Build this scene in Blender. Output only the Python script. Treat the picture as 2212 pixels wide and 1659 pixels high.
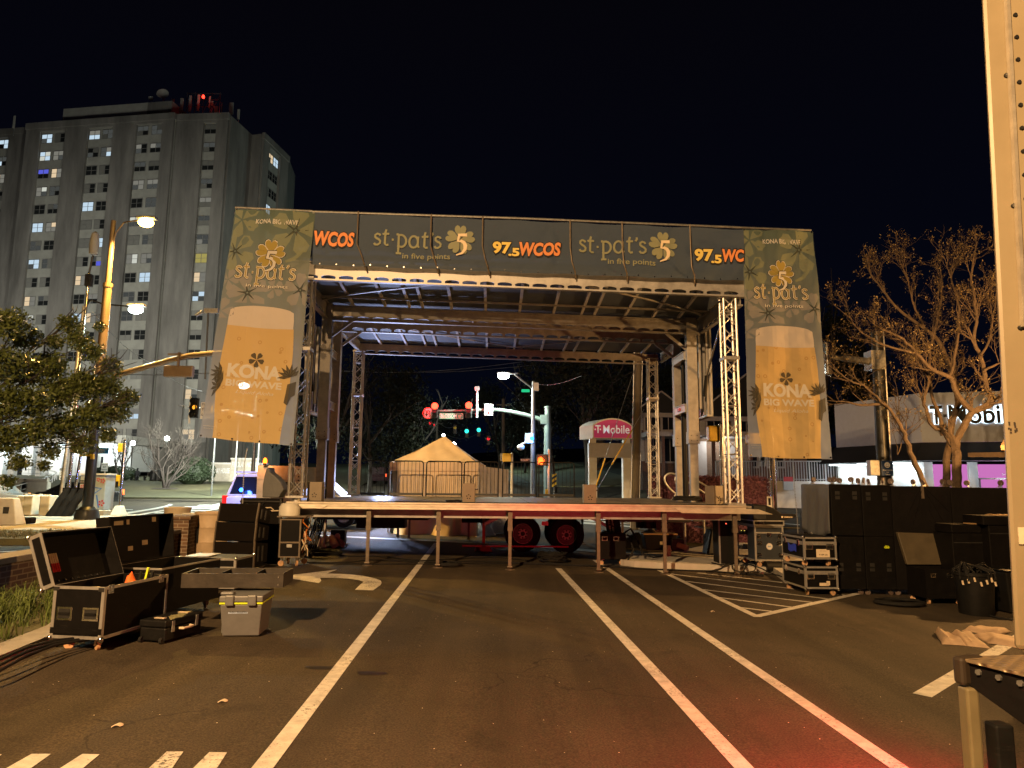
import bpy, bmesh, math, random
from mathutils import Vector, Matrix, Euler
random.seed(7)
R_=math.radians
for o in list(bpy.data.objects): bpy.data.objects.remove(o)
SC=bpy.context.scene; COL=SC.collection
# ---------------------------------------------------------------- camera
PITCH,ROLL,EYE,FPX=R_(8.0),R_(0.55),1.7,1536.0
cd=bpy.data.cameras.new('camera'); cam=bpy.data.objects.new('camera',cd); COL.objects.link(cam)
cd.sensor_fit='HORIZONTAL'; cd.sensor_width=36; cd.lens=36*FPX/2212; cd.clip_start=.05; cd.clip_end=2000
cam.location=(0,0,EYE)
cam.matrix_world=Matrix.Translation((0,0,EYE))@Matrix.Rotation(math.pi/2+PITCH,4,'X')@Matrix.Rotation(ROLL,4,'Z')
SC.camera=cam
# ---------------------------------------------------------------- world: clear night sky over a lit town
w=bpy.data.worlds.new('World'); SC.world=w; w.use_nodes=True
nt=w.node_tree; bg=nt.nodes['Background']
tc=nt.nodes.new('ShaderNodeTexCoord'); sx=nt.nodes.new('ShaderNodeSeparateXYZ'); cr=nt.nodes.new('ShaderNodeValToRGB')
nt.links.new(tc.outputs['Generated'],sx.inputs[0]); nt.links.new(sx.outputs['Z'],cr.inputs[0]); nt.links.new(cr.outputs[0],bg.inputs[0])
cr.color_ramp.elements[0].position=0; cr.color_ramp.elements[0].color=(.0010,.0019,.0062,1)
cr.color_ramp.elements[1].position=.7; cr.color_ramp.elements[1].color=(.0015,.0012,.0022,1)
bg.inputs[1].default_value=1.0
SC.view_settings.view_transform='Standard'; SC.view_settings.look='None'; SC.view_settings.exposure=0; SC.view_settings.gamma=1
SC.render.engine='CYCLES'
SC.cycles.max_bounces=6; SC.cycles.transparent_max_bounces=12; SC.cycles.sample_clamp_indirect=3; SC.cycles.caustics_reflective=False; SC.cycles.caustics_refractive=False

def add_light(name,kind,loc,power,color,radius=.15,parent=None,target=None,angle=None,blend=.5):
    l=bpy.data.lights.new(name,kind); l.energy=power; l.color=color; l.shadow_soft_size=radius
    o=bpy.data.objects.new(name,l); COL.objects.link(o); o.location=loc
    if parent: o.parent=parent
    if kind=='SPOT': l.spot_size=R_(angle or 90); l.spot_blend=blend
    if target is not None:
        o.rotation_euler=(Vector(target)-Vector(loc)).to_track_quat('-Z','Y').to_euler()
    return o
SODIUM=(1.0,.50,.16); LED=(.80,1.0,.86); WARM=(1.0,.70,.40)
# street lamps of the lot that stand outside the picture: left of the camera, and at the shed behind the truck
add_light('lot_lamp_light','SPOT',(-5.2,-6.0,9.8),25500,(1.0,.59,.255),.12,target=(-1,14,1),angle=120,blend=.6)
add_light('shed_lamp_light','POINT',(11.0,13.4,3.5),2700,(1.0,.50,.15),.10)
# ---------------------------------------------------------------- from a pixel of the 2212 wide preview to a place
cp,sp=math.cos(PITCH),math.sin(PITCH)
def ray(px,py):
    x=px-1106.; y=829.5-py; c,s=math.cos(ROLL),math.sin(ROLL)
    xr=x*c-y*s; yr=x*s+y*c
    return Vector((xr,FPX*cp-yr*sp,FPX*sp+yr*cp))
def clamp(a,b,c): return max(b,min(c,a))
def sstep(a,b,x):
    t=clamp((x-a)/(b-a),0,1); return t*t*(3-2*t)
def gz(x,y):
    lat=-.022*clamp(x,-8,9)*(1-sstep(28,48,y))
    ys=50-25*sstep(2,14,x)
    rise=.052*clamp(y-ys,0,130-ys*.3)
    return lat+rise
def G(px,py,dz=0):
    d=ray(px,py); lo=None
    t=.5/ d.y*2
    # march until the ray is below the ground
    y=1.5
    while y<160:
        p=Vector((0,0,EYE))+d*(y/d.y)
        if p.z<gz(p.x,p.y)+dz: break
        y+=.25
    a,b=y-.25,y
    for i in range(24):
        m=(a+b)/2; p=Vector((0,0,EYE))+d*(m/d.y)
        if p.z<gz(p.x,p.y)+dz: b=m
        else: a=m
    return Vector((p.x,p.y,gz(p.x,p.y)+dz))
def A(px,py,Y): d=ray(px,py); return Vector((0,0,EYE))+d*(Y/d.y)
def GZ(px,py,z): d=ray(px,py); return Vector((0,0,EYE))+d*((z-EYE)/d.z)
ZM=dict(a1=(0,300,.5424),a2=(0,1100,.5424),a3=(0,1850,.5425),a4=(1050,700,.4295),a5=(1950,700,.5425),a6=(1000,1400,.4822),a7=(1900,1400,.4822),a8=(2800,1300,.5425),b1=(700,750,.5727),b2=(2750,830,.5548),b3=(0,1550,.3195),b4=(700,1650,.3014),b5=(100,1900,.4521),b6=(2650,1750,.3194),b7=(2950,1780,.4024),b8=(3340,2200,.4098),c1=(1480,1350,.3316),c2=(2150,1350,.3315),c3=(3050,850,.6026),c4=(1050,1850,.4295),c5=(1950,1850,.4295),c6=(1100,980,.3617),c7=(1900,1000,.4069))
def Q(k,x,y): a,b,s=ZM[k]; return ((a+x*s)*.576,(b+y*s)*.576)
def AQ(k,x,y,Y): return A(*Q(k,x,y),Y)
def GQ(k,x,y,dz=0): return G(*Q(k,x,y),dz)
# ---------------------------------------------------------------- materials
def mat(name,col,rough=.6,metal=0,var=.25,scale=6,bump=0,bscale=40,emit=None,estr=0,alpha=1,spec=None,stretch=None,col2=None):
    m=bpy.data.materials.new(name); m.use_nodes=True; n=m.node_tree.nodes; L=m.node_tree.links; b=n['Principled BSDF']
    tc=n.new('ShaderNodeTexCoord'); src=tc.outputs['Object']
    if stretch:
        mp=n.new('ShaderNodeMapping'); mp.inputs['Scale'].default_value=stretch; L.new(src,mp.inputs[0]); src=mp.outputs[0]
    if var>0:
        no=n.new('ShaderNodeTexNoise'); no.inputs['Scale'].default_value=scale; no.inputs['Detail'].default_value=6; no.inputs['Roughness'].default_value=.65
        L.new(src,no.inputs['Vector'])
        r=n.new('ShaderNodeValToRGB'); r.color_ramp.elements[0].position=.3; r.color_ramp.elements[1].position=.72
        c2=col2 or tuple(c*(1-var) for c in col); c1=tuple(min(1,c*(1+var*.5)) for c in col)
        r.color_ramp.elements[0].color=(*c2,1); r.color_ramp.elements[1].color=(*c1,1)
        L.new(no.outputs[0],r.inputs[0]); L.new(r.outputs[0],b.inputs['Base Color'])
        mr=n.new('ShaderNodeMapRange'); mr.inputs[3].default_value=max(.03,rough-.12); mr.inputs[4].default_value=min(1,rough+.12)
        L.new(no.outputs[0],mr.inputs[0]); L.new(mr.outputs[0],b.inputs['Roughness'])
    else:
        b.inputs['Base Color'].default_value=(*col,1); b.inputs['Roughness'].default_value=rough
    b.inputs['Metallic'].default_value=metal
    if spec is not None: b.inputs['Specular IOR Level'].default_value=spec
    if bump:
        n2=n.new('ShaderNodeTexNoise'); n2.inputs['Scale'].default_value=bscale; n2.inputs['Detail'].default_value=5; L.new(src,n2.inputs['Vector'])
        bp=n.new('ShaderNodeBump'); bp.inputs['Strength'].default_value=bump; bp.inputs['Distance'].default_value=.02; L.new(n2.outputs[0],bp.inputs['Height']); L.new(bp.outputs[0],b.inputs['Normal'])
    if emit: b.inputs['Emission Color'].default_value=(*emit,1); b.inputs['Emission Strength'].default_value=estr
    if alpha<1: b.inputs['Alpha'].default_value=alpha
    return m
def glow(name,col,s):
    m=bpy.data.materials.new(name); m.use_nodes=True; n=m.node_tree.nodes; n.remove(n['Principled BSDF']); e=n.new('ShaderNodeEmission')
    e.inputs[0].default_value=(*col,1); e.inputs[1].default_value=s; m.node_tree.links.new(e.outputs[0],n['Material Output'].inputs[0]); return m
M={}
M['asphalt']=mat('asphalt',(.058,.045,.029),.85,var=.35,scale=.55,bump=.55,bscale=160,spec=.25)
def _asphalt(m):
    # glints of the aggregate, put into the colour as tiny pale dots
    n=m.node_tree.nodes; L=m.node_tree.links; b=n['Principled BSDF']
    tc=n.new('ShaderNodeTexCoord'); v=n.new('ShaderNodeTexVoronoi'); v.inputs['Scale'].default_value=11; L.new(tc.outputs['Object'],v.inputs[0])
    c=n.new('ShaderNodeMath'); c.operation='LESS_THAN'; c.inputs[1].default_value=.05; L.new(v.outputs['Distance'],c.inputs[0])
    sep=n.new('ShaderNodeSeparateColor'); L.new(v.outputs['Color'],sep.inputs[0])
    g=n.new('ShaderNodeMath'); g.operation='GREATER_THAN'; g.inputs[1].default_value=.72; L.new(sep.outputs[0],g.inputs[0])
    mu=n.new('ShaderNodeMath'); mu.operation='MULTIPLY'; L.new(c.outputs[0],mu.inputs[0]); L.new(g.outputs[0],mu.inputs[1])
    old=b.inputs['Base Color'].links[0].from_socket; mx=n.new('ShaderNodeMix'); mx.data_type='RGBA'
    L.new(mu.outputs[0],mx.inputs[0]); L.new(old,mx.inputs[6]); mx.inputs[7].default_value=(.8,.72,.6,1)
    # oil spots and worn patches
    n3=n.new('ShaderNodeTexNoise'); n3.inputs['Scale'].default_value=1.7; n3.inputs['Detail'].default_value=8; L.new(tc.outputs['Object'],n3.inputs[0])
    r3=n.new('ShaderNodeValToRGB'); r3.color_ramp.elements[0].position=.27; r3.color_ramp.elements[0].color=(.7,.7,.7,1); r3.color_ramp.elements[1].position=.40; r3.color_ramp.elements[1].color=(1,1,1,1)
    L.new(n3.outputs[0],r3.inputs[0]); m2=n.new('ShaderNodeMix'); m2.data_type='RGBA'; m2.blend_type='MULTIPLY'; m2.inputs[0].default_value=1
    L.new(mx.outputs[2],m2.inputs[6]); L.new(r3.outputs[0],m2.inputs[7])
    # hairline cracks: warped cell edges, only where a large noise allows them
    nd=n.new('ShaderNodeTexNoise'); nd.inputs['Scale'].default_value=1.3; nd.inputs['Detail'].default_value=4; L.new(tc.outputs['Object'],nd.inputs[0])
    va=n.new('ShaderNodeMix'); va.data_type='RGBA'; va.blend_type='ADD'; va.inputs[0].default_value=.9; L.new(tc.outputs['Object'],va.inputs[6]); L.new(nd.outputs['Color'],va.inputs[7])
    ve=n.new('ShaderNodeTexVoronoi'); ve.feature='DISTANCE_TO_EDGE'; ve.inputs['Scale'].default_value=.42; L.new(va.outputs[2],ve.inputs[0])
    le=n.new('ShaderNodeMath'); le.operation='LESS_THAN'; le.inputs[1].default_value=.0042; L.new(ve.outputs[0],le.inputs[0])
    nm=n.new('ShaderNodeTexNoise'); nm.inputs['Scale'].default_value=.23; L.new(tc.outputs['Object'],nm.inputs[0]); gm=n.new('ShaderNodeMath'); gm.operation='GREATER_THAN'; gm.inputs[1].default_value=.53; L.new(nm.outputs[0],gm.inputs[0])
    cm=n.new('ShaderNodeMath'); cm.operation='MULTIPLY'; L.new(le.outputs[0],cm.inputs[0]); L.new(gm.outputs[0],cm.inputs[1]); cs=n.new('ShaderNodeMath'); cs.operation='MULTIPLY'; cs.inputs[1].default_value=.45; L.new(cm.outputs[0],cs.inputs[0])
    m3=n.new('ShaderNodeMix'); m3.data_type='RGBA'; L.new(cs.outputs[0],m3.inputs[0]); L.new(m2.outputs[2],m3.inputs[6]); m3.inputs[7].default_value=(.008,.007,.006,1)
    # pale tyre worn streaks along the lane
    mp=n.new('ShaderNodeMapping'); mp.inputs['Scale'].default_value=(2.2,.10,1); L.new(tc.outputs['Object'],mp.inputs[0]); ns=n.new('ShaderNodeTexNoise'); ns.inputs['Scale'].default_value=1; ns.inputs['Detail'].default_value=6; L.new(mp.outputs[0],ns.inputs[0])
    rs=n.new('ShaderNodeMapRange'); rs.inputs[1].default_value=.3; rs.inputs[2].default_value=.75; rs.inputs[3].default_value=.74; rs.inputs[4].default_value=1.4; L.new(ns.outputs[0],rs.inputs[0])
    fine=n.new('ShaderNodeTexNoise'); fine.inputs['Scale'].default_value=70; fine.inputs['Detail'].default_value=3; L.new(tc.outputs['Object'],fine.inputs[0]); rf=n.new('ShaderNodeMapRange'); rf.inputs[1].default_value=.3; rf.inputs[2].default_value=.7; rf.inputs[3].default_value=.55; rf.inputs[4].default_value=1.5; L.new(fine.outputs[0],rf.inputs[0])
    mq=n.new('ShaderNodeMath'); mq.operation='MULTIPLY'; L.new(rs.outputs[0],mq.inputs[0]); L.new(rf.outputs[0],mq.inputs[1])
    vm=n.new('ShaderNodeVectorMath'); vm.operation='SCALE'; L.new(m3.outputs[2],vm.inputs[0]); L.new(mq.outputs[0],vm.inputs['Scale']); L.new(vm.outputs[0],b.inputs['Base Color'])
_asphalt(M['asphalt'])
def _scuff(m):
    n=m.node_tree.nodes; L=m.node_tree.links; b=n['Principled BSDF']; tc=n.new('ShaderNodeTexCoord')
    mp=n.new('ShaderNodeMapping'); mp.inputs['Scale'].default_value=(3,3,22); mp.inputs['Rotation'].default_value=(.5,.4,.3); L.new(tc.outputs['Object'],mp.inputs[0])
    a=n.new('ShaderNodeTexNoise'); a.inputs['Scale'].default_value=2.2; a.inputs['Detail'].default_value=7; a.inputs['Roughness'].default_value=.7; L.new(mp.outputs[0],a.inputs[0])
    r=n.new('ShaderNodeValToRGB'); r.color_ramp.elements[0].position=.60; r.color_ramp.elements[0].color=(0,0,0,1); r.color_ramp.elements[1].position=.72; r.color_ramp.elements[1].color=(.55,.55,.55,1); L.new(a.outputs[0],r.inputs[0])
    old=b.inputs['Base Color'].links[0].from_socket; mx=n.new('ShaderNodeMix'); mx.data_type='RGBA'; L.new(r.outputs[0],mx.inputs[0]); L.new(old,mx.inputs[6]); mx.inputs[7].default_value=(.035,.03,.026,1); L.new(mx.outputs[2],b.inputs['Base Color'])
def brickmat(name,c1,c2,mortar,scale=1,bw=.21,bh=.07,axis='XZ'):
    m=bpy.data.materials.new(name); m.use_nodes=True; n=m.node_tree.nodes; L=m.node_tree.links; b=n['Principled BSDF']
    tc=n.new('ShaderNodeTexCoord'); ge=n.new('ShaderNodeNewGeometry'); sp_=n.new('ShaderNodeSeparateXYZ'); L.new(tc.outputs['Object'],sp_.inputs[0])
    # horizontal run = x+y so that both pairs of faces get courses
    ad=n.new('ShaderNodeMath'); ad.operation='ADD'; L.new(sp_.outputs[0],ad.inputs[0]); L.new(sp_.outputs[1],ad.inputs[1])
    cb=n.new('ShaderNodeCombineXYZ'); L.new(ad.outputs[0],cb.inputs[0]); L.new(sp_.outputs[2],cb.inputs[1])
    br=n.new('ShaderNodeTexBrick'); br.inputs['Color1'].default_value=(*c1,1); br.inputs['Color2'].default_value=(*c2,1); br.inputs['Mortar'].default_value=(*mortar,1)
    br.inputs['Scale'].default_value=1; br.inputs['Brick Width'].default_value=bw; br.inputs['Row Height'].default_value=bh; br.inputs['Mortar Size'].default_value=.009
    L.new(cb.outputs[0],br.inputs[0]); L.new(br.outputs[0],b.inputs['Base Color']); b.inputs['Roughness'].default_value=.85
    bp=n.new('ShaderNodeBump'); bp.inputs['Strength'].default_value=.5; bp.inputs['Distance'].default_value=.01; bp.invert=True; L.new(br.outputs['Fac'],bp.inputs['Height']); L.new(bp.outputs[0],b.inputs['Normal'])
    return m
M['brick']=brickmat('brick',(.085,.05,.03),(.15,.085,.05),(.26,.21,.16))
M['brick_dark']=brickmat('brick_dark',(.10,.04,.03),(.16,.07,.05),(.16,.13,.11))
M['concrete']=mat('concrete',(.36,.33,.29),.85,var=.3,scale=3,bump=.4,bscale=60)
M['concrete_pale']=mat('concrete_pale',(.45,.43,.39),.85,var=.25,scale=2,bump=.3,bscale=60)
M['tower_wall']=mat('tower_wall',(.22,.21,.19),.9,var=.5,scale=.35,stretch=(1.5,1.5,.25),bump=.1,bscale=5)
M['tower_panel']=mat('tower_panel',(.36,.36,.32),.9,var=.2,scale=.8)
M['paint_line']=mat('paint_line',(.62,.59,.53),.7,var=.35,scale=9,bump=.3,bscale=150)
def _paint(m):
    n=m.node_tree.nodes; L=m.node_tree.links; b=n['Principled BSDF']; tc=n.new('ShaderNodeTexCoord')
    n1=n.new('ShaderNodeTexNoise'); n1.inputs['Scale'].default_value=38; n1.inputs['Detail'].default_value=8; n1.inputs['Roughness'].default_value=.7; L.new(tc.outputs['Object'],n1.inputs[0])
    n2=n.new('ShaderNodeTexNoise'); n2.inputs['Scale'].default_value=1.6; n2.inputs['Detail'].default_value=4; L.new(tc.outputs['Object'],n2.inputs[0])
    a=n.new('ShaderNodeMath'); a.operation='MULTIPLY_ADD'; a.inputs[1].default_value=.55; L.new(n2.outputs[0],a.inputs[0]); L.new(n1.outputs[0],a.inputs[2])
    r=n.new('ShaderNodeValToRGB'); r.color_ramp.elements[0].position=.86; r.color_ramp.elements[0].color=(0,0,0,1); r.color_ramp.elements[1].position=.93; r.color_ramp.elements[1].color=(1,1,1,1); L.new(a.outputs[0],r.inputs[0])
    old=b.inputs['Base Color'].links[0].from_socket; mx=n.new('ShaderNodeMix'); mx.data_type='RGBA'; L.new(r.outputs[0],mx.inputs[0]); L.new(old,mx.inputs[6]); mx.inputs[7].default_value=(.10,.09,.08,1); L.new(mx.outputs[2],b.inputs['Base Color'])
_paint(M['paint_line'])
M['paint_blue']=mat('paint_pale',(.55,.55,.52),.7,var=.35,scale=4)
M['grass']=mat('grass',(.10,.095,.045),.95,var=.45,scale=1.2,bump=.8,bscale=30)
M['leaf_grass']=mat('leaf_grass',(.10,.14,.03),.6,var=.4,scale=5)
M['dry_grass']=mat('dry_grass',(.13,.12,.05),.8,var=.4,scale=5)
M['alu']=mat('aluminium',(.46,.455,.45),.42,.7,var=.18,scale=14,stretch=(1,1,.3),bump=.05)
M['alu_dull']=mat('aluminium_dull',(.35,.34,.33),.5,.5,var=.3,scale=5,bump=.08)
M['alu_edge']=mat('aluminium_edge',(.66,.60,.50),.42,.6,var=.25,scale=9,stretch=(.4,1,1),bump=.1)
M['chrome']=mat('chrome',(.75,.74,.72),.15,1,var=.1,scale=20)
M['steel']=mat('galvanised_steel',(.42,.42,.41),.45,.8,var=.3,scale=15,bump=.1)
M['leg_paint']=mat('leg_paint',(.16,.13,.10),.5,.4,var=.3,scale=12)
M['black']=mat('black_plastic',(.008,.008,.008),.5,var=.3,scale=10,bump=.08,spec=.2)
M['black_laminate']=mat('black_laminate',(.0055,.005,.005),.55,var=.35,scale=7,bump=.12,bscale=120,spec=.12)
_scuff(M['black_laminate']); _scuff(M['black'])
M['black_cloth']=mat('black_cloth',(.007,.006,.006),.8,var=.4,scale=3,bump=.6,bscale=9,spec=.12)
M['grey_cloth']=mat('grey_cloth',(.10,.105,.11),.6,var=.25,scale=2,bump=.5,bscale=6)
M['rubber']=mat('rubber',(.014,.014,.014),.8,var=.3,scale=9,bump=.2,spec=.2)
M['dark_metal']=mat('dark_metal',(.05,.05,.05),.45,.6,var=.3,scale=8)
M['white_paint']=mat('white_paint',(.72,.72,.70),.4,var=.12,scale=3)
M['cream_paint']=mat('cream_paint',(.26,.21,.13),.42,var=.10,scale=1.6,bump=.04,bscale=8)
M['white_plastic']=mat('white_plastic',(.60,.58,.52),.5,var=.12,scale=4)
M['tan_plastic']=mat('tan_plastic',(.135,.14,.145),.45,var=.12,scale=8,bump=.05)
M['yellow']=mat('yellow_paint',(.75,.50,.03),.4,var=.15,scale=9)
M['lime']=mat('lime_seal',(.62,.75,.02),.5,var=.05)
M['orange']=mat('orange_cloth',(.85,.16,.02),.7,var=.2)
M['wood_pole']=mat('wood_pole',(.13,.11,.085),.85,var=.4,scale=4,stretch=(6,6,.5),bump=.3)
M['pole_green']=mat('pole_green',(.13,.16,.14),.5,.3,var=.2)
M['pole_tan']=mat('pole_tan',(.17,.12,.07),.5,.2,var=.2,scale=5)
M['pole_dark']=mat('pole_dark',(.03,.032,.034),.4,.4,var=.3,scale=6)
M['bark']=mat('bark',(.075,.052,.035),.9,var=.5,scale=9,bump=.8,bscale=25)
M['bark_dark']=mat('bark_dark',(.05,.042,.035),.9,var=.4,scale=8,bump=.5)
M['twig']=mat('twig',(.20,.14,.08),.85,var=.3,scale=9)
M['leaf_live']=mat('leaf_live',(.10,.13,.035),.4,var=.5,scale=3)
M['leaf_dark']=mat('leaf_dark',(.020,.023,.014),.95,var=.5,scale=.6,spec=.08)
M['leaf_bush']=mat('leaf_bush',(.022,.040,.016),.6,var=.5,scale=2)
M['leaf_purple']=mat('leaf_purple',(.15,.055,.085),.7,var=.5,scale=5)
M['glass_dark']=mat('glass_dark',(.012,.014,.018),.1,var=0)
M['print_cream']=mat('print_cream',(.62,.52,.38),.7,var=.1)
M['sign_white']=mat('sign_white',(.48,.48,.48),.4,var=.08)
M['sign_green']=mat('sign_green',(.01,.22,.11),.4,var=.08)
M['sign_blue']=mat('sign_blue',(.02,.16,.42),.4,var=.08)
M['sign_black']=mat('sign_black',(.02,.02,.02),.4,var=.08)
M['sign_dgreen']=mat('sign_dark_green',(.03,.05,.025),.5,var=.1)
M['magenta']=mat('magenta_sign',(.42,.012,.11),.4,var=.08,emit=(.55,.02,.14),estr=.22)
M['red_paint']=mat('red_paint',(.5,.02,.02),.4,var=.1)
M['rust']=mat('rust_orange',(.62,.20,.04),.6,.2,var=.3)
M['timber']=mat('timber',(.35,.22,.10),.8)
M['grille_cloth']=mat('grille_cloth',(.008,.006,.005),.9,var=.2,bump=.3,bscale=300,spec=.08)
M['roof_dark']=mat('roof_dark',(.018,.018,.02),.8,var=.3)
M['house_trim']=mat('house_trim',(.42,.40,.40),.6,var=.2)
M['curtain']=mat('curtain',(.45,.45,.44),.8,var=.2)
# ---------------------------------------------------------------- mesh builder
class MB:
    def __init__(s): s.v=[]; s.f=[]; s.m=[]
    def face(s,pts,m=0):
        i=len(s.v); s.v+= [tuple(p) for p in pts]; s.f.append(tuple(range(i,i+len(pts)))); s.m.append(m); return s
    def hexa(s,b,t,m=0):   # b,t: 4 bottom and 4 top corners, same winding
        i=len(s.v); s.v+=[tuple(p) for p in b]+[tuple(p) for p in t]
        s.f+=[(i+3,i+2,i+1,i),(i+4,i+5,i+6,i+7)]+[(i+k,i+(k+1)%4,i+4+(k+1)%4,i+4+k) for k in range(4)]; s.m+=[m]*6; return s
    def box(s,x0,x1,y0,y1,z0,z1,m=0):
        s.hexa([(x0,y0,z0),(x1,y0,z0),(x1,y1,z0),(x0,y1,z0)],[(x0,y0,z1),(x1,y0,z1),(x1,y1,z1),(x0,y1,z1)],m); return s
    def bar(s,p0,p1,w,h=None,m=0,up=(0,0,1)):
        h=h or w; p0=Vector(p0); p1=Vector(p1); d=(p1-p0).normalized(); u=Vector(up)
        if abs(d.dot(u))>.98: u=Vector((0,1,0))
        r=d.cross(u).normalized()*w/2; u=r.cross(d).normalized()*h/2
        s.hexa([p0-r-u,p0+r-u,p0+r+u,p0-r+u],[p1-r-u,p1+r-u,p1+r+u,p1-r+u],m); return s
    def cyl(s,p0,p1,r0,r1=None,n=12,m=0,caps=True):
        r1=r0 if r1 is None else r1; p0=Vector(p0); p1=Vector(p1); d=(p1-p0).normalized()
        a=d.orthogonal().normalized(); b=d.cross(a); i=len(s.v)
        for k in range(n):
            t=2*math.pi*k/n; e=a*math.cos(t)+b*math.sin(t); s.v.append(tuple(p0+e*r0))
        for k in range(n):
            t=2*math.pi*k/n; e=a*math.cos(t)+b*math.sin(t); s.v.append(tuple(p1+e*r1))
        for k in range(n): s.f.append((i+k,i+(k+1)%n,i+n+(k+1)%n,i+n+k)); s.m.append(m)
        if caps: s.f+=[tuple(i+n-1-k for k in range(n)),tuple(i+n+k for k in range(n))]; s.m+=[m,m]
        return s
    def tube(s,pts,r,n=8,m=0,r1=None):
        pts=[Vector(p) for p in pts]; N=len(pts); i=len(s.v); a=None
        for j,p in enumerate(pts):
            d=(pts[min(j+1,N-1)]-pts[max(j-1,0)])
            d=d.normalized() if d.length>1e-9 else Vector((0,0,1))
            a=d.orthogonal().normalized() if a is None else (a-d*a.dot(d)).normalized()
            b=d.cross(a); rr=r if r1 is None else r+(r1-r)*j/(N-1)
            for k in range(n):
                t=2*math.pi*k/n; s.v.append(tuple(p+(a*math.cos(t)+b*math.sin(t))*rr))
        for j in range(N-1):
            for k in range(n): s.f.append((i+j*n+k,i+j*n+(k+1)%n,i+(j+1)*n+(k+1)%n,i+(j+1)*n+k)); s.m.append(m)
        s.f+=[tuple(i+n-1-k for k in range(n)),tuple(i+(N-1)*n+k for k in range(n))]; s.m+=[m,m]
        return s
    def lathe(s,c,prof,n=20,m=0,axis=(0,0,1)):
        c=Vector(c); d=Vector(axis).normalized(); a=d.orthogonal().normalized(); b=d.cross(a); i=len(s.v)
        for r,z in prof:
            for k in range(n):
                t=2*math.pi*k/n; s.v.append(tuple(c+d*z+(a*math.cos(t)+b*math.sin(t))*r))
        for j in range(len(prof)-1):
            for k in range(n): s.f.append((i+j*n+k,i+j*n+(k+1)%n,i+(j+1)*n+(k+1)%n,i+(j+1)*n+k)); s.m.append(m)
        s.f+=[tuple(i+n-1-k for k in range(n)),tuple(i+(len(prof)-1)*n+k for k in range(n))]; s.m+=[m,m]
        return s
    def sph(s,c,r,n=12,m=0,sc=(1,1,1)):
        k=len(s.v); h=n//2
        s.lathe((0,0,0),[(max(1e-4,math.sin(math.pi*j/h))*r,-math.cos(math.pi*j/h)*r) for j in range(h+1)],n,m)
        for q in range(k,len(s.v)): x,y,z=s.v[q]; s.v[q]=(c[0]+x*sc[0],c[1]+y*sc[1],c[2]+z*sc[2])
        return s
    def prism(s,poly,o,ex,ey,en,m=0):   # 2D polygon in plane (ex,ey) from origin o, thickness vector en
        o=Vector(o); ex=Vector(ex); ey=Vector(ey); en=Vector(en); n=len(poly); i=len(s.v)
        s.v+=[tuple(o+ex*x+ey*y) for x,y in poly]+[tuple(o+ex*x+ey*y+en) for x,y in poly]
        s.f+=[tuple(range(i,i+n)),tuple(i+n+n-1-k for k in range(n))]+[(i+(k+1)%n,i+k,i+n+k,i+n+(k+1)%n) for k in range(n)]; s.m+=[m]*(n+2)
        return s
    def grid(s,fn,nu,nv,m=0):
        i=len(s.v)
        for b in range(nv+1):
            for a in range(nu+1): s.v.append(tuple(fn(a/nu,b/nv)))
        for b in range(nv):
            for a in range(nu): q=i+b*(nu+1)+a; s.f.append((q,q+1,q+nu+2,q+nu+1)); s.m.append(m)
        return s
    def text(s,body,fn,x0,x1,y0,y1,bold=0,m=0,shear=0,spacing=1):
        V,Fc=glyphs(body,bold,shear,spacing)
        xs=[p[0] for p in V]; ys=[p[1] for p in V]; ax,bx=min(xs),max(xs); ay,by=min(ys),max(ys); i=len(s.v)
        for x,y in V: s.v.append(tuple(fn(x0+(x-ax)/(bx-ax)*(x1-x0),y0+(y-ay)/(by-ay)*(y1-y0))))
        for f in Fc: s.f.append(tuple(i+k for k in f)); s.m.append(m)
        return s
    def ribbon(s,pts,w,fn,m=0):   # 2D stroke of width w mapped by fn
        P=[Vector(p) for p in pts]; N=len(P); L=[];Rr=[]
        for j,p in enumerate(P):
            d=(P[min(j+1,N-1)]-P[max(0,j-1)]); d=d.normalized() if d.length>1e-9 else Vector((1,0)); q=Vector((-d.y,d.x))*((w[j] if isinstance(w,list) else w)/2)
            L.append(p+q); Rr.append(p-q)
        for j in range(N-1): s.face([fn(*L[j]),fn(*Rr[j]),fn(*Rr[j+1]),fn(*L[j+1])],m)
        return s
    def poly(s,pts,fn,m=0): s.face([fn(*p) for p in pts],m); return s
    def add(s,o,mx=None,m0=0):
        i=len(s.v)
        for p in o.v:
            p=Vector(p); s.v.append(tuple(mx@p if mx else p))
        for f,m in zip(o.f,o.m): s.f.append(tuple(i+k for k in f)); s.m.append(m+m0)
        return s
    def build(s,name,mats,parent=None,smooth=False,bevel=0,fixn=True,label=None,sol=0):
        me=bpy.data.meshes.new(name); me.from_pydata(s.v,[],s.f)
        if not isinstance(mats,(list,tuple)): mats=[mats]
        for q in mats: me.materials.append(M[q] if isinstance(q,str) else q)
        for p,mi in zip(me.polygons,s.m): p.material_index=mi
        me.update()
        if fixn and len(s.f)<60000:
            b=bmesh.new(); b.from_mesh(me); bmesh.ops.recalc_face_normals(b,faces=b.faces); b.to_mesh(me); b.free()
        if smooth:
            me.shade_smooth() if hasattr(me,'shade_smooth') else None
            try: me.set_sharp_from_angle(angle=R_(35))
            except Exception: pass
        o=bpy.data.objects.new(name,me); COL.objects.link(o)
        if parent is not None: o.parent=parent
        if bevel:
            bv=o.modifiers.new('bevel','BEVEL'); bv.width=bevel; bv.segments=2; bv.limit_method='ANGLE'
        if sol:
            so=o.modifiers.new('thick','SOLIDIFY'); so.thickness=sol
        if label: o['label']=label
        return o
_gl={}
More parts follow.
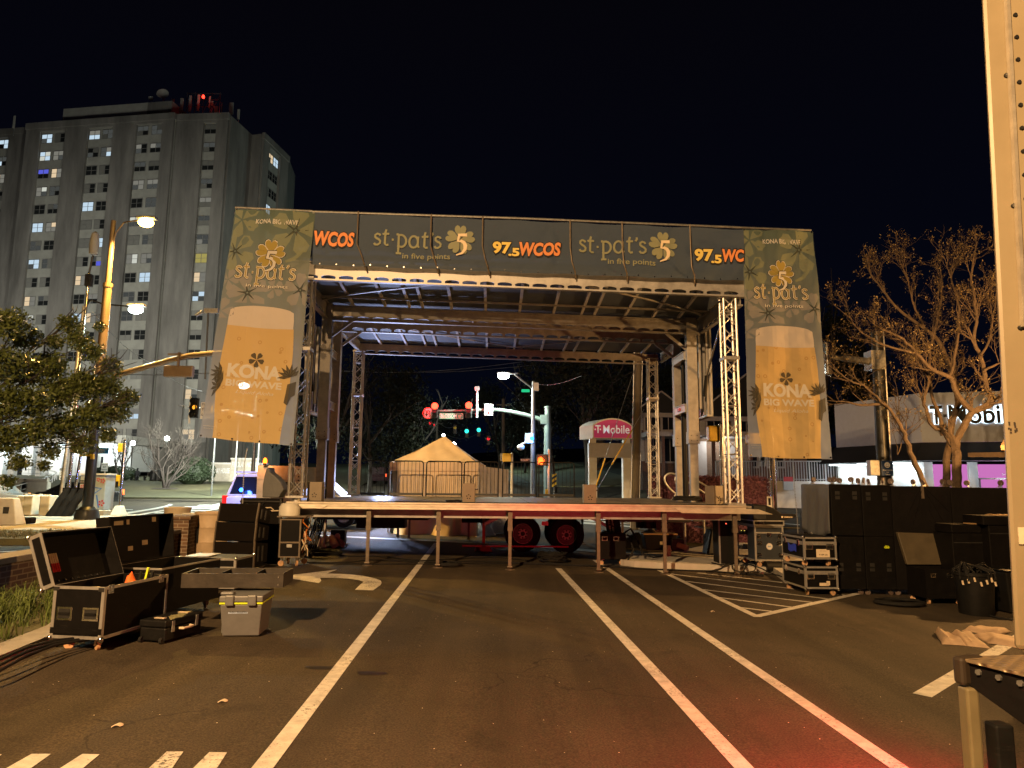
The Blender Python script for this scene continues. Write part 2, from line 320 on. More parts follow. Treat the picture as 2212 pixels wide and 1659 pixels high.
def glyphs(body,bold,shear,spacing):
    k=(body,bold,shear,spacing)
    if k in _gl: return _gl[k]
    cu=bpy.data.curves.new('t','FONT'); cu.body=body; cu.offset=bold; cu.shear=shear; cu.space_character=spacing; cu.resolution_u=3
    ob=bpy.data.objects.new('t',cu); COL.objects.link(ob); bpy.context.view_layer.update()
    me=bpy.data.meshes.new_from_object(ob.evaluated_get(bpy.context.evaluated_depsgraph_get()))
    V=[(v.co.x,v.co.y) for v in me.vertices]; Fc=[tuple(p.vertices) for p in me.polygons]
    bpy.data.objects.remove(ob); bpy.data.curves.remove(cu); bpy.data.meshes.remove(me)
    _gl[k]=(V,Fc); return _gl[k]
def tag(o,label,cat,group=None,kind=None):
    if label: o['label']=label
    if cat: o['category']=cat
    if group: o['group']=group
    if kind: o['kind']=kind
    return o
def thing(name,label,cat,loc=(0,0,0),rz=0,group=None):
    o=bpy.data.objects.new(name,None); COL.objects.link(o); o.location=loc; o.rotation_euler=(0,0,rz); o.empty_display_size=.2
    return tag(o,label,cat,group)
def struct(o): o['kind']='structure'; return o
def dup(root,loc,rz=None,label=None,scale=None):
    r=root.copy(); COL.objects.link(r); r.location=loc
    if rz is not None: r.rotation_euler=(0,0,rz)
    if scale: r.scale=(scale,)*3
    if label: r['label']=label
    for ch in list(root.children):
        c=ch.copy(); COL.objects.link(c); c.parent=r
        for g in list(ch.children):
            d=g.copy(); COL.objects.link(d); d.parent=c
    return r
def plane_fn(o,ex,ey): 
    o=Vector(o); ex=Vector(ex); ey=Vector(ey)
    return lambda x,y: o+ex*x+ey*y
def arc(cx,cy,r,a0,a1,n=10,ry=None): 
    ry=r if ry is None else ry
    return [(cx+r*math.cos(R_(a0+(a1-a0)*k/n)),cy+ry*math.sin(R_(a0+(a1-a0)*k/n))) for k in range(n+1)]
# ================================================================ GROUND
def lin(a,b,st): 
    n=int(round((b-a)/st)); return [a+i*st for i in range(n+1)]
XS=[-400,-280,-200,-150,-120,-99,-81]+lin(-60,60,1.5)+[81,99,120,150,200,280,400]
YS=[-120,-60,-30]+lin(-12,159,1.5)+[180,240,320,450,700]
g=MB()
for y in YS:
    for x in XS: g.v.append((x,y,gz(x,y)))
nx=len(XS)
for j in range(len(YS)-1):
    for i in range(nx-1): q=j*nx+i; g.f.append((q,q+1,q+nx+1,q+nx)); g.m.append(0)
struct(g.build('asphalt_ground','asphalt',fixn=False))
def drape(name,poly,mt,dz,kind='structure',parent=None,split=True):
    b=bmesh.new(); vs=[b.verts.new((p[0],p[1],0)) for p in poly]; b.faces.new(vs)
    xs=[p[0] for p in poly]; ys=[p[1] for p in poly]
    bmesh.ops.triangulate(b,faces=b.faces)
    for X in XS:
        if min(xs)<X<max(xs): bmesh.ops.bisect_plane(b,geom=b.verts[:]+b.edges[:]+b.faces[:],plane_co=(X,0,0),plane_no=(1,0,0))
    for Y in YS:
        if min(ys)<Y<max(ys): bmesh.ops.bisect_plane(b,geom=b.verts[:]+b.edges[:]+b.faces[:],plane_co=(0,Y,0),plane_no=(0,1,0))
    for v in b.verts: v.co.z=gz(v.co.x,v.co.y)+dz
    for f in b.faces:
        f.normal_update()
        if f.normal.z<0: f.normal_flip()
    m=MB(); m.v=[tuple(v.co) for v in b.verts]
    b.verts.index_update(); m.f=[tuple(v.index for v in f.verts) for f in b.faces]; m.m=[0]*len(m.f); b.free()
    if name is None: return m
    o=m.build(name,mt,parent,fixn=False); o['kind']=kind; return o
def slab(name,poly,mt,h,kind='structure'):   # raised island with a kerb face
    m=drape(None,poly,mt,h); n=len(poly)
    for i in range(n):
        a,b=poly[i],poly[(i+1)%n]; k=max(1,int((Vector(a[:2])-Vector(b[:2])).length/1.5))
        for j in range(k):
            p=[a[0]+(b[0]-a[0])*j/k,a[1]+(b[1]-a[1])*j/k]; q=[a[0]+(b[0]-a[0])*(j+1)/k,a[1]+(b[1]-a[1])*(j+1)/k]
            m.face([(p[0],p[1],gz(*p)-.1),(q[0],q[1],gz(*q)-.1),(q[0],q[1],gz(*q)+h),(p[0],p[1],gz(*p)+h)])
    o=m.build(name,mt); o['kind']=kind; return o
# ---- painted markings: one mesh per painted piece
def strip(pa,pb,wd,ea=0,eb=0,dz=.005,name='lane_line',mt='paint_line'):
    a=Vector(G(*pa)[:2]); b=Vector(G(*pb)[:2]); d=(b-a).normalized(); a-=d*ea; b+=d*eb; q=Vector((-d.y,d.x))*wd/2
    return drape(name,[a-q,b-q,b+q,a+q],mt,dz)
strip((604,1612),(936,1182),.125,2.2,1.2)
strip((1596,1648),(1206,1228),.125,2.2,0)
strip((1925,1648),(1311,1228),.125,2.2,1.6)
S_=lambda L:[G(*p) for p in L]
arrow=[(45,738),(130,712),(500,668),(410,702),(600,708),(720,722),(830,745),(880,765),(888,785),(875,805),(812,850),(655,845),(700,800),(730,775),(690,760),(600,748),(470,740),(350,740),(360,765),(340,787)]
drape('turn_arrow',S_([Q('c4',*p) for p in arrow]),'paint_line',.005)
strip((690,1157),(1160,1179),.42,0,.2,name='stop_line',mt='paint_blue'); strip((1160,1180),(1320,1192),.3,-.25,1,name='stop_line',mt='paint_blue')
ap=(1634,1332)
strip((1426,1233),ap,.115,.3,.05,name='hatch_outline'); strip(ap,(1834,1287),.12,.0,.6,name='hatch_outline',dz=.0055)
for a,b in (((1310,705),(2212,815)),((1450,770),(2212,865)),((1590,842),(2212,915)),((1740,912),(2212,975)),((1890,996),(2212,1035))):
    A2=Vector(GQ('c5',*a)); B2=Vector(GQ('c5',*b)); d=(B2-A2).normalized()
    # run on until the right hand outline
    P=Vector(G(*ap)); D=(Vector(G(1834,1287))-P); den=d.x*D.y-d.y*D.x; t=((P.x-A2.x)*D.y-(P.y-A2.y)*D.x)/den
    B3=A2+d*t; q=Vector((-d.y,d.x,0))*.04
    drape('hatch_line',[A2-q,B3-q,B3+q,A2+q],'paint_line',.0045)
strip(Q('c5',1550,697),Q('b6',910,1365),.10,0,.4,name='kerb_line')
strip((1992,1503),(2210,1372),.15,0,2.5,name='bay_line')
for pl in ([(68,1630),(110,1630),(40,1680),(-20,1680)],[(178,1630),(215,1631),(150,1685),(92,1685)],[(360,1625),(396,1625),(352,1690),(290,1690)],[(452,1626),(490,1627),(450,1690),(388,1690)],[(-30,1630),(4,1631),(-70,1685),(-120,1685)]):
    drape('crossing_bar',S_(pl),'paint_line',.0045)
# ---- far side of the junction
def dp(name,z,pts,mt='paint_blue',dz=.012): return drape(name,[GQ(z,*p) for p in pts],mt,dz)
dp('crossing_line','a2',[(720,1562),(1195,1462),(1170,1458),(720,1540)])
dp('crossing_line','a2',[(850,1562),(1210,1492),(1540,1456),(1540,1449),(1205,1485),(800,1562)])
dp('crossing_line','a2',[(1190,1560),(1545,1484),(1545,1476),(1150,1560)])
for k,(xa,xb,y) in enumerate([(1360,1540,1467),(1260,1530,1478),(1200,1490,1490),(1140,1430,1504),(1060,1360,1519),(980,1290,1535),(905,1230,1552)]):
    dp('crossing_bar','a2',[(xa,y+4),(xb,y+4),(xb+20,y-3),(xa+20,y-3)],dz=.016)
for pts in ([(575,1170),(590,1158),(1000,1192),(1000,1200)],[(590,1150),(610,1141),(1000,1170),(1000,1180)],[(680,1135),(700,1128),(900,1147),(990,1158),(980,1164)],[(0,1335),(0,1325),(700,1378),(700,1395)]):
    dp('crossing_bar','a7',pts)
dp('street_line','a3',[(0,500),(240,470),(240,462),(0,488)],'paint_line'); dp('street_line','a3',[(0,412),(230,402),(230,398),(0,406)],'paint_line')
dp('street_line','b3',[(1240,1125),(1560,1138),(1560,1132),(1240,1119)])
dp('street_line','b6',[(770,668),(1095,690),(1095,682),(770,660)]); dp('street_line','b6',[(790,718),(1095,728),(1095,722),(790,711)],M['yellow'])
# sidewalk with the light pole, grass strip
sw=[G(-500,1112),G(425,1119),G(500,1135),G(430,1160),G(250,1163),G(-500,1166)]
slab('sidewalk',sw,'concrete',.13)
slab('verge',[G(-500,1146,.13),G(170,1146,.13),G(285,1152,.13),G(275,1163,.13),G(-500,1170,.13)],'grass',.15)
slab('kerb_strip',[(-4.72,4.5),(-4.42,5),(-4.36,6.4),(-4.5,7.6),(-5.1,9.0),(-6.3,10.6),(-6.35,10.35),(-5.3,8.9),(-4.76,7.6),(-4.62,6.4)],'concrete',.11)
slab('planting_bed',[(-6.05,4.5),(-4.72,4.5),(-4.62,6.4),(-4.76,7.6),(-5.3,8.9),(-6.35,10.35)],'grass',.07)
slab('lawn',[G(-900,1079),G(-200,1079),G(228,1077),G(500,1079),G(690,1074),G(752,1061),G(840,1026),G(930,995),Vector((-9,150,0)),Vector((-60,190,0)),Vector((-200,190,0)),Vector((-200,70,0))],'grass',.12)
slab('far_verge',[G(1068,985),G(1100,1020),G(1160,1050),G(1300,1052),G(1420,1050),Vector((12,150,0)),Vector((-2,150,0))],'grass',.12)
# traffic island under the right end of the stage
isl=[GQ('c5',*p) for p in [(878,628),(1000,645),(1260,662),(1800,684),(2212,702)]]+[GQ('b6',910,1348),GQ('b6',1300,1400)]
e=isl[-1]; isl+= [Vector((e.x+1.2,e.y+2.5,0)),Vector((9.5,22,0)),Vector((6.5,22.5,0))]+[GQ('c5',*p,dz=.13) for p in [(1330,515),(1150,520),(985,528),(935,548),(905,580)]]
slab('traffic_island',isl,'concrete_pale',.13)
# driveway of the tower on the far left
drape('driveway',[G(-300,1062),G(-300,1040),G(20,1036),G(110,1040),G(85,1062),G(20,1066)],'concrete_pale',.14)
drape('driveway_road',[G(-300,1058),G(-300,1044),G(10,1040),G(55,1048),G(30,1058)],'asphalt',.16)
# dark wooded hill behind everything
hb=MB()
for j in range(9):
    for i in range(41):
        x=-500+i*30; y=170+j*26; z=6+j*2.0+3*math.sin(i*.7+j)+4*math.sin(i*.31)
        if x<-20: z*=.6
        hb.v.append((x,y+abs(x)*.05,z-1.5 if j else -2))
for j in range(8):
    for i in range(40): q=j*41+i; hb.f.append((q,q+1,q+42,q+41)); hb.m.append(0)
struct(hb.build('hill',mat('hill_soil',(.02,.022,.015),.95,var=.4,scale=.05)))
# ================================================================ LOW BRICK WALL AND PILLAR, DRUMS
t=thing('brick_wall','low brown brick wall with stone coping beside the open road cases','wall',(-6.1,4,0))
m=MB(); m.hexa([(-.15,0,0),(.15,0,0),(-.55,10.9,0),(-.85,10.9,0)],[(-.15,0,.66),(.15,0,.66),(-.55,10.9,.66),(-.85,10.9,.66)]); m.build('wall_body','brick',t)
m=MB(); m.hexa([(-.2,0,.66),(.2,0,.66),(-.5,10.9,.66),(-.9,10.9,.66)],[(-.2,0,.74),(.2,0,.74),(-.5,10.9,.74),(-.9,10.9,.74)]); m.build('coping','concrete',t,bevel=.01)
pl=Vector(G(383,1206))
t=thing('brick_pillar','square brick pillar at the end of the low wall, in front of the pale drums','pillar',pl,.12)
MB().box(-.25,.25,-.25,.25,0,.78).build('shaft','brick',t); MB().box(-.29,.29,-.29,.29,.78,.86).build('cap','brick',t,bevel=.01)
def drum(px,Y,r,h,mt,label,name='plastic_drum'):
    p=A(px,1115,Y); p.z=gz(p.x,Y)
    t=thing(name,label,'barrel',p,group='pale drums behind the brick pillar')
    MB().lathe((0,0,0),[(r*.94,0),(r,.03),(r,h*.31),(r*1.03,h*.33),(r,h*.35),(r,h*.64),(r*1.03,h*.66),(r,h*.68),(r,h*.93),(r*1.04,h*.95),(r*1.04,h),(r*.96,h),(r*.95,h-.03),(.02,h-.03)],28).build('body',mt,t,smooth=True)
    MB().cyl((r*.5,0,h-.03),(r*.5,0,h-.005),.05,n=12).build('bung',mt,t)
    return t
drum(420,15.6,.25,.86,'white_plastic','white plastic drum just right of the brick pillar')
d=drum(458,15.3,.33,.92,mat('drum_tan',(.50,.38,.25),.6,var=.15),'big tan drum with a black strip, between white drum and speaker stack')
MB().box(-.17,-.12,-.335,-.325,.3,.62).build('black_strip','black',d)
drum(383,16.6,.28,.93,mat('drum_cream',(.5,.42,.3),.6,var=.15),'cream drum half hidden behind the brick pillar')
# grass growing in the bed
def tuft(mb,x,y,z,n,h,sp):
    for k in range(n):
        a=random.uniform(0,6.28); r=random.uniform(0,sp); x0=x+math.cos(a)*r; y0=y+math.sin(a)*r; hh=h*random.uniform(.5,1.1); a2=random.uniform(0,6.28); l=hh*random.uniform(.4,1.1); w=.006
        dx,dy=math.cos(a2),math.sin(a2); q=(-dy*w,dx*w)
        P=[(x0,y0,z),(x0+dx*l*.3,y0+dy*l*.3,z+hh*.65),(x0+dx*l*.7,y0+dy*l*.7,z+hh*.9),(x0+dx*l,y0+dy*l,z+hh*.75)]
        for i in range(3):
            wa=1-.3*i; wb=1-.3*(i+1)
            mb.face([(P[i][0]-q[0]*wa,P[i][1]-q[1]*wa,P[i][2]),(P[i][0]+q[0]*wa,P[i][1]+q[1]*wa,P[i][2]),(P[i+1][0]+q[0]*wb,P[i+1][1]+q[1]*wb,P[i+1][2]),(P[i+1][0]-q[0]*wb,P[i+1][1]-q[1]*wb,P[i+1][2])])
m=MB()
for k in range(70):
    x=random.uniform(-5.8,-4.75); y=random.uniform(6.2,9.6); tuft(m,x,y,gz(x,y)+.06,26,.34,.13)
tag(m.build('tall_grass','leaf_grass',fixn=False),'long green grass growing between low brick wall and kerb','grass',kind='stuff')
m=MB()
for k in range(420):
    u=random.random(); v=random.random(); p=G(-120+u*390,1148+v*14,.15); tuft(m,p.x,p.y,p.z,9,.10,.18)
tag(m.build('verge_grass','dry_grass',fixn=False),'patchy dry grass on the strip in front of the light pole','grass',kind='stuff')
# hoses lying over the kerb at the lower left
m=MB()
for k in range(3):
    pts=[G(-60+0*k,1500-14*k,.03),G(0,1448-12*k,.13),G(60,1415-9*k,.15),G(120,1393-5*k,.14),G(190,1382-3*k,.10),G(215,1372,.03)]
    sm=[]
    for i in range(len(pts)-1):
        for q in range(5): sm.append(pts[i].lerp(pts[i+1],q/5))
    sm.append(pts[-1]); m.tube(sm,.013,7)
tag(m.build('cable_bundle','rubber',smooth=True),'three black cables running over the concrete kerb at lower left','cable')

for i,(px,py,l) in enumerate([(480,1517,'small pale dry leaf lying on the asphalt left of the lane line'),(1540,1322,'scrap of litter near the hatched corner'),(252,1570,'tiny pale scrap of paper at the lower left')]):
    p=G(px,py,.004); tag(MB().grid(lambda a,b:(p.x+.07*(a-.5)*(1-.6*abs(b-.5)),p.y+.05*(b-.5)+.02*a,p.z+.012*math.sin(a*3.1)+.004),5,5).build('litter_scrap','print_cream',sol=.002),l,'litter')
for k,(px,py) in enumerate([(690,1442),(800,1454)]):
    p=G(px,py,.003); pts=[(p.x+math.cos(q)*.13*(1+.2*math.sin(q*3+k)),p.y+math.sin(q)*.07*(1+.2*math.cos(q*2))) for q in [i*.42 for i in range(15)]]
    drape('oil_stain',pts,mat('oil_stain',(.009,.007,.006),.35,var=.3) if k==0 else bpy.data.materials['oil_stain'],.003)
# ================================================================ MOBILE STAGE
SO=Vector((-2.85,14.4,0)); SA=R_(1.5); SU=Vector((math.cos(SA),math.sin(SA),0)); SV=Vector((-SU.y,SU.x,0))
def LS(px,py,v):      # pixel -> stage (u,v,z) on the upright plane v metres behind the front edge
    d=ray(px,py); o=SO+SV*v; t=(o.x*SV.x+o.y*SV.y)/(d.x*SV.x+d.y*SV.y)
    p=Vector((d.x*t,d.y*t,0))-SO; return Vector((p.dot(SU),v,EYE+d.z*t))
def SW(u,v,z): return SO+SU*u+SV*v+Vector((0,0,z))
def gs(u,v): p=SW(u,v,0); return gz(p.x,p.y)
def tl(u): return -.024*(u-3)
stage=thing('mobile_stage','large aluminium trailer stage with folding roof standing in the car park','stage',SO,SA)
DZ=1.30
wood=mat('deck_board',(.20,.18,.15),.5,var=.35,scale=4,stretch=(1,1,1),bump=.1)
MB().box(-1.70,7.75,.06,7.75,DZ-.05,DZ).build('deck',wood,stage)
m=MB()
for v in [.9+i*.95 for i in range(8)]: m.box(-1.7,7.75,v,v+.012,DZ+.0005,DZ+.003)
for u in [-.4+i*1.22 for i in range(7)]: m.box(u,u+.012,.08,7.7,DZ+.0035,DZ+.006)
m.build('deck_seam','black',stage)
m=MB(); m.box(-1.62,7.62,0,.05,DZ-.12,DZ+.01).box(-1.62,7.62,-.02,-.001,DZ-.02,DZ+.012).box(-1.62,7.62,-.015,-.001,DZ-.125,DZ-.105).box(-1.62,7.62,-.012,-.001,DZ-.07,DZ-.06)
m.build('deck_edge','alu_edge',stage)
m=MB(); m.hexa([(-1.95,-.02,DZ-.09),(-.9,-.035,DZ-.125),(-.9,.04,DZ-.125),(-1.95,.04,DZ-.09)],[(-1.75,-.02,DZ-.02),(-.8,-.035,DZ-.055),(-.8,.04,DZ-.055),(-1.75,.04,DZ-.02)])
m.build('edge_rail','alu_edge',stage,bevel=.004)
m=MB(); m.hexa([(6.3,-.03,DZ-.15),(8.15,-.03,DZ-.16),(8.15,.05,DZ-.16),(6.3,.05,DZ-.15)],[(6.15,-.03,DZ-.05),(7.85,-.03,DZ-.06),(7.85,.05,DZ-.06),(6.15,.05,DZ-.05)])
m.build('edge_rail','alu_edge',stage,bevel=.004)
m=MB(); m.box(-1.6,7.6,.3,.42,DZ-.30,DZ-.052).box(-1.6,7.6,7.3,7.4,DZ-.3,DZ-.052)
for u in [-1.4+i*1.28 for i in range(8)]: m.box(u,u+.07,.43,7.28,DZ-.2,DZ-.053)
m.build('deck_frame','alu_dull',stage)
def leg(px,py,v,rear=False):
    u=LS(px,py,v)[0]; g0=gs(u,v); m=MB()
    m.box(u-.045,u+.045,v-.03,v+.03,.78,DZ-.06).box(u-.032,u+.032,v-.022,v+.022,g0+.03,.80).box(u-.05,u+.05,v-.036,v+.036,.76,.84)
    m.cyl((u,v,g0+.0),(u,v,g0+.015),.10,n=12).cyl((u-.05,v-.04,g0+.06),(u+.05,v-.04,g0+.06),.018,n=8)
    m.build('leg','leg_paint',stage)
for px,py in [(793,1222),(945,1227),(1101,1230),(1293,1232),(1437,1240),(1591,1245)]: leg(px,py,.12)
for px in (883,859,1258,1012,1345,1412): leg(px,1180,7.0)
# --- lattice towers
def lattice(u,v,z0,z1,w=.26,n=13):
    m=MB(); C=[(u-w/2,v-w/2),(u+w/2,v-w/2),(u+w/2,v+w/2),(u-w/2,v+w/2)]
    for c in C: m.cyl((*c,z0),(*c,z1),.027,n=8)
    dz=(z1-z0)/n
    for k in range(n):
        a=z0+k*dz; b=a+dz
        for i in range(4):
            p,q=C[i],C[(i+1)%4]
            if k%2: p,q=q,p
            m.cyl((*p,a+.03),(*q,b-.03),.011,n=6,caps=False)
            if k%2==0 and i in(0,2): m.cyl((*q,a+.03),(*p,b-.03),.011,n=6,caps=False)
            if k%3==0: m.cyl((*p,a),(*q,a),.013,n=6,caps=False)
    zc=z0+3.02
    m.box(u-w/2-.035,u+w/2+.035,v-w/2-.035,v+w/2+.035,zc-.035,zc+.035)
    m.box(u-w/2-.05,u+w/2+.05,v-w/2-.05,v+w/2+.05,z0-.04,z0).box(u-w/2-.04,u+w/2+.04,v-w/2-.04,v+w/2+.04,z1,z1+.03)
    m.cyl((u,v,z0-.16),(u,v,z0-.04),.09,n=10)
    m.build('lattice_tower','alu',stage)
lattice(-1.50,.28,DZ+.12,5.86+tl(-1.5)-.02); lattice(7.47,.28,DZ+.05,5.83+tl(7.47)-.02)
lattice(-1.72,7.45,DZ+.05,5.72); lattice(7.44,7.45,DZ+.05,5.62)
# --- arched box beams
def cell_beam(name,u0,u1,v,zb,zt,pitch=.37,along='u',mt='alu_dull',solid=.28,hole=.085):
    n=int((u1-u0-2*solid)/pitch); s=((u1-u0)-n*pitch)/2; pts=[(u0,zt),(u0,zb)]
    for k in range(n):
        a=u0+s+k*pitch+.035; b=a+pitch-.07
        pts+=[(a,zb),(a,zb+hole*.68)]+[(a+(b-a)*q/6,zb+hole*.68+hole*.32*math.sin(math.pi*q/6)**.6) for q in range(1,6)]+[(b,zb+hole*.68),(b,zb)]
    pts+=[(u1,zb),(u1,zt)]
    T=(lambda u:0) if along=='v' else tl
    m=MB()
    def add(poly,y0,y1):
        i=len(m.v); N=len(poly)
        f3=(lambda p,y:(p[0],y,p[1]+T(p[0]))) if along=='u' else (lambda p,y:(y,p[0],p[1]))
        m.v+=[f3(p,y0) for p in poly]+[f3(p,y1) for p in poly]
        m.f+=[tuple(range(i,i+N)),tuple(i+2*N-1-k for k in range(N))]+[(i+(k+1)%N,i+k,i+N+k,i+N+(k+1)%N) for k in range(N)]; m.m+=[0]*(N+2)
    add(pts,v-.012,v+.012)
    if along=='u':
        m.bar((u0,v,zb-.02+T(u0)),(u1,v,zb-.02+T(u1)),.11,.035).bar((u0,v,zt+.012+T(u0)),(u1,v,zt+.012+T(u1)),.12,.03).bar((u0,v-.014,zt-.07+T(u0)),(u1,v-.014,zt-.07+T(u1)),.006,.008)
    else: m.bar((v,u0,zb-.02),(v,u1,zb-.02),.11,.035).bar((v,u0,zt+.012),(v,u1,zt+.012),.12,.03)
    m.build(name,mt,stage)
cell_beam('front_beam',-1.9,8.0,.10,5.82,6.16)
cell_beam('middle_beam',-1.80,7.62,3.0,5.62,5.93)
cell_beam('middle_beam',-1.80,7.62,4.2,5.60,5.92)
cell_beam('rear_beam',-1.9,7.65,7.5,5.60,5.86)
cell_beam('side_beam',.2,7.4,-1.72,5.78,6.12,along='v'); cell_beam('side_beam',.2,7.4,7.72,5.55,5.90,along='v')
# --- roof skin: two leaves with rafters below
roofm=mat('roof_panel',(.07,.09,.135),.6,.0,var=.3,scale=.7)
def roof(name,v0,v1,z0,z1):
    m=MB(); m.hexa([(-1.9,v0,z0+tl(-1.9)),(7.9,v0,z0+tl(7.9)),(7.9,v1,z1+tl(7.9)),(-1.9,v1,z1+tl(-1.9))],[(-1.9,v0,z0+.04+tl(-1.9)),(7.9,v0,z0+.04+tl(7.9)),(7.9,v1,z1+.04+tl(7.9)),(-1.9,v1,z1+.04+tl(-1.9))])
    m.build(name,roofm,stage)
roof('roof_panel',.17,2.94,6.28,6.03); roof('roof_panel',3.06,4.14,6.05,6.05); roof('roof_panel',4.24,7.44,6.08,5.93)
rafm=mat('rafter_paint',(.50,.50,.54),.6,.1,var=.15)
rf=[-1.15,-.35,.25,.58,1.3,2.15,3.0,3.85,4.55,4.88,5.65,6.35,7.0]
for u in rf:
    u+=.1
    MB().bar((u,.2,6.235+tl(u)),(u,2.9,5.99+tl(u)),.065,.06).build('rafter',rafm,stage)
    MB().bar((u,4.3,6.04+tl(u)),(u,7.4,5.89+tl(u)),.06,.06).build('rafter',rafm,stage)
MB().bar((-1.8,2.25,6.005+tl(-1.8)),(7.7,2.25,6.005+tl(7.7)),.04,.045).build('purlin','alu_dull',stage)
def curve_bar(P,n=14,w=.05,h=.03):
    m=MB()
    for i in range(n):
        a=P(i/n); b=P((i+1)/n+.01); m.bar(a,b,w,h)
    m.build('cross_brace','alu_dull',stage)
lerp=lambda a,b,t:a+(b-a)*t
curve_bar(lambda t:(lerp(-1.75,3.2,t),lerp(2.5,.45,t**.8),lerp(5.97,6.17,t**.8)+tl(lerp(-1.75,3.2,t))))
curve_bar(lambda t:(lerp(7.55,3.4,t),lerp(2.5,.45,t**.8),lerp(5.97,6.17,t**.8)+tl(lerp(7.55,3.4,t))))
curve_bar(lambda t:(lerp(-1.7,3.3,t),lerp(4.4,7.2,t**.9),lerp(6.0,5.88,t)+tl(lerp(-1.7,3.3,t))),w=.045)
curve_bar(lambda t:(lerp(7.5,2.9,t),lerp(4.4,7.2,t**.9),lerp(6.0,5.88,t)+tl(lerp(7.5,2.9,t))),w=.03)
# --- masts
def mast(u,v,sgn):
    m=MB(); m.box(u-.125,u+.125,v-.10,v+.10,2.95,6.0+tl(u)).box(u-.14,u+.14,v-.12,v+.12,2.72,3.02)
    for a in(-.07,.07):
        for b in (2.8,2.92): m.cyl((u+a,v-.126,b),(u+a,v-.119,b),.012,n=8,m=1)
    o=m.build('mast_sleeve',['alu_dull','black'],stage,bevel=.006)
    MB().box(u-.10,u+.10,v-.075,v+.075,DZ+.0,2.72).build('mast_tube','alu_dull',stage,bevel=.004)
for u,s in ((-1.68,-1),(7.42,1)):
    mast(u,3.0,s); mast(u-(.02 if s<0 else .03),4.2,s)
    for z in (3.62,4.95): MB().box(u-.16,u+.02,3.10,4.1,z-.09,z+.09).box(u-.19,u+.05,3.08,4.12,z+.09,z+.105).box(u-.19,u+.05,3.08,4.12,z-.105,z-.09).build('mast_bracket','alu',stage)
    MB().box(u-.19-.003,u-.16,3.5,3.7,3.58,3.66).build('red_sticker','red_paint',stage)
    MB().cyl((u-.05,3.6,DZ),(u-.05,3.6,3.7),.075,n=14).cyl((u-.05,3.6,3.7),(u-.05,3.6,5.5),.05,n=12).tube([(u+.05,3.35,DZ+.1),(u+.06,3.33,2.4),(u-.02,3.42,3.4),(u+.04,3.35,4.4)],.03,8).build('lift_cylinder','black',stage,smooth=True)
    # corner gusset
    s2=-s
    MB().bar((u+s2*.12,3.0,5.2+tl(u)),(u+s2*.62,3.0,5.60+tl(u)),.05,.07).build('knee_brace','alu_dull',stage)
    MB().bar((u+s2*.12,4.2,5.2+tl(u)),(u+s2*.62,4.2,5.58+tl(u)),.05,.07).build('knee_brace','alu_dull',stage)
    # folded side deck hanging outboard
    uo=u+s*.42; m=MB()
    for v in (3.0,3.3,3.6,3.9,4.2): m.box(uo-.05,uo+.05,v-.04,v+.04,3.45,5.65)
    m.box(uo+s*.06-.02,uo+s*.06+.02,2.92,4.28,3.4,5.7).box(uo-.08,uo+.08,2.92,4.28,3.40,3.449)
    m.build('folded_side_panel','alu',stage)
    for v in (3.1,3.5,3.9): MB().box(uo-s*.18-.03,uo-s*.18+.03,v-.05,v+.05,3.6,5.55).build('panel_channel','alu',stage)
    MB().cyl((uo-s*.1,2.8,4.4),(u+s*.35,1.2,5.95+tl(u)),.028,n=8).cyl((uo-s*.1,2.8,4.4),(uo-s*.12,2.95,3.9),.045,n=8,m=1).build('gas_strut',['chrome','black'],stage)
# --- fascia poles that carry the banner
for px,top in ((775,458),(932,470),(1043,477),(1231,485),(1343,491),(1489,497)):
    p=LS(px,top,-.12); q=LS(px+4,585 if px<1000 else 600,-.12)
    MB().tube([(p[0],-.17,7.24+tl(p[0])*.9),(p[0],-.18,6.6),(q[0],-.18,6.32+tl(q[0])),(q[0]+.06,-.15,6.14+tl(q[0])),(q[0]+.10,-.0,6.0+tl(q[0]))],.015,8).build('banner_pole','leg_paint',stage,smooth=True)
MB().tube([(-1.4,.02,7.36),(3,.02,7.30),(7.7,.02,7.19)],.026,8).build('banner_rail','steel',stage,smooth=True)
for u,s in ((-3.02,-1),(9.25,1)):
    MB().tube([(-1.4 if s<0 else 7.7,.02,7.37 if s<0 else 7.19),(u,.02,7.42 if s<0 else 7.16)],.022,8).build('banner_rail','steel',stage,smooth=True)
# --- trailer running gear
m=MB(); m.box(-1.9,7.3,3.15,3.27,DZ-.33,DZ-.06).box(-1.9,7.3,4.75,4.87,DZ-.33,DZ-.06); m.build('trailer_frame','alu_dull',stage)
wc=[LS(*Q('a7',125,1252),3.35),LS(*Q('a7',465,1254),3.35)]
for c in wc:
    for v in (3.35,4.6):
        u=c[0]; z=.50+gs(u,v)
        R1=.45; w=.26
        o=MB().lathe((u,v,z),[(.26,0),(R1-.05,0),(R1-.01,.03),(R1,.07),(R1,w-.07),(R1-.01,w-.03),(R1-.05,w),(.26,w)],32,axis=(0,1,0)).build('wheel','rubber',stage,smooth=True)
        MB().cyl((u,v-.010,z),(u,v-.001,z),.235,n=28).build('rim','dark_metal',o)
        MB().tube([(u+.24*math.cos(k*.2618),v-.014,z+.24*math.sin(k*.2618)) for k in range(25)],.011,6).build('rim_edge','alu_dull',o,smooth=True)
        MB().lathe((u,v-.035,z),[(.03,0),(.12,.0),(.135,.012),(.135,.03)],24,axis=(0,1,0)).build('hub','alu_dull',o,smooth=True)
        m=MB()
        for k in range(8): a=k*math.pi/4; m.cyl((u+math.cos(a)*.10,v-.040,z+math.sin(a)*.10),(u+math.cos(a)*.10,v-.034,z+math.sin(a)*.10),.022,n=8)
        m.cyl((u,v-.05,z),(u,v-.034,z),.055,n=16); m.build('wheel_nut','black',o)
ua,ub=wc[0][0],wc[1][0]
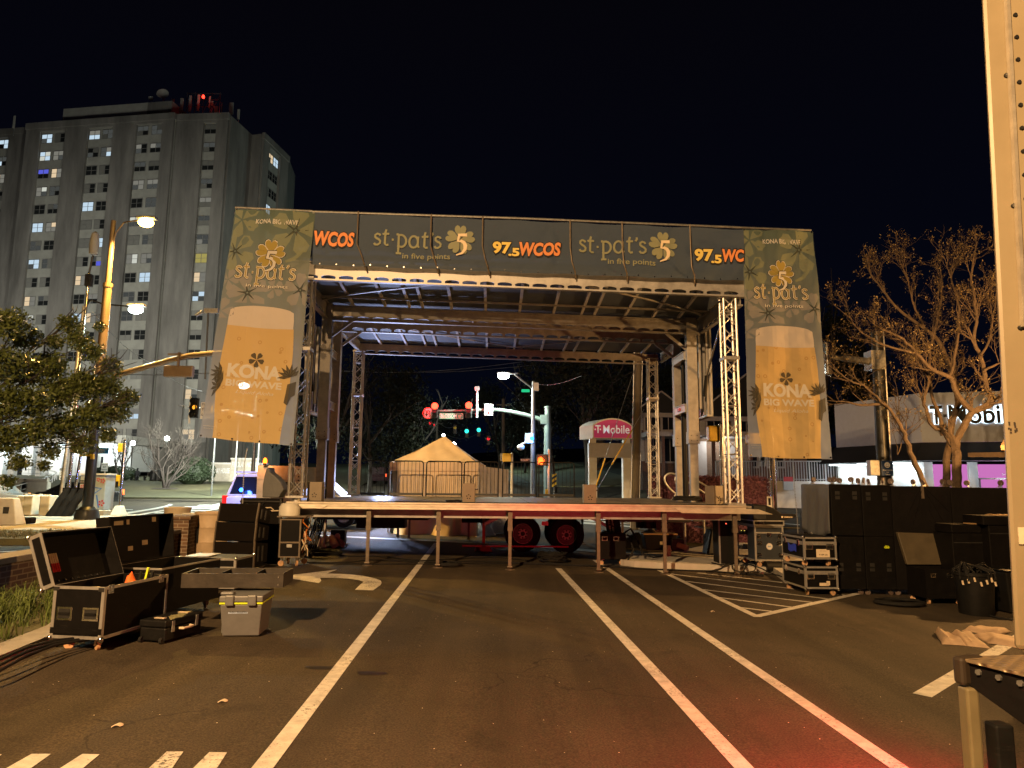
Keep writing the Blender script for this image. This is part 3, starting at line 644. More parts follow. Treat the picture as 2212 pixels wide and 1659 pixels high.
m=MB(); P=[(ua-.95,.72),(ua-.55,.93),(ub+.55,.93),(ub+.95,.72)]
for i in range(3):
    a,b=P[i],P[i+1]; m.hexa([(a[0],3.18,a[1]-.05),(b[0],3.18,b[1]-.05),(b[0],3.62,b[1]-.03),(a[0],3.62,a[1]-.03)],[(a[0],3.18,a[1]+.04),(b[0],3.18,b[1]+.04),(b[0],3.62,b[1]+.05),(a[0],3.62,a[1]+.05)])
m.build('fender','alu_dull',stage)
u=(ua+ub)/2; MB().box(u-.08,u+.08,3.2,3.22,.70,.80).build('reflector',mat('reflector_orange',(.8,.25,.12),.3),stage)
m=MB(); u=ub+.98; m.hexa([(u+.05,3.2,.12),(u+.42,3.2,.05),(u+.42,3.24,.05),(u+.05,3.24,.12)],[(u-.05,3.2,1.0),(u+.30,3.2,1.0),(u+.30,3.24,1.0),(u-.05,3.24,1.0)])
mf=m.build('mud_flap','rubber',stage)
fn=plane_fn((u+.16,3.19,.9),(0,0,-1),(1,0,0)); MB().text('DONT GET WET',lambda x,y:(u+.10+y*.8+x*.1,3.193,.95-x),0,.62,0,.05,.01).text('CALL BEFORE',lambda x,y:(u+.10+y*.8+x*.1,3.193,.95-x),0,.55,-.1,-.05,.01).build('lettering','print_cream',mf,fixn=False)
a=LS(*Q('a6',715,1120),4.2); b=LS(*Q('a6',1083,1200),4.2); MB().box(a[0],b[0],3.9,4.5,b[2],a[2]+.12).build('tool_box','black',stage,bevel=.01)
a=LS(*Q('a6',1518,1118),4.6); b=LS(*Q('a6',1752,1165),4.6); MB().cyl((a[0],4.7,.86),(b[0],4.7,.86),.19,n=16).build('spare_tank','black',stage)
p=LS(*Q('a6',1690,1130),4.0); q0=gs(p[0],4)
m=MB(); m.box(p[0]-.035,p[0]+.035,3.97,4.03,.2,1.0).box(p[0]-.08,p[0]+.08,3.92,4.08,.98,1.05); m.build('jack_stand','rust',stage)
m=MB()
for k in range(4): m.box(p[0]-.22+.02*k,p[0]+.22-.03*k,3.8,4.2,q0+.045*k,q0+.045*k+.042)
m.build('timber_pad','timber',stage)
a=LS(*Q('a6',1525,1385),3.3); b=LS(*Q('a7',470,1408),3.3); MB().box(a[0],b[0],2.95,3.05,.20,.235).build('axle_bar','red_paint',stage)
for px,v in ((1555,3.6),(1600,4.2)):
    pass
for zx in (1385,1535):
    p=LS(*Q('a7',zx,1200),3.9); MB().cyl((p[0],3.9,gs(p[0],3.9)),(p[0],3.9,1.0),.035,n=10).cyl((p[0],3.9,gs(p[0],3.9)),(p[0],3.9,gs(p[0],3.9)+.03),.12,n=12).build('outrigger_jack','steel',stage)
MB().box(5.6,7.5,3.7,4.1,.78,.98).box(6.6,6.75,3.6,4.2,.6,.99).build('rear_frame','dark_metal',stage)
p=LS(*Q('a6',455,1180),3.6); MB().cyl((p[0],3.6,gs(p[0],3.6)),(p[0],3.6,1.0),.04,n=10).cyl((p[0],3.6,gs(p[0],3.6)),(p[0],3.6,gs(p[0],3.6)+.03),.14,n=12).build('outrigger_jack','steel',stage)
MB().box(-1.9,.9,3.3,4.6,.80,.97).build('axle_housing','black',stage)
# gooseneck: white riveted steel box at the left end
gn=mat('gooseneck_white',(.36,.40,.48),.5,.1,var=.2)
a=LS(*Q('b4',940,325),4.5); b=LS(*Q('b4',1470,800),4.5); c=LS(*Q('b4',1590,540),4.5)
m=MB(); m.box(a[0]+.05,b[0],4.0,5.2,.95,a[2]-.02).box(a[0]+.05,b[0],3.985,3.999,a[2]-.35,a[2]); m.box(b[0]+.001,b[0]+.5,4.1,5.1,1.55,a[2]-.03)
gk=m.build('gooseneck',gn,stage)
m=MB()
for k in range(12):
    x=a[0]+.15+k*.11
    for z in (a[2]-.08,a[2]-.27): m.cyl((x,3.98,z),(x,3.986,z),.012,n=6)
for k in range(12): m.cyl((b[0]-.06,3.985,1.2+k*.09),(b[0]-.06,3.999,1.2+k*.09),.02,n=6,m=1)
m.build('rivets',['alu','black'],gk)
MB().box(a[0]+.62,a[0]+1.0,3.975,3.984,a[2]-.48,a[2]-.40).build('data_plate','black',gk)
# amber beacon on the gooseneck
p=LS(*Q('b4',975,275),3.9); s_=thing('warning_beacon','amber beacon glowing on top of the white gooseneck of the stage trailer','beacon',SW(p[0],3.9,0))
MB().cyl((0,0,a[2]),(0,0,a[2]+.06),.05,n=12).build('base','black',s_); MB().lathe((0,0,a[2]+.06),[(.045,0),(.05,.06),(.035,.12),(.005,.14)],12).build('lens',glow('amber_glow',(1,.16,.01),7),s_)
add_light('beacon_light','POINT',(0,-.25,a[2]+.15),30,(1,.25,.04),.05,parent=s_)
# --- guard rails along the rear edge
def guard_rail(label,u0,u1,v=7.7,h=1.07):
    p=SW(u0,v,DZ); w_=u1-u0; t=thing('guard_rail',label,'railing',p,SA,group='black guard rails along the back of the stage')
    r=.09; pts=[(0,0,0),(0,0,h-r)]+[(r-r*math.cos(a),0,h-r+r*math.sin(a)) for a in (.4,.8,1.2)]+[(r,0,h),(w_-r,0,h)]+[(w_-r+r*math.sin(a),0,h-r+r*math.cos(a)) for a in (.4,.8,1.2)]+[(w_,0,h-r),(w_,0,0)]
    MB().tube(pts,.019,8).build('frame','black',t,smooth=True)
    n=int(w_/.115)
    m=MB()
    for k in range(1,n): m.cyl((w_*k/n,0,.1),(w_*k/n,0,h-.005),.007,n=6,caps=False)
    m.build('bars','black',t)
    MB().box(.02,w_-.02,-.02,.02,.03,.10).build('kick_plate','dark_metal',t)
xs=[(700,915),(945,1215),(1240,1515),(1535,1800)]
lb=['guard rail panel nearest the left rear lattice tower','guard rail panel in front of the left end of the tan tent','guard rail panel in front of the peak of the tan tent','guard rail panel in front of the right corner of the tan tent']
for (a,b),l in zip(xs,lb): guard_rail(l,LS(*Q('a6',a,900),7.7)[0],LS(*Q('a6',b,900),7.7)[0])
for (a,b),l in zip([(-32,230),(250,525)],['guard rail panel in front of the yellow pedestrian signal','guard rail panel at the right end, in front of the striped hazard marker']): guard_rail(l,LS(*Q('a7',a,900),7.7)[0],LS(*Q('a7',b,900),7.7)[0])
# --- power boxes on the front edge of the deck
bx=mat('box_paint',(.20,.165,.12),.5,.2,var=.2)
for (px,py,wd,v),l in zip([(678,1088,.30,.55),(1012,1090,.26,.25),(1275,1094,.26,.25),(1555,1099,.32,.35)],
  ['grey power box at the left end of the deck, beside the lattice tower','grey power box on the front of the deck with a cable coil on its left','brown power box on the deck in front of the guy wires','grey power box at the right end of the deck by the cable coil']):
    p=LS(px,py,v); t=thing('power_box',l,'power box',SW(p[0],v,DZ+.003),SA+(.5 if px==1555 else 0),group='power boxes on the deck edge'); h=.40
    MB().box(-wd/2,wd/2,0,.25,0,h).build('housing',bx,t,bevel=.008)
    m=MB()
    for k in range(5): a=k*2*math.pi/5+.3; m.cyl((math.cos(a)*.04,-.004,.13+math.sin(a)*.04),(math.cos(a)*.04,.02,.13+math.sin(a)*.04),.013,n=8)
    m.build('socket','black',t)
    MB().tube([(wd/2,.1,.28),(wd/2+.06,.1,.28)],.012,6).build('plug','chrome',t)
def coil(name,label,c,r,n,thick=.012,h=.05,mt='rubber',sq=1,cat='cable'):
    m=MB(); pts=[]
    for k in range(n*22):
        a=k*2*math.pi/22; rr=r*(1+.13*math.sin(k*.13)+random.uniform(-.02,.02)); pts.append((c[0]+math.cos(a)*rr,c[1]+math.sin(a)*rr*sq,c[2]+thick+h*random.uniform(.2,.5)+h*.5*k/(n*22)))
    m.tube(pts,thick,6); return tag(m.build(name,mt,smooth=True,fixn=False),label,cat)
p=SW(7.05,3.0,DZ); coil('cable_coil','black cable coil on the deck at the foot of the right mast',p+Vector((.1,-.35,0)),.30,8,.014,.14)
p=SW(*LS(*Q('a6',1460,1005),.5)); coil('cable_coil','small black cable heap on the deck left of the power box',Vector((p.x,p.y,DZ)),.16,5,.01,.05)
m=MB(); pts=[SW(u,.16+.03*math.sin(u*3),DZ+.018) for u in [-1.2+.15*i for i in range(58)]]; m.tube(pts,.010,6)
tag(m.build('deck_cable','rubber',smooth=True),'black cable lying along the front edge of the stage deck','cable')
# ================================================================ BANNERS
def meshfab(name,build,tr):
    m=bpy.data.materials.new(name); m.use_nodes=True; n=m.node_tree.nodes; L=m.node_tree.links; out=n['Material Output']; b=n['Principled BSDF']; b.inputs['Roughness'].default_value=.75; b.inputs['Specular IOR Level'].default_value=.2
    build(n,L,b); tr_=n.new('ShaderNodeBsdfTransparent'); tl_=n.new('ShaderNodeBsdfTranslucent'); mx=n.new('ShaderNodeMixShader'); mx.inputs[0].default_value=tr; m2=n.new('ShaderNodeMixShader'); m2.inputs[0].default_value=.3
    c=b.inputs['Base Color']
    if c.is_linked: L.new(c.links[0].from_socket,tl_.inputs[0])
    else: tl_.inputs[0].default_value=c.default_value
    L.new(b.outputs[0],m2.inputs[1]); L.new(tl_.outputs[0],m2.inputs[2]); L.new(m2.outputs[0],mx.inputs[1]); L.new(tr_.outputs[0],mx.inputs[2]); L.new(mx.outputs[0],out.inputs[0])
    n4=n.new('ShaderNodeTexNoise'); n4.inputs['Scale'].default_value=.9; n4.inputs['Detail'].default_value=3; tcx=n.new('ShaderNodeTexCoord'); L.new(tcx.outputs['Object'],n4.inputs[0]); bp=n.new('ShaderNodeBump'); bp.inputs['Strength'].default_value=1.0; bp.inputs['Distance'].default_value=.2; L.new(n4.outputs[0],bp.inputs['Height']); L.new(bp.outputs[0],b.inputs['Normal'])
    return m
def flat(c): 
    def f(n,L,b): b.inputs['Base Color'].default_value=(*c,1)
    return f
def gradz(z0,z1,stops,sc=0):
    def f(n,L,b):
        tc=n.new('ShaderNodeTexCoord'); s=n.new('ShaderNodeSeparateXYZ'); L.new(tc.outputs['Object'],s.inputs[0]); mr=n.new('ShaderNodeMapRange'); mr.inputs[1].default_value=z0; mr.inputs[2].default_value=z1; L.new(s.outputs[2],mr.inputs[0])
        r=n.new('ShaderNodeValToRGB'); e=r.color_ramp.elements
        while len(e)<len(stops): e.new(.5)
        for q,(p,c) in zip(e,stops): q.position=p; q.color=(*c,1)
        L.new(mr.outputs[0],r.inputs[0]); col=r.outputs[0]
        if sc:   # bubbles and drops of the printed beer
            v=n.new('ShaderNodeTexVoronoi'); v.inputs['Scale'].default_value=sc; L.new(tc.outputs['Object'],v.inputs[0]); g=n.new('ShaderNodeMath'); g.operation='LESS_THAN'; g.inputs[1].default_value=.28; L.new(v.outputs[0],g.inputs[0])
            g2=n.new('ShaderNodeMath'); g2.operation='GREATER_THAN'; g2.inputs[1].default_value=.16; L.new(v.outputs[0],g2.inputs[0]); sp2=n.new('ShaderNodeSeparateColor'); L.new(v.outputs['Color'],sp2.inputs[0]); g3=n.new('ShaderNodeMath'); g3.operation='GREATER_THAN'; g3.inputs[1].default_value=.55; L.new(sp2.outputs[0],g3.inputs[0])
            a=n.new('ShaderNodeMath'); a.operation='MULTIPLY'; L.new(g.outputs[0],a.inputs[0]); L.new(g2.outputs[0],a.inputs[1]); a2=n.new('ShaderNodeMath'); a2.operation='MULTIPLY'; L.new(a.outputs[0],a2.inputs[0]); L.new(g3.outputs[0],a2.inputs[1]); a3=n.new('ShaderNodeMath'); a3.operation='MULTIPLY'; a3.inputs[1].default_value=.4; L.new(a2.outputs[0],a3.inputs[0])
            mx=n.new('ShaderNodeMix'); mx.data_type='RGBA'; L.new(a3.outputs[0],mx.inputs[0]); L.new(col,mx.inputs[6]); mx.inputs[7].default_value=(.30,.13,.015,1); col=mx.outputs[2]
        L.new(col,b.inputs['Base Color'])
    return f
FB=meshfab('banner_fabric',gradz(2.4,7.4,[(0,(.27,.33,.48)),(.35,(.22,.25,.31)),(.62,(.18,.21,.205)),(1,(.11,.155,.12))]),.24)  # printed gradient; the white backlight is also put into its bluish lower colours
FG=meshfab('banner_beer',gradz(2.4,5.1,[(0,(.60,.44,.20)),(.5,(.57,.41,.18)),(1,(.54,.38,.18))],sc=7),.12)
FF=meshfab('banner_foam',flat((.56,.50,.46)),.10); FK=meshfab('banner_lettering',flat((.60,.58,.55)),.05); FC=meshfab('banner_gold',flat((.34,.27,.07)),.10); FO=meshfab('banner_dark',flat((.07,.065,.05)),.2)
FD=meshfab('banner_flower_dark',flat((.06,.07,.06)),.3); FL=meshfab('banner_flower',flat((.30,.33,.22)),.45); FLL=meshfab('banner_flower_low',flat((.36,.35,.35)),.45)
def clover(cx,cy,r,asp,k=1.0):    # five heart shaped petals
    out=[]
    for j in range(5):
        a=R_(90+j*72); L_=[]
        for i in range(20):
            t=i/20*2*math.pi; x=16*math.sin(t)**3/16*.40*k; y=(13*math.cos(t)-5*math.cos(2*t)-2*math.cos(3*t)-math.cos(4*t)+17)/29; y=.5+(y-.5)*(1+(k-1)*.8)
            L_.append((cx+(x*math.sin(a)+y*math.cos(a))*r,cy+(-x*math.cos(a)+y*math.sin(a))*r*asp))
        out.append(L_)
    return out
FIVE=[(.42,.66),(-.18,.62),(-.26,.12),(-.02,.16),(.20,.06),(.32,-.16),(.30,-.46),(.10,-.76),(-.36,-.95)]
# hand drawn round letters of the festival name, unit height 1
def g_s(x): return [[(x+.46,.80),(x+.40,.92),(x+.22,.98),(x+.06,.86),(x+.06,.70),(x+.18,.58),(x+.36,.48),(x+.48,.34),(x+.46,.14),(x+.28,.02),(x+.10,.03),(x+.0,.18)]],.55
def g_t(x): return [[(x+.28,1.35),(x+.22,1.1),(x+.22,.12),(x+.34,.02),(x+.5,.06)],[(x+.0,.92),(x+.12,.98),(x+.52,.98)]],.6
def g_d(x): return [[(x+.05,.52),(x+.21,.52)]],.34
def g_p(x): return [[(x+.16,1.0),(x+.16,-.55)],[(x-.02,-.55),(x+.4,-.55)],[(x-.03,1.0),(x+.16,1.0)],[(x+p[0],p[1]) for p in arc(.34,.5,.40,130,-130,12,.50)]],.86
def g_a(x): return [[(x+p[0],p[1]) for p in arc(.38,.5,.34,0,360,16,.5)],[(x+.72,.98),(x+.70,.2),(x+.82,.02)]],.92
def g_q(x): return [[(x+.10,1.32),(x+.16,1.2),(x+.04,1.0)]],.26
def festival(mb,fn,x0,y0,s,w,m=0,asp=1):
    x=0
    for g in (g_s,g_t,g_d,g_p,g_a,g_t,g_q,g_s):
        st,adv=g(x)
        for q in st: mb.ribbon([(x0+a*s,y0+b*s*asp) for a,b in q],w*s,fn,m)
        x+=adv+.08
    return x*s
def hibiscus(cx,cy,r,asp=1,rot=0):
    out=[]
    for j in range(5):
        a=rot+j*2*math.pi/5; P=[]
        for (d,t) in ((.08,-.2),(.55,-.48),(.9,-.42),(1.05,-.15),(.98,.05),(1.02,.22),(.82,.42),(.5,.4),(.08,.2)):
            P.append((cx+math.cos(a+t)*d*r,cy+math.sin(a+t)*d*r*asp))
        out.append(P)
    return out
def tall_banner(label,TL,TR,BR,BL):
    # corners in stage coordinates; s runs left-right, t top-bottom
    bt=thing('beer_banner',label,'banner',SO,SA,group='tall beer banners at the ends of the stage'); TL,TR,BR,BL=map(Vector,(TL,TR,BR,BL))
    def F(s,t,off=0):
        p=TL.lerp(TR,s).lerp(BL.lerp(BR,s),t); d=.07*math.sin(t*9+s*2)*t*(1-t)+.03*math.sin(s*11+t*3)*t+.035*math.sin((s*3+t*7)*2.3)*math.exp(-3*t)+.02*math.sin(s*23+t*5)*(1-t)**2; return p+Vector((0,-off+d,0))
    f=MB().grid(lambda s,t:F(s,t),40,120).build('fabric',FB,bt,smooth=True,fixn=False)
    H_=(TL-BL).length; W_=(BR-BL).length; asp=W_/H_   # t units per s unit
    o1=lambda s,t:F(s,t,.006); o2=lambda s,t:F(s,t,.012); o3=lambda s,t:F(s,t,.018)
    I1=lambda x,y:F(x,y*asp,.006); I2=lambda x,y:F(x,y*asp,.012); I3=lambda x,y:F(x,y*asp,.018)
    # pale blossoms printed on the ground
    m=MB()
    for cx,cy,r in ((.78,.09,.30),(.10,.05,.22),(.08,.20,.24),(.30,.385,.24)):
        for P in hibiscus(cx,cy,r,asp,.4+cx):
            m.poly([(clamp(x,.01,.99),clamp(y,.005,.43)) for x,y in P],o1,0 if cy<.3 else 1)
    for cx,cy,r in ((.92,.36,.2),(.02,.47,.16),(.60,.36,.12),(.05,.33,.13)):
        for P in hibiscus(cx,cy,r,asp,cx): m.poly([(clamp(x,.01,.99),clamp(y,.005,.50)) for x,y in P],o1,1)
    m.ribbon([(.70,.235/asp),(.80,.22/asp),(.88,.19/asp),(.93,.155/asp)],[.03,.05,.04,.01],I1,0)
    m.build('printed_blossom',[FL,FLL],bt,fixn=False)
    for cx,cy,r in ((.78,.09,.16),(.08,.20,.12),(.30,.385,.12),(.92,.36,.1)):
        m=MB()
        for k in range(5):
            a=.4+cx+k*2*math.pi/5; m.ribbon([(clamp(cx+math.cos(a)*d*r,.01,.99),cy/asp+math.sin(a)*d*r) for d in (.1,.5,1)],[.03,.018,.004],I2)
        m.build('printed_vein',FD,bt,fixn=False)
    # beer glass
    lo=lambda t:lerp(.125,.10,sstep(.5,.75,t))+lerp(0,.05,sstep(.78,1,t)); hi=lambda t:lerp(.875,.905,sstep(.45,.65,t))-.045*sstep(.75,1,t)
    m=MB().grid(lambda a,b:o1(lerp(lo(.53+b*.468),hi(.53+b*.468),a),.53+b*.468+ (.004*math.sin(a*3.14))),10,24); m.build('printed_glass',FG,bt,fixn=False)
    m=MB().grid(lambda a,b:o1(lerp(lo(.5),hi(.5),a)+(.5-a)*.04*max(0,.5-b),lerp(.462-.022*math.sin(a*math.pi)**.5,.53+.004*math.sin(a*3.14),b)),14,4); m.build('printed_foam',FF,bt,fixn=False)
    # lettering
    m=MB()
    m.text('KONA BIG WAVE',o2,.28,.81,.067,.045,.02); m.build('brand_name_small',FK,bt,fixn=False); m=MB()
    m.text('KONA',o2,.20,.80,.748,.690,.045); m.text('BIG WAVE',o2,.20,.82,.785,.756,.035); m.build('brand_name',FK,bt,fixn=False); m=MB(); m.text('Liquid Aloha',o2,.32,.74,.816,.797,.0,shear=.3); m.build('slogan',FK,bt,fixn=False); m=MB()
    m.text('Enjoy Responsibly',o2,.03,.16,.955,.951,.0); m.text('Brewing Co.',o2,.04,.15,.965,.961,.0)
    m.build('small_print',FK,bt,fixn=False)
    fa=lambda x,y:o2(x,y)
    m=MB(); sy=-asp
    for w,mm,oo in ((.34,0,.012),(.235,1,.018),(.10,2,.024)):
        festival(m,lambda x,y,oo=oo:F(x,y*asp,oo),.13,.318/asp,.137,w,mm,-1)
    for b,mm,oo in ((.07,0,.012),(.02,1,.018)): m.text('in five points',lambda x,y,oo=oo:F(x,y,oo),.27,.77,.362,.343,b,mm)
    for kk,mm,oo in ((1.22,0,.010),(1.12,1,.014),(1.0,2,.018)):
        for P in clover(.51,.205,.17,-asp,kk): m.poly(P,lambda x,y,oo=oo:F(x,y,oo),mm)
    for w,mm,oo in ((.062,0,.022),(.040,1,.026)): m.ribbon([(.52+a*.15,.232/asp-b*.15) for a,b in FIVE],[w*q for q in (1,1,.8,.9,1,1,.9,.7,.3)],lambda x,y,oo=oo:F(x,y*asp,oo),mm)
    m.build('festival_logo',[FO,FK,FC],bt,fixn=False)
    m=MB()
    for P in hibiscus(.50,.668,.085,asp,.3): m.poly(P,o3)
    for k in range(6):
        a=R_(110+k*28); m.ribbon([(.14,.735/asp),(.14+math.cos(a)*.06,.735/asp+math.sin(a)*.06),(.14+math.cos(a)*.13,.735/asp+math.sin(a)*.13)],[.01,.04,.004],I3); m.ribbon([(.14,.79/asp),(.14+math.cos(a+.5)*.07,.79/asp+math.sin(a+.5)*.09),(.14+math.cos(a+.5)*.10,.79/asp+math.sin(a+.5)*.18)],[.01,.035,.004],I3)
    for k in range(7):
        a=R_(-190+k*26); m.ribbon([(.90,.728/asp),(.90+math.cos(a)*.07,.728/asp+math.sin(a)*.07),(min(.985,.90+math.cos(a)*.14),.728/asp+math.sin(a)*.14)],[.012,.04,.004],I3)
    m.poly([(.88,.76),(.97,.745),(.97,.80),(.93,.81),(.90,.845),(.86,.835),(.87,.80)],o3)
    m.build('printed_foliage',FO,bt,fixn=False)
    for P in ((.02,.993),(.35,.995),(.65,.995),(.98,.993),(.02,.004),(.98,.004)):
        c=F(*P,.004); MB().cyl(c,c+Vector((0,-.01,0)),.018,n=10).build('grommet','chrome',bt)
    return bt
C=lambda px,py,v:LS(px,py,v)
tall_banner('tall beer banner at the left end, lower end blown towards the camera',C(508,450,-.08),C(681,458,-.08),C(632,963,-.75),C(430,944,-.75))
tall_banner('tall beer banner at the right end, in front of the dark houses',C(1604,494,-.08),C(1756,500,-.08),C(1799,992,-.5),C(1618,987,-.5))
# hanging chains under the tall banners
for zs,l,k in (([(535,965),(528,1000),(525,1060),(524,1095)],'thin steel chain hanging below the left beer banner',-.4),([(1713,992),(1716,1050),(1722,1120),(1724,1160)],'thin steel chain hanging below the right beer banner',-.2)):
    m=MB(); pts=[SW(*LS(a,b,k)) for a,b in zs]; n=70
    for i in range(n):
        f=i/n*(len(pts)-1); j=int(f); p=pts[j].lerp(pts[j+1],f-j); f2=(i+.8)/n*(len(pts)-1); j2=min(int(f2),len(pts)-2); q=pts[j2].lerp(pts[j2+1],f2-j2)
        m.bar(p,q,.022 if i%2 else .008,.008 if i%2 else .022)
    tag(m.build('chain','steel'),l,'chain')
# fascia banner
ft=thing('fascia_banner','long grey banner with festival lettering hung across the roof front','banner',SO,SA)
FM=meshfab('fascia_fabric',flat((.078,.105,.15)),.12)
TLc,TRc,BRc,BLc=C(681,459,-.10),C(1606,496,-.10),C(1610,606,-.10),C(672,571,-.10)
def FF_(s,t,off=0):
    p=TLc.lerp(TRc,s).lerp(BLc.lerp(BRc,s),t); sag=.03*math.sin(s*math.pi*7)**2*t; return p+Vector((0,-off+.035*math.sin(s*31)*math.sin(t*3.1)+.018*math.sin(s*83+t*6)*t,-sag*.6+.02*math.sin(s*44)*(1-t)*.5))
MB().grid(lambda s,t:FF_(s,t),300,16).build('fabric',FM,ft,smooth=True,fixn=False)
GM=[mat('fascia_gold',(.20,.21,.13),.7,var=.1),mat('fascia_cream',(.66,.54,.38),.7,var=.1),mat('fascia_orange',(.62,.22,.07),.7,var=.1),mat('fascia_black',(.01,.01,.012),.7,var=0),mat('fascia_yellow',(.66,.50,.12),.7,var=.1)]
W=(TRc-TLc).length; Hh=(TLc-BLc).length; fr=W/Hh
def sx_(px): return (px-676)/(1606-676)
m=MB()
def logo(px0,px1,base,px_cl):
    m=MB()
    s=(sx_(px1)-sx_(px0))/5.3; oo=.012
    festival(m,lambda x,y:FF_(x,y*fr,.03),sx_(px0),base/fr,s,.17,0,-.95); m.build('festival_name',GM,ft,fixn=False); m=MB()
    a=sx_(px0+ (px1-px0)*.42); b=sx_(px1+18); m.text('in five points',lambda x,y:FF_(x,y,.03),a,b,base+.25,base+.11,.015,0); m.build('tagline',GM,ft,fixn=False); m=MB()
    for P in clover(sx_(px_cl),base-.17,.034,-fr,1.0): m.poly(P,lambda x,y:FF_(x,y,.03),0)
    m.build('clover',GM,ft,fixn=False); m=MB()
    m.ribbon([(sx_(px_cl)+a*.030+.003,(base-.10)/fr-b*.030) for a,b in FIVE],[.0075*q for q in (1,1,.7,.9,1.1,1.2,1,.7,.3)],lambda x,y:FF_(x,y*fr,.045),1)
    m.build('numeral_five',GM,ft,fixn=False)
logo(807,952,.60,990); logo(1247,1393,.56,1428)
m=MB()
def radio(px0,px1,y0,y1,txt,shear,mm):
    if px1>1604: pass
    for b,oo,k in ((.10,.030,3),(.042,.042,mm)): e=(2.2 if k==3 else 0); m.text(txt,lambda x,y,oo=oo:FF_(x,y,oo),sx_(px0-e),sx_(px1+e),y1+e*.011,y0-e*.011,b,k,shear)
radio(1060,1100,.43,.66,'97',0,4); radio(1094,1118,.54,.70,'.5',0,4); radio(1117,1206,.42,.68,'WCOS',.12,2); m.build('radio_lettering',GM,ft,fixn=False); m=MB()
radio(1497,1536,.42,.66,'97',0,4); radio(1531,1554,.53,.69,'.5',0,4); radio(1555,1603,.41,.66,'WC',.12,2); m.build('radio_lettering',GM,ft,fixn=False); m=MB()
radio(683,764,.36,.63,'COS',.1,2) if 0 else radio(678,764,.36,.64,'WCOS',.12,2)
m.build('radio_lettering',GM,ft,fixn=False)
m=MB()
for k in range(26):
    c=FF_((k+.5)/26,.975,.004); m.cyl(c,c+Vector((0,-.008,0)),.014,n=8)
m.build('grommets','chrome',ft)
# ================================================================ ROAD CASES AND SPEAKERS
def caster(mb_parent,x,y,up=False,z0=0,r=.045,wheel='wheel_tan',h=.12):
    s=-1 if up else 1
    m=MB(); a=random.uniform(0,3.1); dx,dy=math.cos(a),math.sin(a)
    # z0 is the plate height; the wheel hangs below (or stands above)
    zc=z0-s*(h-r); 
    m.cyl((x+dx*.03-dy*.014,y+dy*.03+dx*.014,zc),(x+dx*.03+dy*.014,y+dy*.03-dx*.014,zc),r,n=14)
    o=m.build('caster',wheel,mb_parent,smooth=True)
    k=MB(); k.box(x-.035,x+.035,y-.035,y+.035,min(z0,z0-s*.008),max(z0,z0-s*.008))
    for q in(-.02,.02): k.bar((x-dy*q,y+dx*q,z0-s*.008),(x+dx*.03-dy*q,y+dy*.03+dx*q,zc),.03,.004)
    k.build('fork','steel',o)
M['wheel_tan']=mat('caster_tread',(.50,.30,.16),.6,var=.15)
M['wheel_dark']=mat('caster_dark',(.10,.07,.06),.6,var=.2)
def handle(par,fn,w=.15,h=.11,name='recessed_handle'):
    # fn(x,y,d): x right, y up, d outwards
    m=MB()
    def q(x0,x1,y0,y1,d0,d1,mi=0): m.hexa([fn(x0,y0,d0),fn(x1,y0,d0),fn(x1,y0,d1),fn(x0,y0,d1)],[fn(x0,y1,d0),fn(x1,y1,d0),fn(x1,y1,d1),fn(x0,y1,d1)],mi)
    q(-w/2,w/2,-h/2,-h/2+.02,0,.008); q(-w/2,w/2,h/2-.02,h/2,0,.008); q(-w/2,-w/2+.02,-h/2+.02,h/2-.02,0,.008); q(w/2-.02,w/2,-h/2+.02,h/2-.02,0,.008)
    q(-w/2+.02,w/2-.02,-h/2+.02,h/2-.02,0,.0025,1); q(-w/2+.025,w/2-.025,-.012,.012,.004,.014,2)
    for a in (-.4,0,.4):
        for b in(-.42,.42): q(w*a-.004,w*a+.004,h*b-.004,h*b+.004,.008,.011)
    return m.build(name,['chrome','dark_metal','black'],par,bevel=.0015)
def edges_box(m,x0,x1,y0,y1,z0,z1,t=.028,th=.004,skip_top=False,vert=True):
    # aluminium angle along the twelve edges
    e=th
    for (xa,sx) in ((x0,1),(x1,-1)):
        for (ya,sy) in ((y0,1),(y1,-1)):
            if vert:
                m.box(min(xa-sx*e,xa+sx*t),max(xa-sx*e,xa+sx*t),min(ya-sy*e,ya),max(ya-sy*e,ya),z0+.001,z1-.001); m.box(min(xa-sx*e,xa),max(xa-sx*e,xa),min(ya+.0005*sy,ya+sy*t),max(ya+.0005*sy,ya+sy*t),z0+.001,z1-.001)
    for za,sz in ((z0,1),(z1,-1)):
        for ya,sy in ((y0,1),(y1,-1)):
            m.box(x0-e,x1+e,min(ya-sy*(e+.001),ya),max(ya-sy*(e+.001),ya),min(za,za+sz*t),max(za,za+sz*t))
        for xa,sx in ((x0,1),(x1,-1)):
            m.box(min(xa-sx*(e+.001),xa),max(xa-sx*(e+.001),xa),y0,y1,min(za,za+sz*t),max(za,za+sz*t))
def corner_balls(par,x0,x1,y0,y1,z0,z1,r=.026,which=None):
    for x in(x0,x1):
        for y in (y0,y1):
            for z in (z0,z1):
                if which and z not in which: continue
                MB().sph((x,y,z),r,10).build('corner_fitting','chrome',par,smooth=True)
def shell(m,w,l,z0,z1,t=.012,mi=0):   # open topped box centred in x, y from 0
    m.box(-w/2,w/2,0,l,z0,z0+t,mi)
    m.box(-w/2,-w/2+t,0,l,z0+t,z1,mi); m.box(w/2-t,w/2,0,l,z0+t,z1,mi); m.box(-w/2+t,w/2-t,0,t,z0+t,z1,mi); m.box(-w/2+t,w/2-t,l-t,l,z0+t,z1,mi)
def hingef(w,z,ang): # matrix for a lid hinged on the left edge
    return Matrix.Translation((-w/2,0,z))@Matrix.Rotation(-R_(ang),4,'Y')
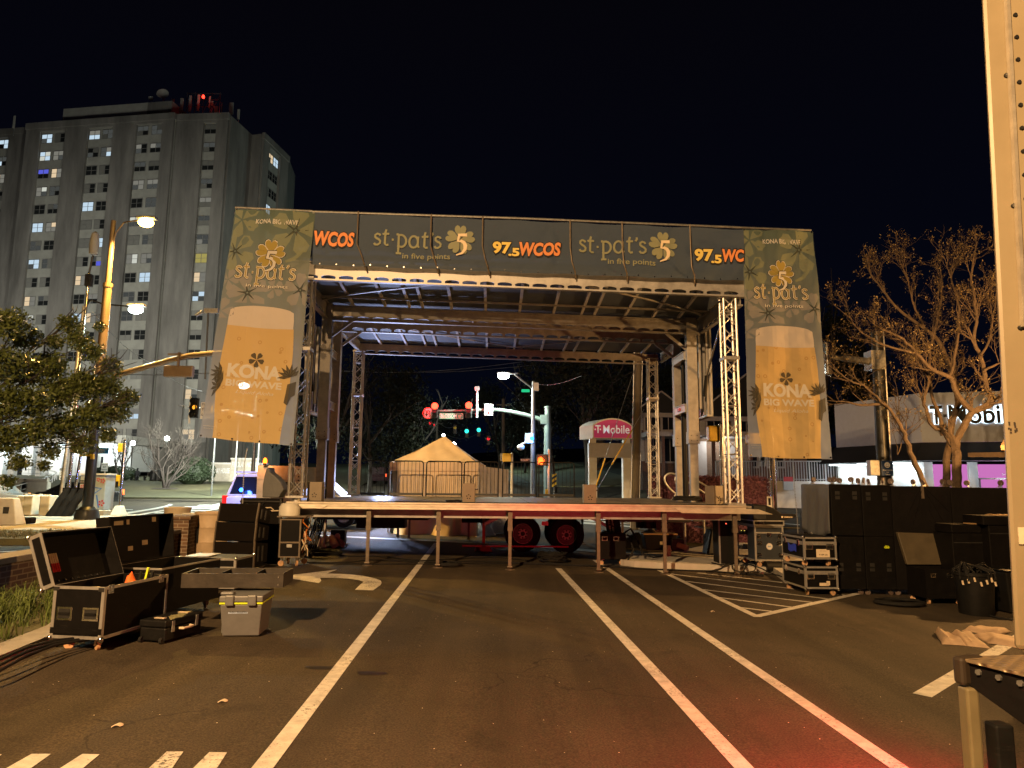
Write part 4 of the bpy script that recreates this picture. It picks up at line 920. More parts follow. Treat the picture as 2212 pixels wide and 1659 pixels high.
# ---- case 1, front left
base=Vector((-4.12,7.02,gz(-4.1,7.2)))
t=thing('flight_case','open black road case with aluminium edges, orange cloth inside, nearest the grass','flight case',base,R_(-8))
w,l,z0,z1=.53,.98,.115,.60
m=MB(); shell(m,w,l,z0,z1); m.build('body','black_laminate',t)
m=MB(); edges_box(m,-w/2,w/2,0,l,z0,z1); 
for ya in (0,): m.box(-w/2-.004,w/2+.004,-.007,-.0055,z0+.045,z0+.10,1)
m.build('edge_trim',['alu','black_laminate'],t); corner_balls(t,-w/2,w/2,0,l,z0,z1,.03,which=(z0,)); 
for x in(-w/2+.03,w/2-.03): MB().box(x-.03,x+.03,-.012,-.006,z1-.045,z1-.008).build('corner_plate','dark_metal',t,bevel=.003)
for x in(-.135,.14): handle(t,lambda a,b,d,x=x:(x+a,-d-.0005,.345+b),.165,.125)
for yy in (.08,.86): 
    m=MB(); m.box(w/2+.003,w/2+.010,yy-.04,yy+.04,z1-.07,z1+.012).box(w/2+.010,w/2+.02,yy-.02,yy+.02,z1-.045,z1-.005); m.build('butterfly_latch','chrome',t,bevel=.003)
for x in (-w/2+.09,w/2-.09):
    for y in (.1,l-.1): caster(t,x,y,z0=z0)
m=MB(); ld=MB(); t2=.012; D=.15
ld.box(0,w,0,l,D-t2,D); ld.box(0,t2,0,l,0,D-t2); ld.box(w-t2,w,0,l,0,D-t2); ld.box(t2,w-t2,0,t2,0,D-t2); ld.box(t2,w-t2,l-t2,l,0,D-t2)
mx=hingef(w,z1+.004,112); m.add(ld,mx); lid=m.build('lid','black_laminate',t)
e=MB(); edges_box(e,0,w,0,l,0,D,t=.03); m=MB().add(e,mx); m.build('lid_trim','alu',lid)
for x in(0,w):
    for y in(0,l): p=mx@Vector((x,y,D)); MB().sph(p,.028,10).build('corner_fitting','chrome',lid,smooth=True)
m=MB()
for k in range(9): p=mx@Vector((.06,.12+k*.09,D-.014)); q=mx@Vector((.06,.12+k*.09,D-.03)); m.cyl(p,q,.01,n=8)
m.build('foam_studs','chrome',lid)
m=MB(); tub=MB()
for k in range(8): tub.cyl((.24,.05+k*.028,D-.03),(.34,.05+k*.028,D-.03),.012,n=8,m=0); tub.cyl((.15,.05+k*.028,D-.03),(.238,.05+k*.028,D-.03),.012,n=8,m=1)
m.add(tub,mx); m.build('shackle_row',['print_cream','red_paint'],lid)
tag(MB().grid(lambda a,b:tuple(t.matrix_basis@Vector((.02+.14*a,.55+.12*b,.50+.16*math.sin(a*3.14)*math.sin(b*3.1)+.02*math.sin(a*19+b*7)))),8,8).build('orange_cloth','orange',sol=.01,smooth=True),'orange cloth poking out of the front open road case','cloth')
m=MB()
for q,(a,b,c) in enumerate([(.10,.62,.62),(.14,.68,.66),(.18,.7,.62)]): m.bar(t.matrix_basis@Vector((a,b,.2)),t.matrix_basis@Vector((a+.06,b+.05,c+.04)),.02,.03,m=0 if q!=1 else 1)
tag(m.build('strap','black') if 0 else m.build('strap',['black','lime']),'black and yellow straps standing in the front open road case','strap')
# ---- case 2, behind it
base=Vector((-4.28,8.34,gz(-4.2,8.6))); t=thing('flight_case','open plain black road case with paper notes in its lid, behind the aluminium one','flight case',base,R_(-9))
w,l,z0,z1=.66,1.2,.12,.62; m=MB(); shell(m,w,l,z0,z1,.014); m.build('body','black_laminate',t)
m=MB(); e=.003; m.box(-w/2-e,w/2+e,-.005,-.001,z1-.02,z1+.002).box(w/2+.001,w/2+.005,0,l,z1-.02,z1+.002).box(-w/2-.005,-w/2-.001,0,l,z1-.02,z1+.002).box(-w/2-e,w/2+e,l+.001,l+.005,z1-.02,z1+.002); m.build('rim','alu_dull',t)
for x in (-w/2+.1,w/2-.1):
    for y in (.12,l-.12): caster(t,x,y,z0=z0,wheel='wheel_dark')
D=.17; ld=MB(); ld.box(0,.56,0,l,D-t2,D); ld.box(0,t2,0,l,0,D-t2); ld.box(.56-t2,.56,0,l,0,D-t2); ld.box(t2,.56-t2,0,t2,0,D-t2); ld.box(t2,.56-t2,l-t2,l,0,D-t2)
mx=hingef(w,z1+.006,96); lid=MB().add(ld,mx).build('lid','black_laminate',t)
for a,b,c,d in ((.46,.28,.05,.16),(.46,.50,.06,.05),(.47,.98,.06,.08),(.14,.52,.055,.09),(.19,.78,.06,.11)):
    q=MB(); q.box(a,a+c,b,b+d,D-t2-.003,D-t2-.001); o=MB().add(q,mx).build('paper_note','print_cream',lid)
handle(t,lambda a,b,d:(.0+a,l-.016-d,.50+b) ,.13,.10)
# ---- closed case
base=Vector((-4.52,10.9,gz(-4.5,11))); t=thing('flight_case','low closed road case with white board on top, left of the speaker stack','flight case',base,R_(-4))
w,l,z0,z1=.86,.62,.02,.46; MB().box(-w/2,w/2,0,l,z0,z1).build('body','black_laminate',t,bevel=.004)
m=MB(); edges_box(m,-w/2,w/2,0,l,z0,z1,t=.03); m.box(-w/2-.006,w/2+.006,-.009,-.0055,z1-.19,z1-.12); m.build('edge_trim','alu',t); corner_balls(t,-w/2,w/2,0,l,z0,z1,.028,which=(z1,))
tag(MB().box(-4.9,-4.55,10.98,11.44,gz(-4.7,11)+.468,gz(-4.7,11)+.476).build('paper_sheet','sign_white'),'white sheet lying on the low closed road case','paper')
# ---- cooler and tray
base=Vector((-2.86,7.86,gz(-2.9,8))); t=thing('cooler','grey plastic cooler with lime green seal under the black tray','cooler',base,R_(6))
m=MB(); m.hexa([(-.19,0,.01),(.19,0,.01),(.19,.42,.01),(-.19,.42,.01)],[(-.215,-.05,.34),(.215,-.05,.34),(.215,.47,.34),(-.215,.47,.34)])
for k in range(6): m.box(-.2-.012+.0,-.2+.01,.03+k*.065,.05+k*.065,.03,.3)
m.build('body','tan_plastic',t,bevel=.02)
MB().box(-.222,.222,-.062,.475,.345,.362).build('seal','lime',t)
m=MB(); m.box(-.225,.225,-.065,.48,.364,.43); m.box(-.16,-.07,-.09,-.064,.33,.44).box(.07,.16,-.09,-.064,.33,.44).box(-.235,-.10,.0,.1,.431,.46)
m.build('lid','tan_plastic',t,bevel=.012); MB().box(-.13,.07,-.038,-.026,.245,.285).build('name_tape',mat('tape_blue',(.35,.45,.65),.5),t)
o=[c for c in t.children if c.name.startswith('name_tape')][0]; MB().text('SUBS / RIGGING',lambda x,y:(x,-.0395,y),-.12,.06,.25,.28,.0).build('lettering','black',o,fixn=False)
t=thing('divided_tray','long black three compartment tray lying across the grey cooler','tray',Vector((-3.08,8.12,gz(-3,8.2)+.465)),R_(5))
m=MB(); w,l,h=1.10,.52,.155
m.box(-w/2,w/2,0,l,0,.012); m.box(-w/2,w/2,0,.014,.012,h); m.box(-w/2,w/2,l-.014,l,.012,h); m.box(-w/2,-w/2+.014,.014,l-.014,.012,h); m.box(w/2-.014,w/2,.014,l-.014,.012,h); m.build('box',mat('tray_paint',(.035,.028,.022),.5,var=.5,scale=6,bump=.1),t)
for x in(-.17,.22): MB().box(x-.006,x+.006,.014,l-.014,.012,h-.01).build('divider','black_laminate',t)
for x in (.5,): MB().box(x-.01,x+.0,-.004,-.001,.02,.04).box(x-.01,x,-.004,-.001,.10,.12).build('latch','chrome',t)
# ---- small hard case
t=thing('hard_case','small black hard case with wheels and pale handle on the asphalt','hard case',Vector((-3.60,7.45,gz(-3.6,7.6))),R_(-14))
m=MB(); m.box(-.15,.15,0,.55,.02,.15).box(-.16,.16,-.01,.56,.155,.225); m.build('shell','black',t,bevel=.014)
m=MB(); m.box(.15,.165,.08,.12,.10,.21).box(.15,.165,.44,.48,.10,.21); m.build('latch','steel',t,bevel=.003)
MB().tube([(.155,.2,.12),(.20,.21,.12),(.21,.28,.12),(.20,.35,.12),(.155,.36,.12)],.013,8).build('handle','print_cream',t,smooth=True)
for x in(-.12,.12): MB().cyl((x-.015,-.005,.03),(x+.015,-.005,.03),.032,n=14).build('wheel','rubber',t,smooth=True)
for yy in (.1,.45): MB().box(-.06,.06,yy-.02,yy+.02,.226,.232).build('sticker','print_cream',t)
# ---- line array cabinets
def cabinet(label,loc,rz,tilt,h=.295,w=.74,d=.46):
    t=thing('line_array_speaker',label,'loudspeaker',loc,rz,group='line array speakers stacked by the stage'); t.rotation_euler=(tilt,0,rz)
    m=MB(); m.hexa([(-w/2,0,.004),(w/2,0,.004),(w/2,d,.05),(-w/2,d,.05)],[(-w/2,0,h-.004),(w/2,0,h-.004),(w/2,d,h-.05),(-w/2,d,h-.05)]); m.build('cabinet','black_laminate',t,bevel=.006)
    MB().box(-w/2+.03,w/2-.03,-.006,-.0005,.02,h-.02).build('grille','grille_cloth',t)
    for y in (.12,.26): MB().box(w/2+.0005,w/2+.006,y,y+.05,.08,h-.08).build('side_port','dark_metal',t,bevel=.002)
    for x in(-w/2-.006,w/2+.006): MB().box(x-.012,x+.012,-.014,.02,-.01,h+.01).build('rigging_bar','leg_paint',t)
    return t
bx0=Vector((-4.98,13.1,gz(-5,13.4)+.10)); rz=R_(-12)
cabinet('lowest and tallest of the three black line array speakers beside the stage',bx0-Vector((0,0,.02)),rz,0,h=.43,w=.80)
cabinet('middle one of the three black line array speakers, leaning slightly back',bx0+Vector((0,.0,.415)),rz,R_(-5),h=.345,w=.79)
cabinet('topmost black line array speaker, tilted back the most',bx0+Vector((.01,.03,.765)),rz,R_(-12),h=.335,w=.77)
t=thing('speaker_dolly','low wheeled black dolly under the line array speakers','dolly',bx0-Vector((0,0,.1)),rz)
MB().box(-.38,.38,.02,.5,.06,.095).build('frame','black',t,bevel=.004)
for x in(-.32,.32):
    for y in (.08,.44): caster(t,x,y,z0=.06,r=.028,h=.06,wheel='wheel_dark')
t=thing('rigging_frame','tall black rigging frame standing behind the line array speakers','frame',Vector((-4.93,14.25,gz(-4.9,14.3))),R_(-6))
m=MB(); m.box(-.43,.43,0,.05,0,1.27); m.build('panel','black_cloth',t,bevel=.01); m=MB(); m.tube([(-.43,-.02,1.2),(.43,-.02,1.2)],.02,8).tube([(-.4,-.02,.02),(-.4,-.02,1.25)],.02,8).tube([(.40,-.02,.02),(.40,-.02,1.25)],.02,8).tube([(.1,-.03,1.24),(-.1,-.03,.95)],.012,6); m.build('tube_frame','dark_metal',t)
MB().tube([(.1,-.03,1.08),(.22,-.05,1.09),(.28,-.05,1.05),(.2,-.05,1.02),(.38,-.04,1.03)],.012,6).build('shackle','print_cream',t)
t=thing('speaker_cover','dark half round padded cover standing up behind the rigging frame','cover',SW(LS(*Q('b4',930,700),.2)[0],.25,.9))
z_=lambda zx,zy:LS(*Q('b4',zx,zy),.25)
P=[z_(*p) for p in [(925,715),(930,560),(950,450),(975,360),(1010,338),(1020,400),(1100,460),(1160,530),(1195,620),(1165,660),(1130,720)]]; o=P[0]
MB().prism([((p[0]-o[0]),(p[2]-.9)) for p in P],(0,0,0),(1,0,0),(0,0,1),(0,.35,0)).build('cover_body','grey_cloth',t,bevel=.02)
# ---- rack on wheels with cables
t=thing('amp_rack','tall black amplifier rack on casters with coloured cables at its side','rack',Vector((-4.24,13.95,gz(-4.2,14))),R_(2))
m=MB(); m.box(-.20,.20,0,.6,.17,.90); m.build('body','black_laminate',t,bevel=.004); m=MB(); edges_box(m,-.2,.2,0,.6,.17,.90,t=.025); m.box(-.2,.2,-.009,-.0055,.44,.47); m.build('edge_trim','leg_paint',t)
MB().box(-.05,.05,-.02,-.006,.36,.42).build('latch','steel',t,bevel=.003)
for x in (-.14,.14):
    for y in (.08,.5): caster(t,x,y,z0=.17,r=.055,h=.17,wheel='wheel_tan')
MB().box(-.26,.30,-.03,.55,.93,.955).build('shelf','leg_paint',t)
m=MB()
for k in range(34):
    a=Vector((.23+random.uniform(-.01,.08),random.uniform(0,.3),random.uniform(.3,.95))); m.tube([a,a+Vector((random.uniform(-.05,.08),0,-.1)),a+Vector((random.uniform(-.05,.08),.05,-.22))],.011,5,m=random.choice([0,0,1,2]))
m.build('cable_tangle',['rubber','rust','print_cream'],t,fixn=False)
t=thing('white_bin_lid','pale upturned plastic tub on top of the amplifier rack','tub',Vector((-4.32,14.1,gz(-4.2,14)+.957)))
MB().lathe((0,0,0),[(.20,0),(.20,.16),(.15,.24),(.02,.245)],20).build('shell','white_plastic',t,smooth=True)
# clutter under the left end of the stage
def gl(zk,x,y): return GQ(zk,x,y)
p=gl('a6',548,1333); t=thing('small_monitor','small black box speaker with pale oval, on the ground under the stage','loudspeaker',p,SA); MB().box(-.18,.18,0,.3,0,.37).build('cabinet','black',t,bevel=.01); MB().cyl((0,-.004,.13),(0,.01,.13),.07,n=16).cyl((0,-.004,.22),(0,.01,.22),.07,n=16).box(-.07,.07,-.003,.01,.13,.22).build('oval_port','print_cream',t)
p=gl('a6',440,1350); t=thing('plastic_sheet','crumpled clear plastic sheet on the ground by the outrigger jack','plastic sheet',p); MB().grid(lambda a,b:(-.35+.9*a,-.2+.6*b,.02+.25*math.sin(a*3.1)*math.sin(b*3.1)+.03*math.sin(a*23+b*11)+.02*math.sin(b*31)),22,14).build('sheet',mat('poly_sheet',(.5,.47,.42),.3),t,smooth=False,sol=.004)
p=gl('a6',395,1378); t=thing('paper_roll','pale upright roll standing next to the crumpled plastic sheet','roll',p); MB().lathe((0,0,0),[(.07,0),(.07,.32),(.05,.33)],16).build('roll_body','white_plastic',t,smooth=True)
p=gl('a6',335,1385); t=thing('black_stand','folded black stand leaning against the stage edge','stand',p); m=MB()
for k in range(5): m.tube([(.05*k-.1,0,0),(.05*k+.05,.1,.6),(.04*k+.14,.3,1.12)],.022,7)
m.build('tubes','black',t,smooth=True)
coil('cable_heap','dark tangled cable heap below the left end of the stage',gl('a6',430,1425),.38,14,.014,.12)
coil('cable_heap','cable heap at the foot of the second stage leg',gl('a6',1410,1500),.26,9,.013,.07)
coil('cable_heap','round cable heap in front of the trailer wheels',gl('a7',355,1470),.30,16,.012,.22)
def cab(name,label,pts,r=.013,z=.02,mt='rubber',cat='cable'):
    P=[G(*p,z) for p in pts]; sm=[]
    for i in range(len(P)-1):
        a=P[max(0,i-1)];b=P[i];c=P[i+1];d=P[min(len(P)-1,i+2)]
        for q in range(8):
            u=q/8; v=.5*((2*b)+(c-a)*u+(2*a-5*b+4*c-d)*u*u+(3*b-a-3*c+d)*u**3); v.z=gz(v.x,v.y)+z+(b.z-gz(b.x,b.y)-z)*0+ .004*math.sin(q+i*3); sm.append(v)
    sm.append(P[-1]); return tag(MB().tube(sm,r,6).build(name,mt,smooth=True,fixn=False),label,cat)
a6=lambda *L:[Q('a6',*p) for p in L]; a7=lambda *L:[Q('a7',*p) for p in L]
cab('ground_cable','upper of the cables running below the stage front, left half',a6((430,1395),(620,1420),(900,1425),(1200,1455),(1500,1440),(1800,1430),(2050,1460)))
cab('ground_cable','middle cable running along below the stage front',a6((300,1470),(600,1470),(900,1450),(1300,1470),(1700,1460),(2000,1475),(2300,1480)),z=.03)
cab('ground_cable','cable passing the leg feet below the stage front',a6((330,1478),(700,1482),(1300,1482),(1600,1476),(2100,1484),(2500,1500)),z=.015)
cab('ground_cable','cable along the foot of the traffic island kerb',a7((240,1480),(700,1500),(1100,1523),(1600,1540),(2000,1575)),r=.018)
cab('ground_cable','cable from the wheels to the black case under the stage',a7((300,1470),(500,1490),(720,1495),(880,1500)),r=.014)
# black wheeled case under the stage, near the middle leg
p=GQ('a7',830,1492); t=thing('road_trunk','black wheeled trunk with two pale handles behind the fourth stage leg','trunk',p,R_(4)); w=.58
MB().box(-w/2,w/2,0,.55,.12,.68).build('body','black_laminate',t,bevel=.012)
for x in (-.19,.07): handle(t,lambda a,b,d,x=x:(x+a,-d-.0005,.57+b),.13,.10)
for x in (-.22,.22):
    for y in (.07,.47): caster(t,x,y,z0=.12)
for x in (w/2,): MB().sph((x,0,.67),.02,8).build('corner_fitting','chrome',t)
m=MB(); q=Vector((p.x+.28,p.y+.3,.62)); e_=GQ('c5',1250,545,.14)
m.tube([q,q+Vector((.18,.1,.10)),q+Vector((.33,.1,-.15)),q+Vector((.40,-.2,-.45)),q+Vector((.62,-.25,-.50)),e_],.022,8)
m.tube([q,q+Vector((.12,-.1,-.05)),q+Vector((.17,-.25,-.35)),q+Vector((.02,-.40,-.57))],.020,8); tag(m.build('power_cable','rubber',smooth=True),'thick black power cable looping from the trunk onto the island','cable')
p=GQ('a7',900,1360); t=thing('black_bag','long black equipment bag on the ground behind the trunk','bag',p); MB().grid(lambda a,b:(1.9*a-.2,.35-.35*math.cos(b*3.14),.40*math.sin(b*3.14)*(1-.25*math.sin(a*9))+.04*math.sin(a*25)),24,8).build('bag_body','black_cloth',t,smooth=True)
p=GQ('a7',780,1340); t=thing('black_bag','small square black bag between trailer mud flap and long bag','bag',p); MB().box(-.1,.4,0,.4,0,.42).build('bag_body','black_cloth',t,bevel=.04)
p=GQ('a7',1195,1375,.13); t=thing('storage_tote','black storage tote with tan lid on the island under the stage','tote',p); MB().hexa([(-.36,0,0),(.36,0,0),(.36,.45,0),(-.36,.45,0)],[(-.42,-.03,.38),(.42,-.03,.38),(.42,.48,.38),(-.42,.48,.38)]).build('body','black',t,bevel=.015); MB().box(-.45,.45,-.05,.5,.385,.42).build('lid',mat('tote_lid',(.36,.24,.12),.5),t,bevel=.008); MB().box(-.01,.06,-.03,-.02,.14,.22).build('paper_label','print_cream',t)
p=GQ('a7',1335,1385,.13); t=thing('hand_light','dark work lamp with pale round face lying beside the tote','lamp',p); MB().box(-.15,.2,.1,.35,.0,.3).build('housing','dark_metal',t,bevel=.02); MB().cyl((.0,.05,.16),(.22,-.12,.09),.07,n=16).build('face','print_cream',t)
p=GQ('a7',1262,1420,.13); t=thing('water_bottle','small pale bottle standing on the island kerb','bottle',p); MB().lathe((0,0,0),[(.06,0),(.05,.1),(.07,.12),(.045,.2),(.05,.24)],12).build('bottle_body','print_cream',t,smooth=True)
m=MB(); t=thing('truss_barrel','round black drum hanging below the deck above the tote','drum',SW(LS(*Q('a7',1090,1180),4.0)[0],4.0,.62)); MB().cyl((0,0,0),(0,0,.52),.28,n=20).build('drum_body','black',t)
# ---- right hand cases
def edged_case(label,loc,rz,w,l,h,wheels=True,upcast=False,lidline=.28,nh=2):
    t=thing('flight_case',label,'flight case',loc,rz); z0=.115 if wheels else 0
    MB().box(-w/2,w/2,0,l,z0,z0+h).build('body','black_laminate',t,bevel=.003)
    m=MB(); edges_box(m,-w/2,w/2,0,l,z0,z0+h,t=.03)
    if lidline: m.box(-w/2-.006,w/2+.006,-.0085,-.0055,z0+h*(1-lidline)-.03,z0+h*(1-lidline)+.03).box(-w/2-.0085,-w/2-.0055,-.006,l+.006,z0+h*(1-lidline)-.03,z0+h*(1-lidline)+.03)
    m.build('edge_trim','alu',t); corner_balls(t,-w/2,w/2,0,l,z0,z0+h,.03)
    for x in (-w*.33,w*.30)[:nh]: handle(t,lambda a,b,d,x=x:(x+a,-d-.0005,z0+h*.56+b),.13,.10)
    for y in (l*.22,l*.8): MB().box(-w/2-.018,-w/2-.0086,y-.04,y+.04,z0+h*.58,z0+h*.86).build('butterfly_latch','chrome',t,bevel=.003)
    if wheels:
        for x in(-w/2+.08,w/2-.08):
            for y in (.1,l-.1): caster(t,x,y,z0=z0)
    return t,z0
g0=gz(5.24,12.4); lo_=Vector((5.25,12.32,g0))
tA,z0=edged_case('lower of the two aluminium edged cases stacked left of the black speaker wall',lo_,R_(2),.56,.9,.37)
MB().box(-.04,.12,-.004,-.0012,z0+.05,z0+.10).box(.08,.14,-.004,-.0012,z0+.06,z0+.13).build('torn_label','print_cream',tA)
tB,z0=edged_case('upper aluminium edged case labelled Y10P (2), on top of another case',lo_+Vector((0,0,z0+.37+.0)),R_(2),.56,.9,.37)
lb_=MB().box(-.07,.16,-.0045,-.0012,z0+.035,z0+.17).build('label_card',mat('card',(.66,.55,.40),.6,var=.05),tB)
MB().text('Y10P (2)',lambda x,y:(x,-.0055,z0+y),-.03,.12,.06,.09,.025).text('AMP PACKAGE',lambda x,y:(x,-.0055,z0+y),-.01,.10,.135,.145,.0).build('lettering','black',lb_,fixn=False)
tag(MB().grid(lambda a,b:(4.935,12.55+.35*a,g0+.70+.12*b+.02*math.sin(a*7)),4,3).build('blue_tape',mat('blue_tape',(.02,.05,.6),.5),sol=.004),'blue tape patch on the side of the upper edged case','tape')
# console case + mixing console
cb=Vector((5.49,15.4,gz(5.5,15.4)+.13)); t=thing('console_rack','aluminium edged equipment rack with round white emblem and open side','rack',cb,R_(3)); w=.62
MB().box(-w/2,w/2,0,.40,.13,.86).box(-w/2,w/2,.40,1.0,.13,.16).box(-w/2,w/2,.40,1.0,.83,.86).box(w/2-.03,w/2,.4,1.0,.16,.83).build('body',mat('rack_navy',(.022,.028,.038),.4,var=.2),t)
m=MB(); edges_box(m,-w/2,w/2,0,1.0,.13,.86,t=.03); m.box(-w/2-.006,w/2+.006,-.0085,-.0055,.70,.73); m.build('edge_trim','alu',t)
for x,z in((-.21,.50),(.21,.50),(0,.67),(-.23,.25),(.24,.25),(-.23,.64),(.24,.64)): handle(t,lambda a,b,d,x=x,z=z:(x+a,-d-.0005,z+b),.10,.085,name='latch_plate')
m=MB(); pts=[]
for k in range(32): r=.072 if k%2 else .062; pts.append((math.cos(k*math.pi/16)*r,.43+math.sin(k*math.pi/16)*r))
o=MB().prism(pts,(0,-.003,0),(1,0,0),(0,0,1),(0,.002,0)).build('emblem','sign_white',t)
MB().text('SGK',lambda x,y:(x,-.0045,y),-.035,.035,.415,.445,.02).build('lettering','sign_blue',o,fixn=False)
for y,z,c in ((.5,.72,0),(.7,.70,0),(.9,.66,0),(.55,.4,1),(.8,.35,1)): MB().box(-w/2-.02,-w/2+.2,y-.08,y+.08,z-.04,z+.03).build('rack_unit','dark_metal',t)
for y,z in ((.50,.72),(.68,.71),(.95,.68)): MB().box(-w/2-.024,-w/2-.0205,y,y+.03,z,z+.008).build('indicator_led',glow('led_yellow',(.8,.6,.1),3),t)
for x in(-.22,.22): caster(t,x,.1,z0=.13,r=.05,h=.13); caster(t,x,.9,z0=.13,r=.05,h=.13)
c2=cb+Vector((0,0,.865)); t=thing('console_tray','shallow aluminium edged case lid carrying the mixing console','case lid',c2,R_(3)); MB().box(-.33,.33,-.02,1.0,0,.11).build('body','black_laminate',t); m=MB(); edges_box(m,-.33,.33,-.02,1.0,0,.11,t=.022); m.build('edge_trim','alu',t); handle(t,lambda a,b,d:(-.15+a,-.0205-d,.055+b),.12,.06)
t=thing('mixing_console','dark mixing console with sloping end panel on the equipment rack','mixing console',c2+Vector((0,0,.112)),R_(3))
P=[(-.34,0),(.34,0),(.55,.05),(.62,.09),(.60,.13),(.30,.13),(.12,.26),(-.05,.32),(-.32,.33)]
MB().prism(P,(0,.0,0),(1,0,0),(0,0,1),(0,.95,0)).build('chassis','black',t,bevel=.01)
MB().prism([(-.34+.02,.02),(-.05,.02),(-.05,.29),(-.30,.30)],(0,-.006,0),(1,0,0),(0,0,1),(0,.004,0)).build('end_panel','dark_metal',t)
MB().text('YAMAHA',lambda x,y:(x,-.008,y),.33,.53,.055,.085,.03).cyl((.30,-.008,.07),(.30,-.006,.07),.02,n=12).build('lettering','print_cream',t,fixn=False)
p=SW(LS(*Q('b6',245,700),1.2)[0],1.2,gs(7.6,1.2)+.13); t=thing('power_distro','tall open power rack with blue indicator lights at the right stage corner','rack',p,R_(2)); MB().box(-.17,.17,0,.5,0,1.08).build('body','black',t); m=MB(); m.box(.17,.2,-.01,.03,0,1.1).box(-.2,-.17,-.01,.03,0,1.1); m.build('edge_trim','alu_dull',t)
for k in range(5): MB().box(-.12+k*.05,-.095+k*.05,-.006,-.001,1.0,1.06).build('indicator_led',glow('led_blue',(.15,.3,1),4),t)
MB().cyl((-.03,-.006,.86),(-.03,-.001,.86),.012,n=8).build('indicator_led',glow('led_red',(1,.1,.05),4),t)
p=GQ('b6',120,1040,.13); t=thing('stage_monitor','black wedge monitor speaker on the island by the power rack','loudspeaker',p,R_(8)); MB().hexa([(-.25,0,0),(.3,0,0),(.3,.45,0),(-.2,.45,0)],[(-.1,0.05,.62),(.25,.05,.62),(.25,.4,.62),(-.1,.4,.62)]).build('cabinet','black',t,bevel=.03); MB().hexa([(-.20,-.012,.05),(.22,-.012,.05),(.22,-.002,.05),(-.2,-.002,.05)],[(-.08,.035,.56),(.2,.035,.56),(.2,.045,.56),(-.08,.045,.56)]).build('grille','dark_metal',t)
b6=lambda *L:[Q('b6',*q) for q in L]
cab('looped_cable','cable looping in wide turns over the island kerb near the last stage leg',b6((350,1060),(300,1190),(420,1230),(480,1140),(430,1090),(560,1130),(560,1220),(440,1230),(500,1120),(640,1130),(720,1200)),z=.14,r=.012)
cab('looped_cable','second cable looping beside the power rack',b6((60,1130),(220,1150),(330,1080),(420,1120),(600,1180),(760,1250),(880,1290)),z=.15,r=.014)
cab('ground_cable','black cable crossing the island kerb down to the asphalt',b6((0,1235),(130,1210),(250,1160),(380,1110)),z=.14,r=.02)
coil('chain_heap','small heap of shiny chain at the foot of the island kerb',GQ('b6',650,1255),.22,16,.008,.05,mt='chrome',cat='chain')
t=thing('motor_body','black cylindrical chain motor lying by the edged cases','chain motor',GQ('b6',830,1255)); MB().cyl((-.25,0,.13),(.25,.05,.13),.12,n=18).cyl((.25,.05,.13),(.33,.06,.13),.08,n=14).build('housing','black',t,smooth=True); MB().tube([(-.22,0,.24),(-.05,0,.28),(.15,.02,.25)],.015,6).build('handle','chrome',t)
# ---- wall of sub speakers
g1=-.145; sx0,sy0=5.60,12.6
def sub(label,x,w,z,h,d=1.25,top=False,bottom=False,cov=False,name='sub_speaker',y=sy0,ports=True,handles=((-.0,.7),)):
    t=thing(name,label,'loudspeaker',Vector((x+w/2,y,z)),0,group='black sub speakers in the wall of speakers')
    MB().box(-w/2+.004,w/2-.004,0,d,.004,h-.004).build('cabinet','black_laminate' if not cov else 'black_cloth',t,bevel=.008)
    if ports:
        for hx in (-w*.28,w*.28):
            hz=h*.78 if top else h*.42; MB().box(hx-.04,hx+.04,-.004,.0,hz-.07,hz+.07).build('recessed_grip','dark_metal',t,bevel=.003); MB().box(hx-.045,hx+.045,-.012,-.004,hz-.012,hz+.012).build('grip_bar','black',t)
    if top:
        for cx,cy in ((-w/2+.09,.10),(w/2-.09,.10),(-w/2+.09,d-.3),(w/2-.09,d-.3)): caster(t,cx,cy,up=True,z0=h,r=.05,h=.13,wheel='wheel_dark')
    if bottom:
        for cx,cy in ((-w/2+.09,.10),(w/2-.09,.10)): caster(t,cx,cy,z0=0,r=.045,h=.10,wheel='wheel_dark')
    return t
zt=g1+.10; hh=.90
W4=[.54,.52,1.04,1.02]; nm=['leftmost of the upper speakers','second upper speaker from the left','wide upper speaker with creased cloth and tape','rightmost wide upper speaker']
x=sx0
for i,(ww,n_) in enumerate(zip(W4,nm)):
    k=sub(n_+ ' in the black wall, casters up',x,ww,zt+hh+.005-i*.012,.895,top=True,cov=i>1,ports=i<2); x+=ww+.003
    if i==2:
        m=MB()
        for a,b in (((-.30,.35),(-.02,.86)),((-.2,.2),(.02,.84)),((.40,.22),(.05,.86)),((.48,.45),(.08,.87)),((.30,.1),(.12,.5))): m.tube([(a[0],-.004,a[1]),((a[0]+b[0])/2,-.012,(a[1]+b[1])/2),(b[0],-.004,b[1])],.009,6)
        m.build('cloth_fold','black_cloth',k,smooth=True); MB().box(-.0,.05,-.012,-.006,.68,.89).build('tape_strip','leg_paint',k)
nm=['leftmost of the lower speakers','second lower speaker from the left','third lower speaker, next to the open case lid','rightmost lower speaker behind the bins']
x=sx0+.0
for i,(ww,n_) in enumerate(zip([.54,.52,.60,1.46],nm)):
    k=sub(n_+' in the black wall, on the ground',x,ww,zt,hh,bottom=True,cov=i>1,ports=i<2); x+=ww+.003
    if i==1: MB().text('d&b',lambda a,b:(a,-.004,b),.08,.17,.70,.75,.03).build('scratched_mark','lime',k,fixn=False)
tag(MB().grid(lambda a,b:(sx0-.014-.012*math.sin(a*20+3*b)*(1-b)-.015*(1-b),sy0+.02+1.2*a,zt+hh+.05+.84*b-.1*math.sin(a*3.1)*(1-b)),40,12).build('grey_drape','grey_cloth',smooth=True,sol=.006),'grey cloth draped over the left side of the upper speakers','cloth')
